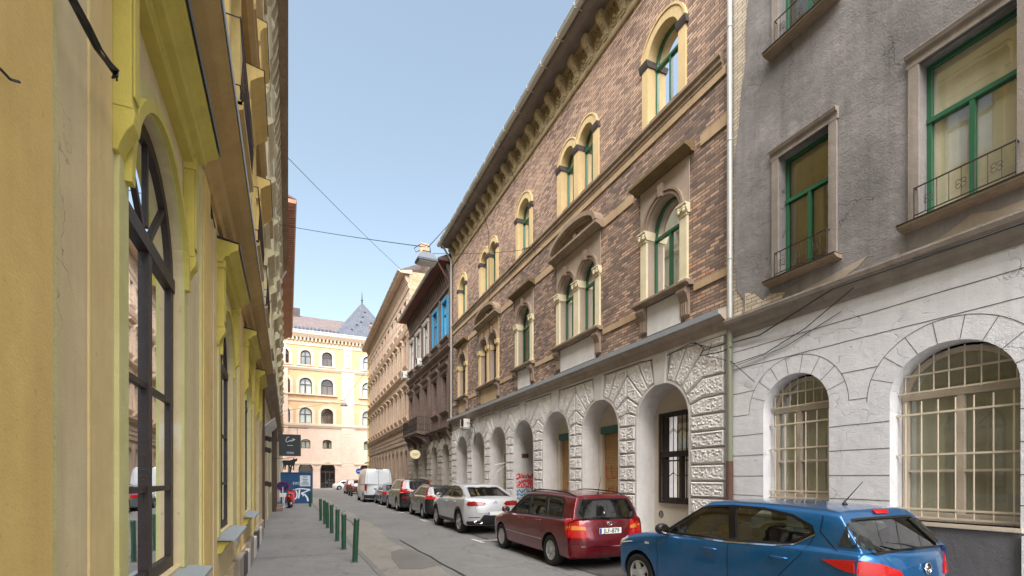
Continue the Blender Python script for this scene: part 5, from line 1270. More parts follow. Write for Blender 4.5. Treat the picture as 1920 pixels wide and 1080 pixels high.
def car(name, label, cat, S, loc, rz, detail=2, group='cars parked along the right kerb'):
    root = empty(name, loc, rz); tag(root, label, cat, group)
    L, W, Hh = S['L'], S['W'], S['H']; hw = W/2; nose, tail = L/2, -L/2; gc = S.get('gc', .2); R = S['R']
    belt, base, roof = S['belt'], S['base'], S['roof']
    bz = lambda x: interp(belt, x); gz = lambda x: interp(base, x); rz_ = lambda x: interp(roof, x)
    cowl, rf, rr, rg, td = S['cowl'], S['rf'], S['rr'], S['rg'], S.get('td', tail+.3)   # cowl x, roof front x, roof rear x, rear glass base x
    wf = S.get('wf', (.80, .93, .985, 1.0, .995, .965)); gw = S.get('gw', .885); rw = S.get('rw', .73); tb = S.get('tb', [.22, .08, .0, .0, .03, .07])
    low = []
    for k, (z, dx) in enumerate(((gc+.04, .25), (gc, .12), (gc+.14, .03), (.5*(gc+.14)+.5*S['mid'], 0), (S['mid'], .04), (None, S.get('hoodnose', .14)))):
        zf = (lambda x, z=z: z) if z is not None else bz
        if k == 4: zf = lambda x, z=z: min(z, bz(x)-.07)
        low.append(half_loop('low', hw*wf[k], nose-dx, nose-S.get('fc', .42), cowl-.15, min(td+.15, rg+.05), td-.0, tail+tb[k], zf))
    l6 = half_loop('up', hw*gw, cowl+.22, 0, cowl-.05, rg+S.get('rgc', .06), 0, rg, gz)
    l8 = half_loop('up', hw*rw, rf+.12, 0, rf-.08, rr+S.get('rrc', .04), 0, rr, lambda x: rz_(x)-.05)
    def mixl(a, b, t, dz=0, s=1): return [(p[0]*(1-t)+q[0]*t, (p[1]*(1-t)+q[1]*t)*s, p[2]*(1-t)+q[2]*t+dz) for p, q in zip(a, b)]
    l5h = []
    for p, q in zip(low[5], l6):
        d = math.dist(p, q); l5h.append((p[0]*.5+q[0]*.5, p[1]*.5+q[1]*.5, p[2]*.5+q[2]*.5+min(.05, d*.06)))
    l7 = mixl(l6, l8, .5, 0, 1.02)
    cxm = (rf+rr)/2
    l9 = [(cxm+(x-cxm)*.965, y*.88, z+.04) for x, y, z in l8]; l10 = [(cxm+(x-cxm)*.93, y*.5, z+.06) for x, y, z in l8]
    vs, fs = loft(low+[l5h, l6, mixl(l6, l8, .06), l7, l8, l9, l10])
    body = mesh_obj(vs, fs, [S['paint'], M['satin'], M['black']], detail); bake(body, 'body')
    for p in body.data.polygons: p.use_smooth = True
    bvh = BVHTree.FromPolygons([v.co.copy() for v in body.data.vertices], [tuple(p.vertices) for p in body.data.polygons])
    FR = {'L': lambda p, q: (Vector((p, 3, q)), Vector((0, -1, 0))), 'R': lambda p, q: (Vector((p, -3, q)), Vector((0, 1, 0))),
          'B': lambda p, q: (Vector((-5, p, q)), Vector((1, 0, 0))), 'F': lambda p, q: (Vector((5, p, q)), Vector((-1, 0, 0))), 'T': lambda p, q: (Vector((p, q, 4)), Vector((0, 0, -1)))}
    ang = S.get('rga', 35); ca, sa = math.cos(R_(ang)), math.sin(R_(ang))
    FR['G'] = lambda p, q: (Vector((rg, p, 0))+Vector((ca*0, 0, 0))+Vector((sa*q, 0, ca*q))+Vector((0, 0, gz(rg)))-Vector((ca, 0, -sa))*3, Vector((ca, 0, -sa)))
    wa = S.get('wsa', 60); cw, sw = math.cos(R_(wa)), math.sin(R_(wa))
    FR['W'] = lambda p, q: (Vector((cowl+.2, p, gz(cowl)))+Vector((-sw*q, 0, cw*q))+Vector((cw, 0, sw))*3, Vector((-cw, 0, -sw)))
    q2 = .7071
    FR['D'] = lambda p, q: (Vector((tail+.3+q2*p-3*q2, hw-.3+q2*p+3*q2, q)), Vector((q2, -q2, 0)))
    FR['E'] = lambda p, q: (Vector((tail+.3+q2*p-3*q2, -(hw-.3+q2*p+3*q2), q)), Vector((q2, q2, 0)))
    def hit(fr, p, q, off):
        o, d = FR[fr](p, q); h = bvh.ray_cast(o, d, 9)
        if h[0] is None: return None
        n = h[1]
        if n.dot(d) > 0: n = -n
        return h[0]+n*off
    def patch(pname, fr, poly, m, off=.004, holes=(), step=.05, skirt=.012, parent=None):
        if not poly: return None
        # refine outline
        def refine(lp):
            o = []
            for i in range(len(lp)):
                a = Vector(lp[i]); c = Vector(lp[(i+1) % len(lp)]); n = max(1, int((c-a).length/step)); o += [tuple(a+(c-a)*k/n) for k in range(n)]
            return o
        lp = refine(poly); hs = [refine(h) for h in holes]
        xs = [p[0] for p in lp]; zs = [p[1] for p in lp]; pts = []
        x = min(xs)+step/2
        while x < max(xs):
            z = min(zs)+step/2
            while z < max(zs):
                if inside((x, z), poly) and not any(inside((x, z), h) for h in holes): pts.append((x, z))
                z += step
            x += step
        v2, f2 = cdt(lp, hs, pts)
        T = [hit(fr, p, q, off) for p, q in v2]
        b = MB(); idx = {}; V = []
        for i, v in enumerate(T):
            if v is not None: idx[i] = len(V); V.append(v)
        F = []
        for f in f2:
            if all(i in idx for i in f):
                pp = [T[i] for i in f]
                if max((pp[i]-pp[i-1]).length for i in range(len(pp))) < .45: F.append(tuple(idx[i] for i in f))
        if not F: return None
        if skirt:
            ec = {}
            for f in F:
                for i in range(len(f)): e = (f[i], f[(i+1) % len(f)]); k = tuple(sorted(e)); ec[k] = ec.get(k, 0)+1
            B_ = [hit(fr, *v2[i], off-skirt) or T[i] for i in idx]; n = len(V); V = V+B_
            for (a, c), q in ec.items():
                if q == 1: F.append((a, c, c+n, a+n))
        b.add(V, F); return b.build(pname, m, parent or root, smooth='a')
    def line(pname, fr, pts, m, wd=.008, off=.0015, parent=None, closed=False):
        b = MB(); P_ = []
        if closed: pts = list(pts)+[pts[0]]
        for i in range(len(pts)-1):
            a = Vector(pts[i]); c = Vector(pts[i+1]); n = max(1, int((c-a).length/.03))
            for k in range(n): P_.append(a+(c-a)*k/n)
        P_.append(Vector(pts[-1])); last = None
        for i, p in enumerate(P_):
            d = (P_[min(i+1, len(P_)-1)]-P_[max(i-1, 0)]).normalized(); n = Vector((-d.y, d.x))*wd/2
            l, r = hit(fr, *(p+n), off), hit(fr, *(p-n), off)
            if l is None or r is None: last = None; continue
            if last and (l-last[0]).length < .2: b.add([last[0], last[1], r, l], [(0, 1, 2, 3)])
            last = (l, r)
        return b.build(pname, m, parent or root, smooth=True) if b.v else None
    # ---- cut openings
    def cutter(vs, fs, m=None):
        o = mesh_obj(vs, fs, [m or M['black']]); return o
    def prism_dir(fr, poly, t0, t1):
        V = []
        for t in (t0, t1):
            for p, q in poly:
                o, d = FR[fr](p, q); V.append(o+d*t)
        n = len(poly); return V, [tuple(range(n)), tuple(range(2*n-1, n-1, -1))]+[(i, i+n, (i+1) % n+n, (i+1) % n) for i in range(n)]
    def boolean(vs, fs):
        c = cutter(vs, fs); md = body.modifiers.new('b', 'BOOLEAN'); md.operation = 'DIFFERENCE'; md.solver = 'EXACT'; md.object = c
        try: md.material_mode = 'TRANSFER'
        except Exception: pass
        bake(body, 'body'); bpy.data.objects.remove(c)
    wx = S['wx']
    for x in wx:
        n = 40; RR = R+.055
        for sg in (1, -1):
            V = []
            for y in (sg*(hw-.34), sg*(hw+.2)):
                V += [(x+RR*math.cos(2*math.pi*i/n), y, R+RR*math.sin(2*math.pi*i/n)) for i in range(n)]
            boolean(V, [tuple(range(n)), tuple(range(2*n-1, n-1, -1))]+[(i, i+n, (i+1) % n+n, (i+1) % n) for i in range(n)])
    side = S['side']; rear = S['rear']; ws = S.get('ws')
    hollow = S.get('hollow', detail >= 2)
    if hollow:
        zc = S['mid']+.04
        def ins(hl, d, dz): return [(x-.07*(1 if x > cxm else -1), max(0, y-d) if y > 0 else 0, z-dz) for x, y, z in hl]
        a6 = ins(l6, .06, .0); bot = [(x, y, zc) for x, y, z in a6]; 
        vv, ff = loft([bot, a6, ins(l7, .055, 0), ins(l8, .055, .03), [(x, y*.9, z) for x, y, z in ins(l8, .07, -.0)]]); boolean(vv, ff)
        for poly in side:
            V, F = prism_dir('L', poly, 3-hw-.1, 3+hw+.1); boolean(V, F)
        V, F = prism_dir(S.get('rfr', 'G'), rear, 3-1.2 if S.get('rfr', 'G') == 'G' else 5+tail-.2, (3+.33) if S.get('rfr', 'G') == 'G' else 5+tail+.9)
        boolean(V, F)
        if ws: V, F = prism_dir('W', ws, 1.6, 3.35); boolean(V, F)
    body.name = 'body'; body.parent = root
    for p in body.data.polygons: p.use_smooth = True
    try: body.data.set_sharp_from_angle(angle=R_(32))
    except Exception: pass
    gm = M[S.get('glass', 'glass_car')] if hollow else M['gl_dark']
    rgm = M[S.get('rglass', S.get('glass', 'glass_car'))] if hollow else M['gl_dark']
    go = -.012 if hollow else .003
    for fr in ('L', 'R'):
        for poly in side: patch('side_window', fr, poly, gm, go, skirt=0)
        if S.get('dlo') and (fr == 'L' or detail >= 2):
            patch('window_trim', fr, S['dlo'], M['satin'], .003, holes=side)
            if S.get('chrome'): line('chrome_strip', fr, S['chrome'], M['chrome'], .014, .006)
    patch('rear_window', S.get('rfr', 'G'), rear, rgm, go, skirt=0)
    if S.get('rtrim'): patch('rear_window_trim', S.get('rfr', 'G'), S['rtrim'], M['satin'], .003, holes=[rear])
    if ws: patch('windscreen', 'W', ws, gm, go, skirt=0)
    for nm, fr, poly, mt, off in S.get('patches', ()): patch(nm, fr, poly, M[mt] if isinstance(mt, str) else mt, off)
    for fr, pts, wd in S.get('lines', ()): line('panel_gap', fr, pts, M['satin'], wd)
    for nm, fr, pts, mt, wd in S.get('strips', ()): line(nm, fr, pts, M[mt], wd, .006)
    for fr in ('L', 'R'):
        sg = 1 if fr == 'L' else -1
        for (hx, hz) in S.get('handles', ()):
            p = hit(fr, hx, hz, .0)
            if p: b = MB(); b.tube([(hx-.10, p.y, hz), (hx-.07, p.y+sg*.03, hz+.003), (hx+.07, p.y+sg*.03, hz+.006), (hx+.10, p.y, hz+.006)], .014, 8); b.build('door_handle', S.get('hm', S['paint']), root, smooth=True)
        if S.get('mirror'):
            mx, mz = S['mirror']; p = hit(fr, mx-.02, mz-.03, 0)
            if p:
                b = MB(); prof = [(.001, -.10), (.06, -.09), (.085, -.03), (.085, .04), (.06, .09), (.001, .11)]
                b.lathe(prof, 14, 'y', (0, 0, 0)); b.v = [(v[0]*.75+mx+.02, p.y+sg*(.13)+v[1]*.95, mz+.04+v[2]*.9) for v in b.v]
                mo = b.build('wing_mirror', S.get('mirror_mat', S['paint']), root, smooth=True)
                b = MB(); b.lathe([(.001, -.001), (.062, 0), (.001, .001)], 14, 'x', (0, 0, 0)); b.v = [(mx-.046, p.y+sg*.13+v[1]*1.25, mz+.04+v[2]) for v in b.v]; b.build('mirror_glass', M['chrome'], mo)
                b = MB(); b.box(mx-.03, mx+.03, min(p.y-sg*.02, p.y+sg*.1), max(p.y-sg*.02, p.y+sg*.1), mz-.05, mz-.02); b.build('mirror_arm', M['black'], mo)
    # ---- wheels
    tw = S.get('tw', .2); proto = None
    for x in wx:
        for sg in (1, -1):
            yc = sg*(hw-tw/2-.015)
            if proto is None:
                b = MB(); r0 = S['rim']; b.lathe([(r0-.01, -tw*.42), (r0, -tw*.46), (r0+.02, -tw*.5), (R-.03, -tw*.5), (R-.008, -tw*.42), (R, -tw*.3), (R, tw*.3), (R-.008, tw*.42), (R-.03, tw*.5), (r0+.02, tw*.5), (r0, tw*.46), (r0-.01, tw*.42)], 40, 'y', cap=False)
                proto = b.build('wheel', M['tyre'], root, smooth='a')
                b = MB(); b.lathe([(.001, -tw*.2), (r0, -tw*.2), (r0, tw*.1), (r0-.01, tw*.12), (.001, tw*.12)], 28, 'y'); bk = b.build('brake_well', M['welld'], proto)
                b = MB(); ns = S.get('spokes', 7)
                o = [(r0*math.cos(2*math.pi*k/36), r0*math.sin(2*math.pi*k/36)) for k in range(37)]; i_ = [((r0-.022)*math.cos(2*math.pi*k/36), (r0-.022)*math.sin(2*math.pi*k/36)) for k in range(37)]
                b.ring(o, i_, tw*.2, tw*.44)
                wdt = S.get('spw', .034)
                for k in range(ns):
                    a = 2*math.pi*k/ns; ca_, sa_ = math.cos(a), math.sin(a)
                    q = [(.04, -wdt*1.1), (r0-.012, -wdt*.8), (r0-.012, wdt*.8), (.04, wdt*1.1)]
                    b.prism([(u*ca_-v*sa_, u*sa_+v*ca_) for u, v in q], tw*.27, tw*.40)
                b.lathe([(.001, tw*.25), (.075, tw*.25), (.07, tw*.42), (.03, tw*.46), (.001, tw*.46)], 20, 'y')
                rim = b.build('rim', S.get('rimm', M['alloy']), proto, smooth='a'); proto.location = (x, yc, R)
            else:
                wcp = proto.copy(); COL.objects.link(wcp); wcp.parent = root; wcp.location = (x, yc, R)
                for ch in (bk, rim): c2 = ch.copy(); COL.objects.link(c2); c2.parent = wcp
                if sg < 0: wcp.rotation_euler = (0, 0, math.pi)
    # ---- cabin
    if hollow:
        b = MB(); b.box(cowl-.25, cowl+.05, -hw*.8, hw*.8, .7, gz(cowl)-.04); b.build('dashboard', M['black'], root, bevel=.04)
        b = MB(); c0 = Vector((cowl-.42, .36, gz(cowl)-.02)); b.tube([c0+Vector((.06*math.cos(a)*-1, .185*math.sin(a), .17*math.cos(a))) for a in [2*math.pi*k/20 for k in range(21)]], .014, 6); b.tube([c0+Vector((0, -.18, 0)), c0+Vector((0, .18, 0))], .014, 6); b.tube([c0, c0+Vector((.2, 0, -.1))], .03, 6); b.build('steering_wheel', M['black'], root, smooth=True)
        sx = S.get('seatx', 0)
        for x, ys_ in ((sx, (.36, -.36)), (sx-.95, (.4, 0, -.4))):
            for y in ys_:
                b = MB(); b.profile([(y-.23, .6), (y+.23, .6), (y+.22, gz(0)+.08), (y+.16, gz(0)+.16), (y-.16, gz(0)+.16), (y-.22, gz(0)+.08)], x-.07, x+.07)
                b.v = [(v[0]-(v[2]-.6)*.28, v[1], v[2]) for v in b.v]; so = b.build('seat', M['seat'], root, bevel=.03)
                b = MB(); hx = x-.2; zz = gz(0)+.2; b.box(hx-.05, hx+.04, y-.12, y+.12, zz, zz+.16); b.build('headrest', M['seat'], so, bevel=.03)
    def surf(fr, p, q, off=0): return hit(fr, p, q, off)
    for fn in S.get('extra', ()): fn(root, surf, patch, line, S)
    return root
M['gl_dark'] = NT('dark_reflective_glass').done((.02, .024, .026), .03, 0, Coat_Weight=1., Coat_Roughness=.01)
def circ(cx, cz, r, n=14, ry=None): return [(cx+r*math.cos(2*math.pi*k/n), cz+(ry or r)*math.sin(2*math.pi*k/n)) for k in range(n)]
def plate(txt, z, y=0, w_=.5, tilt=0):
    def f(root, surf, patch, line, S):
        p = surf('B', y, z, 0)
        if p is None: return
        x = p.x-.012; b = MB(); b.box(x-.006, x+.004, y-w_/2, y+w_/2, z-.055, z+.055); po = b.build('licence_plate', M['plate'], root, bevel=.004)
        b = MB(); b.box(x-.008, x-.0062, y+w_/2-.045, y+w_/2-.004, z-.05, z+.05); b.build('plate_band', M['plate_blue'], po)
        if txt:
            mt = Matrix.Translation((x-.0085, y-.022, z-.002)) @ Matrix(((0, 0, -1, 0), (-1, 0, 0, 0), (0, 1, 0, 0), (0, 0, 0, 1)))
            text_mesh(txt, .118, 'plate_lettering', M['ink'], po, mt, .0012)
    return f
def aerial(x, z=None, lean=.35, h=.42):
    def f(root, surf, patch, line, S):
        p = surf('T', x, 0, 0)
        if p is None: return
        b = MB(); b.lathe([(.03, 0), (.024, .012), (.008, .04), (.001, .05)], 10, 'z', tuple(p)); b.tube([p+Vector((0, 0, .03)), p+Vector((-h*lean*1.6, 0, h))], [.006, .0035], 6); b.build('aerial', M['black'], root, smooth=True)
    return f
def wiper(y0, z0, y1, z1, fr='G'):
    def f(root, surf, patch, line, S):
        a, c = surf(fr, y0, z0, .025), surf(fr, y1, z1, .025)
        if a and c: b = MB(); b.tube([a, (a+c)/2+Vector((-.015, 0, .01)), c], [.014, .01, .006], 6); b.build('rear_wiper', M['black'], root, smooth=True)
    return f
def rails(x0, x1, yf=.66, zoff=.05, m='black'):
    def f(root, surf, patch, line, S):
        hwr = S['W']/2*yf
        for s in (1, -1):
            pts = []
            for k in range(9):
                t = k/8; x = x0+(x1-x0)*t; p = surf('T', x, s*hwr, 0)
                if p: pts.append(p+Vector((0, 0, zoff*min(1, 6*t, 6*(1-t)))))
            if len(pts) > 2: b = MB(); b.tube(pts, .014, 6); b.build('roof_rail', M[m], root, smooth=True)
    return f
def emblem(kind, z, y=0, r=.05):
    def f(root, surf, patch, line, S):
        p = surf('B', y, z, .006)
        if p is None: return
        b = MB(); X = p.x-.01
        T = lambda rr, ry, cy=0, cz=0, th=.006: b.tube([(X, y+cy+rr*math.cos(2*math.pi*k/20), z+cz+ry*math.sin(2*math.pi*k/20)) for k in range(21)], th, 5)
        if kind == 'bolt':
            T(r, r, th=.009); b.tube([(X-.004, y+r*1.5, z+.004), (X-.004, y-.008, z+.012), (X-.004, y+.008, z-.012), (X-.004, y-r*1.5, z-.004)], .006, 5); b.lathe([(.001, X), (r*.8, X), (.001, X+.004)], 16, 'x', (0, y, z))
        elif kind == 'ovals': T(r*1.25, r*.82); T(r*.38, r*.8, th=.005); T(r*.85, r*.32, 0, r*.42, .005)
        elif kind == 'star':
            T(r, r)
            for a in (90, 210, 330): b.tube([(X, y, z), (X, y+r*math.cos(R_(a)), z+r*math.sin(R_(a)))], [.009, .003], 5)
        b.build('badge', M['chrome'], root, smooth=True)
    return f
def word(txt, y, z, size=.035):
    def f(root, surf, patch, line, S):
        p = surf('B', y, z, .006)
        if p is None: return
        text_mesh(txt, size, 'badge_lettering', M['chrome'], root, Matrix.Translation((p.x-.006, y, z)) @ Matrix(((0, 0, -1, 0), (-1, 0, 0, 0), (0, 1, 0, 0), (0, 0, 0, 1))), .0015)
    return f
PI2 = math.pi/2
# ---- blue hatchback
P_blue = paint('metallic_blue_paint', (12, 92, 146), metal=.55, rough=.25)
TLb = [(.38, .935), (.14, .965), (-.08, .93), (-.26, .86), (-.31, .77), (-.12, .77), (.08, .81), (.27, .87)]
blue = dict(L=4.14, W=1.75, H=1.48, gc=.2, R=.305, rim=.205, mid=.72, paint=P_blue, wx=(1.22, -1.31), cowl=.90, rf=.18, rr=-1.62, rg=-1.90, rga=32, wsa=58, spokes=5, spw=.05,
    belt=[(-2.1, .98), (-1.6, 1.0), (-.9, .985), (.4, .93), (1.2, .90), (1.6, .84), (1.88, .76), (2.1, .70)], base=[(-2.0, 1.03), (-1.1, 1.035), (.3, .96), (1.0, .955), (1.2, .93)],
    roof=[(-1.8, 1.40), (-1.4, 1.44), (-.7, 1.475), (-.1, 1.475), (.35, 1.43)],
    side=[[(.74, 1.0), (.18, 1.36), (-.26, 1.395), (-.34, 1.0)], [(-.44, 1.005), (-.36, 1.397), (-.72, 1.385), (-1.08, 1.33), (-1.30, 1.235), (-1.335, 1.18), (-1.15, 1.07), (-.96, 1.035)]],
    dlo=[(.88, .965), (.74, 1.04), (.20, 1.385), (-.3, 1.42), (-.74, 1.41), (-1.1, 1.355), (-1.34, 1.255), (-1.375, 1.17), (-1.17, 1.045), (-.96, 1.01), (-.35, .975)],
    chrome=[(.88, .958), (-.35, .968), (-.96, 1.002), (-1.17, 1.037), (-1.38, 1.165)],
    rear=[(-.56, .02), (-.66, .13), (-.52, .385), (.52, .385), (.66, .13), (.56, .02)], rtrim=[(-.60, -.01), (-.73, .13), (-.56, .41), (.56, .41), (.73, .13), (.60, -.01)], rw=.77,
    ws=[(-.62, .05), (.62, .05), (.5, .68), (-.5, .68)], handles=((-.12, .86), (-1.05, .885)), mirror=(.66, 1.0), mirror_mat=M['black'],
    patches=[('quarter_glass', 'D', [(.16, 1.30), (.0, 1.31), (-.06, 1.06), (.24, 1.08)], 'gl_dark', .006), ('quarter_glass', 'E', [(.16, 1.30), (.0, 1.31), (-.06, 1.06), (.24, 1.08)], 'gl_dark', .006),
        ('tail_lamp', 'D', TLb, 'tail', .014), ('tail_lamp', 'E', TLb, 'tail', .014),
        ('brake_lamp', 'B', [(-.13, 1.405), (.13, 1.405), (.12, 1.37), (-.12, 1.37)], 'tail', .02), ('headlamp', 'F', [(.5, .62), (.8, .66), (.84, .78), (.6, .74)], 'clear', .008), ('headlamp', 'F', [(-.5, .62), (-.8, .66), (-.84, .78), (-.6, .74)], 'clear', .008), ('headlamp', 'L', [(1.80, .66), (1.50, .82), (1.66, .83), (1.9, .74)], 'clear', .008),
        ('side_repeater', 'L', [(1.0, .78), (1.08, .78), (1.08, .81), (1.0, .81)], 'clear', .006)],
    lines=[('L', [(.86, .93), (.80, .6), (.83, .3)], .008), ('L', [(-.37, .97), (-.40, .5), (-.40, .26)], .008), ('L', [(-1.38, 1.16), (-1.28, .95), (-1.08, .72), (-.98, .55)], .008),
        ('B', [(-.7, .72), (.7, .72)], .008), ('D', [(.32, 1.36), (.36, 1.2), (.24, 1.0)], .008)],
    strips=[('roof_strip', 'T', [(.1, .60), (-1.5, .60)], 'black', .012), ('roof_strip', 'T', [(.1, -.60), (-1.5, -.60)], 'black', .012)],
    extra=[aerial(-1.25, h=.26, lean=.45), emblem('bolt', .86, 0, .055), wiper(-.02, .0, .38, .10), plate('', .55)])
# ---- red estate
P_red = paint('dark_red_paint', (108, 14, 28), metal=.45, rough=.25)
red = dict(L=4.41, W=1.72, H=1.50, gc=.2, R=.31, rim=.2, mid=.70, paint=P_red, wx=(1.30, -1.30), cowl=1.02, rf=.35, rr=-1.98, rg=-2.10, rga=14, wsa=58, spokes=7, spw=.055,
    belt=[(-2.3, .92), (-1.5, .94), (.5, .90), (1.3, .88), (1.8, .80), (2.2, .70)], base=[(-2.2, .97), (-1.0, .965), (.4, .93), (1.1, .93), (1.3, .91)],
    roof=[(-2.1, 1.41), (-1.6, 1.45), (-.6, 1.485), (.1, 1.48), (.5, 1.43)],
    side=[[(.90, .975), (.33, 1.34), (-.02, 1.375), (-.10, .975)], [(-.18, .975), (-.11, 1.378), (-.78, 1.375), (-.94, .98)], [(-1.03, .98), (-.88, 1.37), (-1.42, 1.35), (-1.55, 1.30), (-1.60, .99)]],
    dlo=[(1.02, .945), (.9, 1.0), (.34, 1.37), (-.1, 1.405), (-.8, 1.405), (-1.45, 1.38), (-1.6, 1.33), (-1.66, .97)],
    rear=[(-.56, .03), (-.62, .14), (-.50, .38), (.50, .38), (.62, .14), (.56, .03)], rtrim=[(-.62, -.01), (-.69, .14), (-.55, .41), (.55, .41), (.69, .14), (.62, -.01)],
    ws=[(-.62, .05), (.62, .05), (.5, .66), (-.5, .66)], handles=((.1, .86), (-.78, .875)), mirror=(.86, .97),
    patches=[('tail_lamp', k_, [(.20, .98), (.06, 1.0), (-.14, .93), (-.24, .62), (.16, .62), (.20, .8)], 'tail', .014) for k_ in 'DE']+[('indicator_lens', k_, [(.17, .85), (.02, .85), (-.16, .83), (-.18, .77), (.15, .77)], 'amber', .019) for k_ in 'DE']+[
        ('side_repeater', 'L', [(1.30, .80), (1.36, .80), (1.36, .84), (1.30, .84)], 'clear', .006)],
    lines=[('L', [(.98, .90), (.92, .6), (.95, .28)], .008), ('L', [(-.14, .97), (-.16, .3)], .008), ('L', [(-.99, .97), (-.96, .7), (-.84, .4)], .008), ('B', [(-.64, .9), (-.60, .60), (-.58, .55), (.58, .55), (.60, .60), (.64, .9)], .008), ('L', [(-1.75, .5), (-2.2, .52)], .008), ('B', [(-.3, .83), (-.3, .70), (.3, .70), (.3, .83)], .006)],
    strips=[('door_moulding', 'L', [(.95, .52), (-.15, .50), (-.95, .50)], 'alloy', .016), ('window_strip', 'L', [(1.02, .94), (-1.66, .965)], 'black', .014), ('bumper_strip', 'B', [(-.6, .46), (.6, .46)], 'chrome', .014), ('boot_strip', 'B', [(-.33, .845), (.33, .845)], 'black', .014)],
    extra=[aerial(-1.75, h=.36, lean=.2), emblem('ovals', .885, 0, .045), wiper(-.02, .0, .34, .05), plate('JLF-879', .75), rails(-1.85, .1), word('COROLLA', -.52, .66)])
# ---- silver coupe SUV
P_sil = paint('silver_paint', (186, 189, 192), metal=.35, rough=.35)
silver = dict(L=4.73, W=1.89, H=1.60, gc=.26, R=.37, rim=.25, mid=.86, paint=P_sil, wx=(1.44, -1.43), cowl=.95, rf=.32, rr=-1.1, rg=-2.02, rga=66, rgc=.12, td=-2.05, wsa=58, gw=.87, rw=.70, spokes=5, spw=.05, tw=.24,
    tb=[.22, .1, .02, 0, .02, .10],
    belt=[(-2.4, 1.08), (-1.9, 1.10), (-1.0, 1.08), (.5, 1.05), (1.3, 1.03), (2.0, .94), (2.4, .84)], base=[(-2.1, 1.17), (-1.5, 1.15), (.4, 1.10), (1.1, 1.09), (1.3, 1.07)],
    roof=[(-1.25, 1.50), (-.8, 1.56), (-.2, 1.59), (.2, 1.59), (.5, 1.54)],
    side=[[(.82, 1.14), (.30, 1.46), (-.12, 1.49), (-.20, 1.13)], [(-.28, 1.13), (-.21, 1.49), (-.7, 1.46), (-1.15, 1.36), (-1.42, 1.24), (-1.35, 1.16)]],
    dlo=[(.95, 1.11), (.82, 1.18), (.32, 1.49), (-.15, 1.52), (-.72, 1.49), (-1.18, 1.39), (-1.52, 1.24), (-1.42, 1.13)], chrome=[(.95, 1.105), (-1.42, 1.125), (-1.53, 1.235)],
    rear=[(-.60, .12), (-.50, .84), (.50, .84), (.60, .12)], rtrim=[(-.68, .07), (-.55, .88), (.55, .88), (.68, .07)], glass='glass_tint', rglass='glass_tint',
    ws=[(-.66, .05), (.66, .05), (.55, .62), (-.55, .62)], handles=((-.02, .98), (-1.0, 1.0)), mirror=(.8, 1.12),
    patches=[('tail_lamp', 'B', [(.84, .98), (.80, 1.03), (.36, 1.01), (.30, .96), (.36, .90), (.80, .89), (.86, .93)], 'tail_dk', .012), ('tail_lamp', 'B', [(-.84, .98), (-.80, 1.03), (-.36, 1.01), (-.30, .96), (-.36, .90), (-.80, .89), (-.86, .93)], 'tail_dk', .012), ('tail_lamp', 'D', [(.12, 1.0), (-.05, 1.04), (-.3, 1.03), (-.3, .89), (0, .90), (.14, .94)], 'tail_dk', .011), ('tail_lamp', 'E', [(.12, 1.0), (-.05, 1.04), (-.3, 1.03), (-.3, .89), (0, .90), (.14, .94)], 'tail_dk', .011),
        ('rear_diffuser', 'B', [(-.86, .28), (-.86, .42), (-.5, .45), (-.38, .62), (.38, .62), (.5, .45), (.86, .42), (.86, .28)], 'black', .006), ('reflector', 'B', [(.50, .54), (.82, .53), (.82, .55), (.50, .56)], 'tail_dk', .008)]
        +[('wheel_arch_trim', f, [(x+.44*math.cos(a), .37+.44*math.sin(a)) for a in [R_(-8+k*14) for k in range(15)]]+[(x+.49*math.cos(a), .37+.49*math.sin(a)) for a in [R_(188-k*14) for k in range(15)]], 'black', .006) for x in (1.44, -1.43) for f in ('L', 'R')]+[('sill_trim', 'L', [(1.0, .3), (1.0, .42), (-1.0, .42), (-1.0, .3)], 'black', .005)],
    lines=[('L', [(.9, 1.05), (.86, .7), (.95, .42)], .008), ('L', [(-.24, 1.1), (-.24, .42)], .008), ('L', [(-1.35, 1.13), (-1.15, .9), (-1.0, .7)], .008), ('B', [(-.66, 1.08), (-.6, .66), (.6, .66), (.66, 1.08)], .007)],
    extra=[emblem('star', .99, 0, .06), plate('', .66), lambda root, surf, patch, line, S: [ (lambda b: b.build('exhaust_trim', M['chrome'], root))(MB().tube([(-2.375, y+.14*math.cos(a), .40+.045*math.sin(a)) for a in [2*math.pi*k/16 for k in range(17)]], .010, 5)) for y in (.58, -.58)]])
def box_car(L, W, H, wb, fo, paint_, belt, roofz, rf, rr, rg, rga, cowl, R=.31, **k):
    nose = L/2; f = nose-fo; d = dict(L=L, W=W, H=H, gc=.2, R=R, rim=R*.66, mid=belt*.76, paint=paint_, wx=(f, f-wb), cowl=cowl, rf=rf, rr=rr, rg=rg, rga=rga,
        belt=[(-L/2, belt), (.5, belt-.02), (cowl, belt-.04), (nose-.4, belt-.14), (nose, belt-.26)], base=[(-L/2, belt+.05), (cowl+.3, belt+.02)], roof=[(rr-.1, H-.07), (rr+.4, H-.03), (-.1, H), (rf, H-.04)], side=[], rear=[], hollow=False)
    d.update(k); return d
P_blk = paint('black_paint', (24, 25, 27), metal=0, rough=.22); P_gry = paint('grey_metallic_paint', (112, 114, 120), metal=.5); P_van = paint('silver_white_van_paint', (206, 210, 214), metal=.1, rough=.35)
P_brn = paint('brown_paint', (98, 66, 56), metal=.4); P_rd2 = paint('bright_red_paint', (200, 26, 34), metal=.1); P_wht = paint('white_paint', (228, 228, 226), metal=0)
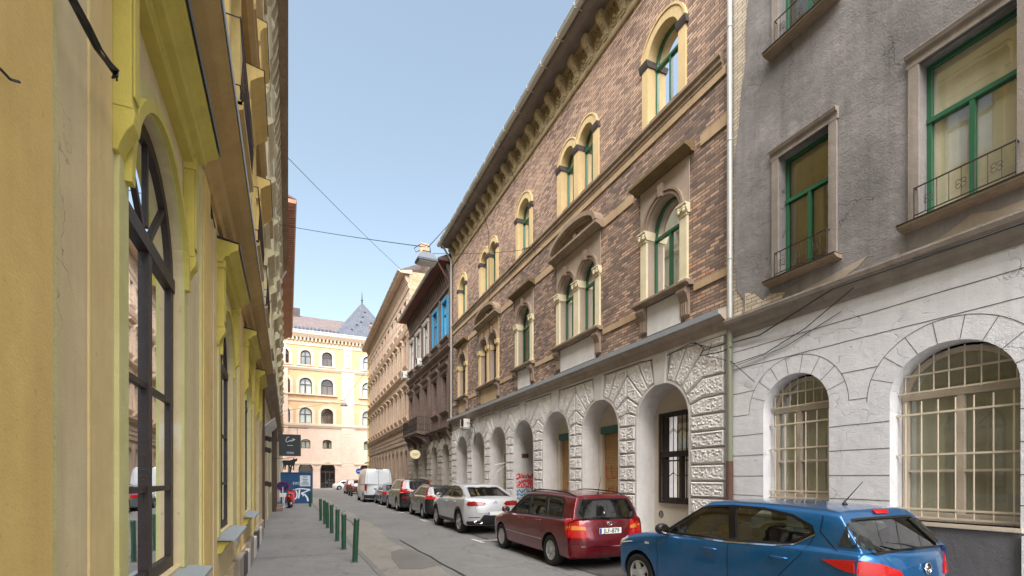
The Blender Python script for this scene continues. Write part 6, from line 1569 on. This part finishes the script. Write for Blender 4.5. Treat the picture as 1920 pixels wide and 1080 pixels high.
small = box_car(4.1, 1.7, 1.47, 2.5, .8, P_blk, .95, 1.42, .25, -1.7, -1.92, 20, .95,
    side=[[(.85, 1.0), (.26, 1.35), (-.2, 1.37), (-.26, 1.0)], [(-.33, 1.0), (-.27, 1.37), (-.95, 1.36), (-1.05, 1.0)], [(-1.12, 1.0), (-1.03, 1.35), (-1.5, 1.31), (-1.62, 1.02)]],
    rear=[(-.58, .0), (-.5, .36), (.5, .36), (.58, .0)], patches=[('tail_lamp', 'B', [(.84, 1.32), (.62, 1.34), (.68, .86), (.84, .84)], 'tail', .012), ('tail_lamp', 'B', [(-.84, 1.32), (-.62, 1.34), (-.68, .86), (-.84, .84)], 'tail', .012), ('tail_lamp', 'L', [(-1.66, 1.3), (-1.75, 1.32), (-2.0, .86), (-1.86, .84)], 'tail', .012), ('rear_bumper', 'B', [(-.86, .3), (-.86, .6), (.86, .6), (.86, .3)], 'black', .02)],
    mirror=(.82, 1.0), extra=[rails(-1.5, .1, m='alloy'), plate('', .72)], lines=[('L', [(-.3, .98), (-.3, .3)], .01)], spokes=5, spw=.04)
suv = box_car(4.8, 1.9, 1.76, 2.86, .92, P_blk, 1.12, 1.7, .35, -2.05, -2.28, 16, 1.05, R=.37,
    side=[[(.95, 1.18), (.36, 1.62), (-.15, 1.64), (-.2, 1.18)], [(-.27, 1.18), (-.22, 1.64), (-1.05, 1.63), (-1.15, 1.18)], [(-1.22, 1.18), (-1.13, 1.62), (-1.75, 1.56), (-1.9, 1.2)]],
    rear=[(-.6, .0), (-.55, .46), (.55, .46), (.6, .0)], patches=[('tail_lamp', 'B', [(.93, 1.6), (.64, 1.64), (.68, 1.14), (.58, 1.0), (.93, .98)], 'tail', .012), ('tail_lamp', 'B', [(-.93, 1.6), (-.64, 1.64), (-.68, 1.14), (-.58, 1.0), (-.93, .98)], 'tail', .012), ('tail_lamp', 'L', [(-1.93, 1.6), (-2.1, 1.62), (-2.36, 1.0), (-2.1, .98), (-2.12, 1.2)], 'tail', .012), ('tail_lamp', 'R', [(-1.93, 1.6), (-2.1, 1.62), (-2.36, 1.0), (-2.1, .98), (-2.12, 1.2)], 'tail', .012), ('reflector', 'B', [(.5, .7), (.8, .7), (.8, .8), (.5, .8)], 'tail_dk', .012)],
    mirror=(.9, 1.2), extra=[rails(-1.8, .1, m='alloy'), plate('', .85)], lines=[('L', [(-.24, 1.16), (-.24, .3)], .01)], strips=[('window_strip', 'L', [(1.0, 1.15), (-1.95, 1.16)], 'chrome', .02)], spokes=6, spw=.04)
sedan = box_car(4.5, 1.76, 1.45, 2.65, .88, P_gry, .93, 1.4, .2, -1.0, -1.6, 52, .95,
    td=-1.9, side=[[(.85, .98), (.22, 1.32), (-.15, 1.34), (-.2, .98)], [(-.27, .98), (-.22, 1.34), (-.85, 1.3), (-1.2, 1.0)]], rear=[(-.58, .02), (-.46, .66), (.46, .66), (.58, .02)],
    patches=[('tail_lamp', 'B', [(.84, .9), (.56, .9), (.6, .74), (.84, .72)], 'tail', .012), ('tail_lamp', 'B', [(-.84, .9), (-.56, .9), (-.6, .74), (-.84, .72)], 'tail', .012), ('tail_lamp', 'L', [(-1.95, .9), (-2.2, .9), (-2.2, .74), (-2.0, .76)], 'tail', .012)], mirror=(.82, .98), lines=[('L', [(-.24, .95), (-.24, .3)], .01)])
mini = box_car(4.4, 1.8, 1.66, 2.7, .85, P_brn, 1.05, 1.6, .5, -1.75, -2.0, 18, 1.25,
    side=[[(1.05, 1.1), (.5, 1.52), (-.1, 1.55), (-.15, 1.1)], [(-.22, 1.1), (-.18, 1.55), (-.95, 1.54), (-1.05, 1.1)], [(-1.12, 1.1), (-1.03, 1.52), (-1.5, 1.48), (-1.65, 1.12)]], rear=[(-.6, .0), (-.5, .42), (.5, .42), (.6, .0)],
    patches=[('tail_lamp', 'B', [(.88, 1.1), (.66, 1.1), (.66, .85), (.88, .85)], 'tail', .012), ('tail_lamp', 'B', [(-.88, 1.1), (-.66, 1.1), (-.66, .85), (-.88, .85)], 'tail', .012)], mirror=(1.1, 1.1))
redc = box_car(3.5, 1.6, 1.45, 2.3, .65, P_rd2, .92, 1.4, .2, -1.4, -1.62, 18, .8, R=.28, rrc=.1,
    side=[[(.7, .97), (.2, 1.33), (-.5, 1.35), (-.6, .97)]], rear=[(-.5, .0), (-.42, .34), (.42, .34), (.5, .0)], patches=[('tail_lamp', 'B', [(.78, .9), (.62, .9), (.62, .7), (.78, .7)], 'tail_dk', .012), ('tail_lamp', 'B', [(-.78, .9), (-.62, .9), (-.62, .7), (-.78, .7)], 'tail_dk', .012)])
whitec = box_car(4.6, 1.8, 1.43, 2.8, .88, P_wht, .92, 1.4, .3, -1.1, -1.75, 52, 1.0,
    td=-1.95, side=[[(.9, .97), (.3, 1.3), (-.1, 1.33), (-.15, .97)], [(-.22, .97), (-.18, 1.33), (-.9, 1.28), (-1.3, 1.0)]], rear=[(-.58, .02), (-.46, .66), (.46, .66), (.58, .02)], mirror=(.85, .98), lines=[('L', [(-.19, .95), (-.19, .3)], .01)])
van = box_car(5.4, 2.0, 2.5, 3.5, .95, P_van, 1.25, 2.45, 1.2, -2.55, -2.66, 5, 1.9, R=.35, gw=.98, rw=.86, rgc=.02, rrc=.02,
    side=[[(1.85, 1.35), (1.3, 2.0), (.75, 2.0), (.75, 1.35)]], rear=[(-.05, .0), (-.05, .01), (-.04, .01), (-.04, .0)],
    patches=[('tail_lamp', 'B', [(.95, 1.35), (.82, 1.35), (.82, .85), (.95, .85)], 'tail', .014), ('tail_lamp', 'B', [(-.95, 1.35), (-.82, 1.35), (-.82, .85), (-.95, .85)], 'tail', .014), ('rear_bumper', 'B', [(-.98, .3), (-.98, .55), (.98, .55), (.98, .3)], 'black', .03), ('rear_step', 'L', [(-2.1, .3), (-2.1, .55), (-2.62, .55), (-2.62, .3)], 'black', .012)],
    lines=[('B', [(0, .6), (0, 2.38)], .02), ('B', [(-.82, .6), (-.8, 2.36), (.8, 2.36), (.82, .6)], .016), ('L', [(.6, 2.1), (.6, .5)], .014), ('L', [(-.6, 2.1), (-.6, .5)], .014)],
    strips=[('door_rail', 'L', [(.6, 1.3), (-2.3, 1.3)], 'black', .025)], extra=[plate('', .85), lambda root, surf, patch, line, S: MB().box(-2.75, -2.7, -.3, .2, 2.4, 2.46).build('brake_lamp', M['black'], root)])
def place(n, label, cat, S, xl, yc, heading=0, detail=2, **k):
    """xl: X of the car's left side at its centre; yc: Y of its centre; heading in degrees clockwise from +Y"""
    h = R_(heading); W = S['W']; x = xl+W/2
    return car(n, label, cat, S, (x, yc, 0), PI2-h, detail, **k)
place('hatchback', 'metallic blue five-door hatchback nearest the camera, at the bottom right', 'car', blue, 4.83, 4.59, -1)
place('estate_car', 'dark red estate car with roof rails and plate JLF-879', 'car', red, 4.79, 9.70, 1.5)
place('coupe_suv', 'silver sloping-roof SUV with slim red tail lamps, ahead of the red estate car', 'car', silver, 4.98, 16.12, 1.5)
place('compact_estate', 'small black estate with tall red tail lamps, ahead of the silver SUV', 'car', small, 5.32, 21.9, 1.5, 1)
place('large_suv', 'tall black SUV with red lamps climbing its rear pillars, behind the grey saloon', 'car', suv, 5.28, 27.3, 1, 1)
place('saloon_car', 'low grey saloon parked between the black SUV and the white van', 'car', sedan, 5.5, 33.3, 1, 1)
place('panel_van', 'silver-white high-roof panel van in the parked row', 'van', van, 5.05, 38.6, 1, 1)
place('city_car', 'tiny bright red car just ahead of the white van', 'car', redc, 5.55, 50.5, 1, 1)
place('people_carrier', 'brown people carrier at the far end of the parked row', 'car', mini, 5.95, 58.5, 1, 1)
car('saloon_car', 'white saloon crossing the end of the street before the peach building', 'car', whitec, (8.4, 78, 0), R_(3), 1, group=None)
# ================================================================== street things
def bollard(label, x, y, h, lean, ly=0, r=.056):
    t = empty('bollard', (x, y, .03)); tag(t, label, 'bollard', 'dark green steel bollards along the pavement edge')
    b = MB(); b.tube([(0, 0, -.02), (lean*.5, ly*.5, h*.5), (lean, ly, h-.02)], r, 20, False); b.build('post', M['boll'], t, smooth='a')
    b = MB(); b.lathe([(r+.003, -.035), (r+.004, -.01), (r-.004, .004), (r*.6, .014), (.001, .018)], 20, 'z', (lean, ly, h-.01)); b.build('cap', M['boll'], t, smooth='a')
    b = MB(); b.lathe([(r+.03, -.01), (r+.028, .004), (r+.006, .012), (r, .02)], 16, 'z', (0, 0, 0)); b.build('base_collar', M['joint'], t)
bl = [(1.24, 10.28, .90, .035, -.02), (1.22, 12.21, .86, .0, 0), (1.22, 13.92, .88, .01, .03), (1.24, 15.97, .90, -.012, 0), (1.24, 17.72, .9, -.02, 0), (1.25, 19.3, .9, -.015, 0), (1.2, 20.9, .9, -.01, 0)]
names = ['slightly leaning green bollard, nearest the camera', 'second green bollard from the camera', 'third green bollard from the camera, paint rubbed brown low down', 'fourth green bollard, middle one of the row', 'fifth green bollard, third from the far end of the row', 'green bollard next to last in the row', 'farthest green bollard of the close-set row of seven']
for (x, y, h, lx, ly), nm in zip(bl, names): bollard(nm, x, y, h, lx, ly)
bollard('lone dark green bollard standing in front of the blue hoarding', 1.22, 31.6, .95, 0, 0, .07)
# blue hoarding
def hoarding():
    P = empty('hoarding', (.54, 36.0, .03)); tag(P, 'dark blue sheet hoarding with white graffiti and a paper notice, at the pavement end', 'hoarding')
    b = MB(); b.box(-.96, .96, -.02, .02, 0, 2.13); b.box(.90, .96, .02, 2.2, 0, 2.13); b.box(-.96, -.90, .02, 2.2, 0, 2.13); b.build('panel', M['hoard'], P)
    b = MB(); b.box(-1.0, 1.0, -.05, -.022, 2.06, 2.14); b.cut(); b.box(-1.0, -.94, -.05, -.022, 0, 2.055); b.cut(); b.box(.94, 1.0, -.05, -.022, 0, 2.055); b.build('frame', M['hoard'], P)
    b = MB(); b.box(.20, .86, -.04, -.024, 1.18, 1.92); n = b.build('notice', M['paper'], P)
    b = MB(); rnd = random.Random(4)
    for i, z in enumerate((1.84, 1.76, 1.66, 1.6, 1.5, 1.44, 1.36, 1.28)): hw_ = rnd.uniform(.12, .26); b.box(.53-hw_, .53+hw_, -.044, -.041, z-.014, z+.014)
    b.build('notice_lines', M['sign_blk'], n)
    text_mesh('EXC', .24, 'lettering', M['g_white'], P, Matrix.Translation((-.02, -.03, 1.38)) @ Matrix.Rotation(PI2, 4, 'X'))
    def st(b, pts, r=.05):
        for i in range(len(pts)-1):
            a = Vector(pts[i]); c = Vector(pts[i+1]); d = (c-a).normalized(); n_ = Vector((-d.y, d.x))*r
            b.add([(a.x+n_.x, -.026-.0005*i, a.y+n_.y), (a.x-n_.x, -.026-.0005*i, a.y-n_.y), (c.x-n_.x, -.026-.0005*i, c.y-n_.y), (c.x+n_.x, -.026-.0005*i, c.y+n_.y)], [(0, 1, 2, 3)])
    b = MB(); st(b, [(-.60+.16*math.cos(a)*1.1+.45, .62+.32*math.sin(a)) for a in [k*.42 for k in range(16)]], .045); b.cut()
    st(b, [(.18, .95), (.14, .5), (.1, .35)]); st(b, [(-.1, .98), (.3, 1.02), (.84, .95), (.5, .78), (.28, .7)], .04); st(b, [(.28, .68), (.5, .62), (.66, .4), (.72, .15)], .055); b.cut(); st(b, [(.34, .62), (.44, .56), (.36, .5)], .03)
    b.build('graffiti', M['g_white'], P)
hoarding()
# temporary no stopping sign on a bent stand
def nosign():
    P = empty('road_sign', (-.28, 31.6, .03)); tag(P, 'round blue and red no stopping sign tilted back on a low white stand', 'road sign')
    RM = Matrix.Translation((0, 0, 1.26)) @ Matrix.Rotation(R_(38), 4, 'X')
    def disc(nm, r0, r1, y, m, par):
        b = MB(); b.lathe([(max(r0, .001), y), (r1, y), (r1, y-.004), (max(r0, .001), y-.004)], 32, 'y'); o = b.build(nm, m, par); o.data.transform(RM); return o
    f = disc('sign_face', 0, .36, 0, M['red_p'], P); disc('blue_field', 0, .31, -.006, M['blue_p'], f)
    b = MB()
    for a in (45, 135): c, s_ = math.cos(R_(a)), math.sin(R_(a)); b.add([(.29*c-.016*s_, -.0125-.001*(a > 90), .29*s_+.016*c), (.29*c+.016*s_, -.0125-.001*(a > 90), .29*s_-.016*c), (-.29*c+.016*s_, -.0125-.001*(a > 90), -.29*s_-.016*c), (-.29*c-.016*s_, -.0125-.001*(a > 90), -.29*s_+.016*c)], [(0, 1, 2, 3)])
    o = b.build('cross_bars', M['red_p'], f); o.data.transform(RM)
    b = MB(); b.tube([(0, .05, 1.2), (0, .03, .6), (.02, 0, 0)], .03, 8); b.tube([(.1, -.1, .75), (.07, -.16, .35), (.1, -.2, 0)], .03, 8); b.tube([(-.3, -.25, .02), (.35, -.25, .02)], .03, 6); b.tube([(-.3, .25, .02), (.35, .25, .02)], .03, 6); b.tube([(.02, -.25, .02), (.02, .25, .02)], .03, 6); b.build('stand', M['white_p'], P)
    b = MB(); b.box(-.18, .2, -.03, -.01, .62, .86); b.build('text_plate', M['white_p'], P)
nosign()
def scooter():
    P = empty('scooter', (.12, 31.2, .03), 0); tag(P, 'small red motor scooter parked in front of the blue hoarding', 'scooter')
    P.rotation_euler = (0, 0, R_(-6))
    # seen from behind: rear wheel nearest (-y)
    for y, nm in ((-.55, 'rear'), (.72, 'front')):
        b = MB(); b.lathe([(.12, -.05), (.2, -.06), (.235, -.045), (.25, 0), (.235, .045), (.2, .06), (.12, .05)], 24, 'x', (0, y, .25)); wo = b.build('wheel', M['tyre'], P, smooth='a')
        b = MB(); b.lathe([(.001, -.035), (.125, -.04), (.125, .04), (.001, .035)], 16, 'x', (0, y, .25)); b.build('rim', M['alloy'], wo)
    b = MB(); b.prism([(-.75, .52), (-.72, .74), (-.3, .80), (.1, .66), (.12, .42), (.2, .24), (-.2, .22), (-.45, .4)], -.15, .15, 'x'); b.build('body', M['red_p'], P, bevel=.05)
    b = MB(); b.prism([(-.78, .74), (-.75, .84), (-.1, .82), (.12, .72), (.1, .68), (-.3, .76)], -.13, .13, 'x'); b.build('seat', M['black'], P, bevel=.03)
    b = MB(); b.prism([(.2, .24), (.34, .3), (.62, .95), (.56, 1.0), (.42, .7), (.24, .34)], -.2, .2, 'x'); b.build('leg_shield', M['red_p'], P, bevel=.03)
    b = MB(); b.box(-.17, .17, .1, .5, .2, .27); b.build('floorboard', M['black'], P, bevel=.02)
    b = MB(); b.tube([(-.34, .42, 1.02), (-.1, .5, 1.0), (.1, .5, 1.0), (.34, .42, 1.02)], .02, 8); b.tube([(0, .52, .95), (0, .72, .25)], .03, 8); b.build('handlebar', M['black'], P)
    for s in (-1, 1):
        b = MB(); b.tube([(s*.2, .46, 1.0), (s*.26, .44, 1.14)], .008, 5); b.lathe([(.001, -.01), (.06, 0), (.001, .01)], 10, 'y', (s*.28, .43, 1.18)); b.build('mirror', M['black'], P)
    b = MB(); b.lathe([(.001, -.03), (.09, -.02), (.1, .02), (.001, .03)], 14, 'y', (0, -.78, .66)); b.build('tail_lamp', M['tail'], P, smooth=True)
    b = MB(); b.prism([(-.8, .3), (-.7, .46), (-.5, .53), (-.3, .5), (-.3, .46), (-.5, .5), (-.68, .43), (-.78, .29)], -.07, .07, 'x'); b.box(-.09, .09, -.86, -.84, .34, .50); b.build('mudguard', M['black'], P)
    b = MB(); b.lathe([(.001, -.16), (.09, -.15), (.09, .15), (.001, .16)], 10, 'x', (.0, -.5, .25)); b.build('engine', M['alloy'], P)
scooter()
# hanging shop sign
def shopsign():
    P = empty('shop_sign', (-.75, 22.0, 0)); tag(P, 'square charcoal shop sign with white script hanging from an iron arm over the pavement', 'sign')
    b = MB(); b.tube([(0, 0, 3.86), (1.5, 0, 3.86)], .014, 6); b.tube([(0, 0, 3.4), (.02, 0, 3.95)], .02, 6); b.build('bracket', M['iron'], P)
    b = MB(); b.box(.42, 1.24, -.03, .03, 2.68, 3.58); s = b.build('board', M['sign_blk'], P, bevel=.01)
    b = MB()
    for x in (.55, 1.1): b.tube([(x, 0, 3.58), (x, 0, 3.86)], .008, 5)
    b.build('hanger', M['iron'], P)
    def st(b, pts, r):
        pts = [(x, -.034, z) for x, z in pts]; b.tube(pts, r, 5)
    b = MB(); st(b, [(.80, 3.46), (.74, 3.47), (.68, 3.38), (.67, 3.28), (.72, 3.25), (.80, 3.31), (.84, 3.36), (.82, 3.29), (.86, 3.30), (.90, 3.36), (.88, 3.29), (.92, 3.31), (.97, 3.36), (.94, 3.42), (.93, 3.31), (.99, 3.36), (1.02, 3.37)], .012)
    b.build('script_lettering', M['g_white'], s)
    b = MB(); b.box(.72, .94, -.034, -.031, 3.11, 3.13)
    for k in range(3): b.box(.69, .97, -.034, -.031, 2.78+k*.03, 2.79+k*.03)
    b.build('small_print', M['paper'], s)
shopsign()
def bullsign():
    P = empty('shop_sign', (-.75, 27.5, -.22)); tag(P, 'flat black bull-shaped sign on a bracket beneath the charcoal shop sign', 'sign')
    sil = [(.52, 2.62), (.50, 2.85), (.46, 2.72), (.44, 2.55), (.46, 2.86), (.56, 2.92), (.8, 2.9), (.98, 2.96), (1.02, 3.06), (1.06, 2.98), (1.14, 3.0), (1.2, 3.06), (1.19, 2.96), (1.17, 2.86), (1.1, 2.84), (1.08, 2.74), (1.04, 2.66), (1.05, 2.4), (1.0, 2.4), (.98, 2.62), (.94, 2.62), (.93, 2.42), (.88, 2.42), (.88, 2.64), (.66, 2.66), (.64, 2.42), (.58, 2.42), (.58, 2.64), (.54, 2.42), (.5, 2.42)]
    b = MB(); vs, fs = cdt(sil); b.add([(x, -.01, z) for x, z in vs]+[(x, .01, z) for x, z in vs], fs+[tuple(i+len(vs) for i in f) for f in fs]); b.build('silhouette', M['ink'], P)
    b = MB(); b.tube([(0, 0, 3.0), (.6, 0, 3.0), (1.1, 0, 3.1)], .014, 6); b.tube([(.75, 0, 3.02), (.75, 0, 2.9)], .008, 5); b.build('bracket', M['iron'], P)
bullsign()
def roundsign():
    p = rworld(32.0, 0, 0); P = empty('pub_sign', p, RROT); tag(P, 'oval cream sign on a bracket under the iron balcony', 'sign')
    b = MB(); b.lathe([(.001, -.035), (.33, -.035), (.35, 0), (.33, .035), (.001, .035)], 24, 'x'); b.v = [(v[0], v[1]+1.15, v[2]*.86+3.35) for v in b.v]; f = b.build('board', M['cream_p'], P)
    b = MB(); b.tube([(-.04, 1.15-.2, 3.38), (-.04, 1.15+.2, 3.38)], .012, 4); b.tube([(-.04, 1.15-.14, 3.3), (-.04, 1.15+.14, 3.3)], .008, 4); b.build('lettering', M['ink'], f)
    b = MB(); b.tube([(0, 0, 3.66), (0, 1.5, 3.66)], .014, 6); b.tube([(0, 0, 3.3), (0, .5, 3.66)], .01, 5); b.build('bracket', M['iron'], P)
roundsign()
def bluesign():
    P = empty('road_sign', (7.3, 57, .12)); tag(P, 'round blue mandatory direction sign on a pole beyond the white van', 'road sign')
    b = MB(); b.tube([(0, 0, 0), (0, 0, 2.75)], .03, 8); b.build('pole', M['zinc'], P)
    b = MB(); b.lathe([(.001, -.01), (.32, -.01), (.32, .01), (.001, .01)], 24, 'y', (0, -.04, 2.45)); f = b.build('disc', M['blue_p'], P)
    b = MB(); b.prism([(-.2, 2.42), (.08, 2.42), (.08, 2.36), (.22, 2.45), (.08, 2.54), (.08, 2.48), (-.2, 2.48)], -.056, -.051); b.build('arrow', M['g_white'], f)
bluesign()
def ac_unit(label, s, y, z, sc_=1.):
    P = empty('air_conditioner', rworld(s, 0, z), RROT); tag(P, label, 'air conditioner', 'air conditioners on the right-hand facades')
    b = MB(); b.box(-.42*sc_, .42*sc_, y-.17, y+.17, .03, .60*sc_); c = b.build('casing', M['ac'], P, bevel=.02)
    b = MB(); b.lathe([(.2, 0), (.22, .0), (.22, .015), (.2, .015)], 20, 'y', (-.08, y+.17, .31)); 
    for k in range(6): a = k*math.pi/6; b.tube([(-.08-.2*math.cos(a), y+.18, .31-.2*math.sin(a)), (-.08+.2*math.cos(a), y+.18, .31+.2*math.sin(a))], .004, 4)
    b.build('fan_grille', M['iron'], c)
    b = MB()
    for x in (-.3, .3): b.box(x-.02, x+.02, 0, y+.2, -.02, .02); b.tube([(x, .0, -.3), (x, y, -.02)], .012, 4)
    b.build('bracket', M['zinc'], P)
    b = MB(); b.tube([(-.42*sc_, y, .3), (-.6, y-.1, .2), (-.62, .06, -.1), (-.6, .05, -.9)], .02, 6); b.build('pipe', M['black'], P)
ac_unit('white air conditioner box under the cornice of the brick house', 23.6, .38, 4.3, .8)
ac_unit('white air conditioner under the middle window of the dark brick house', 34.6, .35, 9.9, .8)
ac_unit('white air conditioner at the far corner of the dark brick house', 39.2, .5, 9.8, .95)
# street lamps on cross wires
def lamp(label, x, y, z, s=1.):
    P = empty('street_lamp', (x, y, z)); tag(P, label, 'street lamp', 'lamps hung on wires over the street')
    b = MB(); b.add([(-.17*s, -.13*s, .16*s), (.17*s, -.13*s, .16*s), (.17*s, .13*s, .16*s), (-.17*s, .13*s, .16*s), (-.29*s, -.2*s, -.04*s), (.29*s, -.2*s, -.04*s), (.29*s, .2*s, -.04*s), (-.29*s, .2*s, -.04*s)], [(0, 1, 2, 3), (0, 4, 5, 1), (1, 5, 6, 2), (2, 6, 7, 3), (3, 7, 4, 0)])
    b.box(-.29*s, .29*s, -.2*s, .2*s, -.10*s, -.045*s); b.build('hood', M['lampgrey'], P, bevel=.01)
    b = MB(); b.box(-.25*s, .25*s, -.17*s, .17*s, -.125*s, -.102*s); b.build('diffuser', M['clear'], P)
    b = MB(); b.tube([(-.12*s, 0, .16*s), (-.1*s, 0, .24*s), (.12*s, 0, .24*s), (.14*s, 0, .16*s)], .014, 5); b.tube([(-.2*s, 0, .22*s), (-.3*s, 0, .15*s), (-.35*s, 0, .25*s), (-.15*s, 0, .42*s), (.1*s, 0, .38*s), (.12*s, 0, .24*s)], .012, 5); b.build('hanger', M['wire'], P)
M['lampgrey'] = plain('grey_lamp_hood', (96, 104, 114), .45, .2)
lamp('grey box-shaped street lamp hung nearest, before the brick house eaves', 3.58, 13.45, 8.0)
lamp('small dark street lamp hung far down the street before the peach building', 4.0, 39.9, 7.55, .9)
def wire(label, pts, r=.012, sag=0, n=14):
    b = MB(); P_ = []
    for a, c in zip(pts, pts[1:]):
        a, c = Vector(a), Vector(c)
        for k in range(n+1):
            t = k/n; q = a.lerp(c, t); q.z -= sag*4*t*(1-t); P_.append(q)
    o = b.tube(P_, r, 5).build('overhead_wire', M['wire']); tag(o, label, 'wire'); return o
g = rworld(22.0, .75, 15.1)
wire('overhead wire sloping from the left eaves to the top of the tan block', [(-.02, 25, 16.9), rworld(39.6, .6, 18.75)], .014, .1)
wire('overhead wire from the left facade to the nearest street lamp', [(-.7, 27, 14.6), (3.55, 13.45, 8.35)], .011, .05)
wire('overhead wire from the nearest street lamp up to the brick house gutter', [(3.62, 13.45, 8.35), g], .012, .05)
wire('thin wire from the nearest street lamp to the hook on the brick wall', [(3.7, 13.45, 8.2), rworld(14.6, .35, 9.7)], .007, .1)
wire('overhead wire carrying the far street lamp across the street', [(-.7, 40, 6.7), (4.0, 39.9, 7.9), rworld(39.9, .1, 15.2)], .013, .0)
def hook():
    P = empty('wall_hook', rworld(16.2, 0, 10.3), RROT); tag(P, 'iron cable hook projecting from the brick wall string course', 'hook')
    MB().tube([(0, .1, .15), (-.1, .5, -.05), (-.15, .6, -.1)], .02, 6).build('arm', M['rust'], P); MB().tube([(-.15, .6, -.1), (-.15, .62, -.2), (-.1, .55, -.2)], .012, 5).build('eye', M['rust'], P)
hook()
def step(label, x, y, w_, d, h):
    b = MB(); b.box(-d/2, d/2, -w_/2, w_/2, 0, h); o = b.build('door_step', M['step'], None, bevel=.015); o.location = (x, y, .03); tag(o, label, 'step')
step('reddish stone doorstep on the left pavement', -.5, 28.6, 1.5, .5, .16)
step('pale narrow doorstep beyond the reddish one on the left', -.52, 31.6, 1.2, .45, .14)

# leaf litter along the gutter of the parking side
def litter():
    b = MB(); rnd = random.Random(11)
    for i in range(1500):
        y = 5+rnd.random()**1.5*38; d = 4.9+1.9*rnd.random()**.7 if rnd.random() < .75 else rnd.gauss(4.9, .25)
        if rnd.random() < .12: x = 1.3+rnd.gauss(.25, .1)
        else: x = kx(y, d)
        if x > kx(y)-.02: x = kx(y)-.04
        a = rnd.random()*6.28; r = rnd.uniform(.012, .032); z = .012+rnd.random()*.012
        b.add([(x+r*math.cos(a), y+r*math.sin(a), z), (x+r*.5*math.cos(a+1.6), y+r*.5*math.sin(a+1.6), z+.006), (x-r*math.cos(a), y-r*math.sin(a), z+.004), (x-r*.5*math.cos(a+1.6), y-r*.5*math.sin(a+1.6), z+.002)], [(0, 1, 2, 3)])
    o = b.build('leaf_litter', M['leaf']); tag(o, 'dry leaf litter and grit scattered along the gutter by the parked cars', 'leaves', None, 'stuff')
M['leaf'] = plain('dry_leaf', (92, 72, 52), .9, 0, .4)
litter()
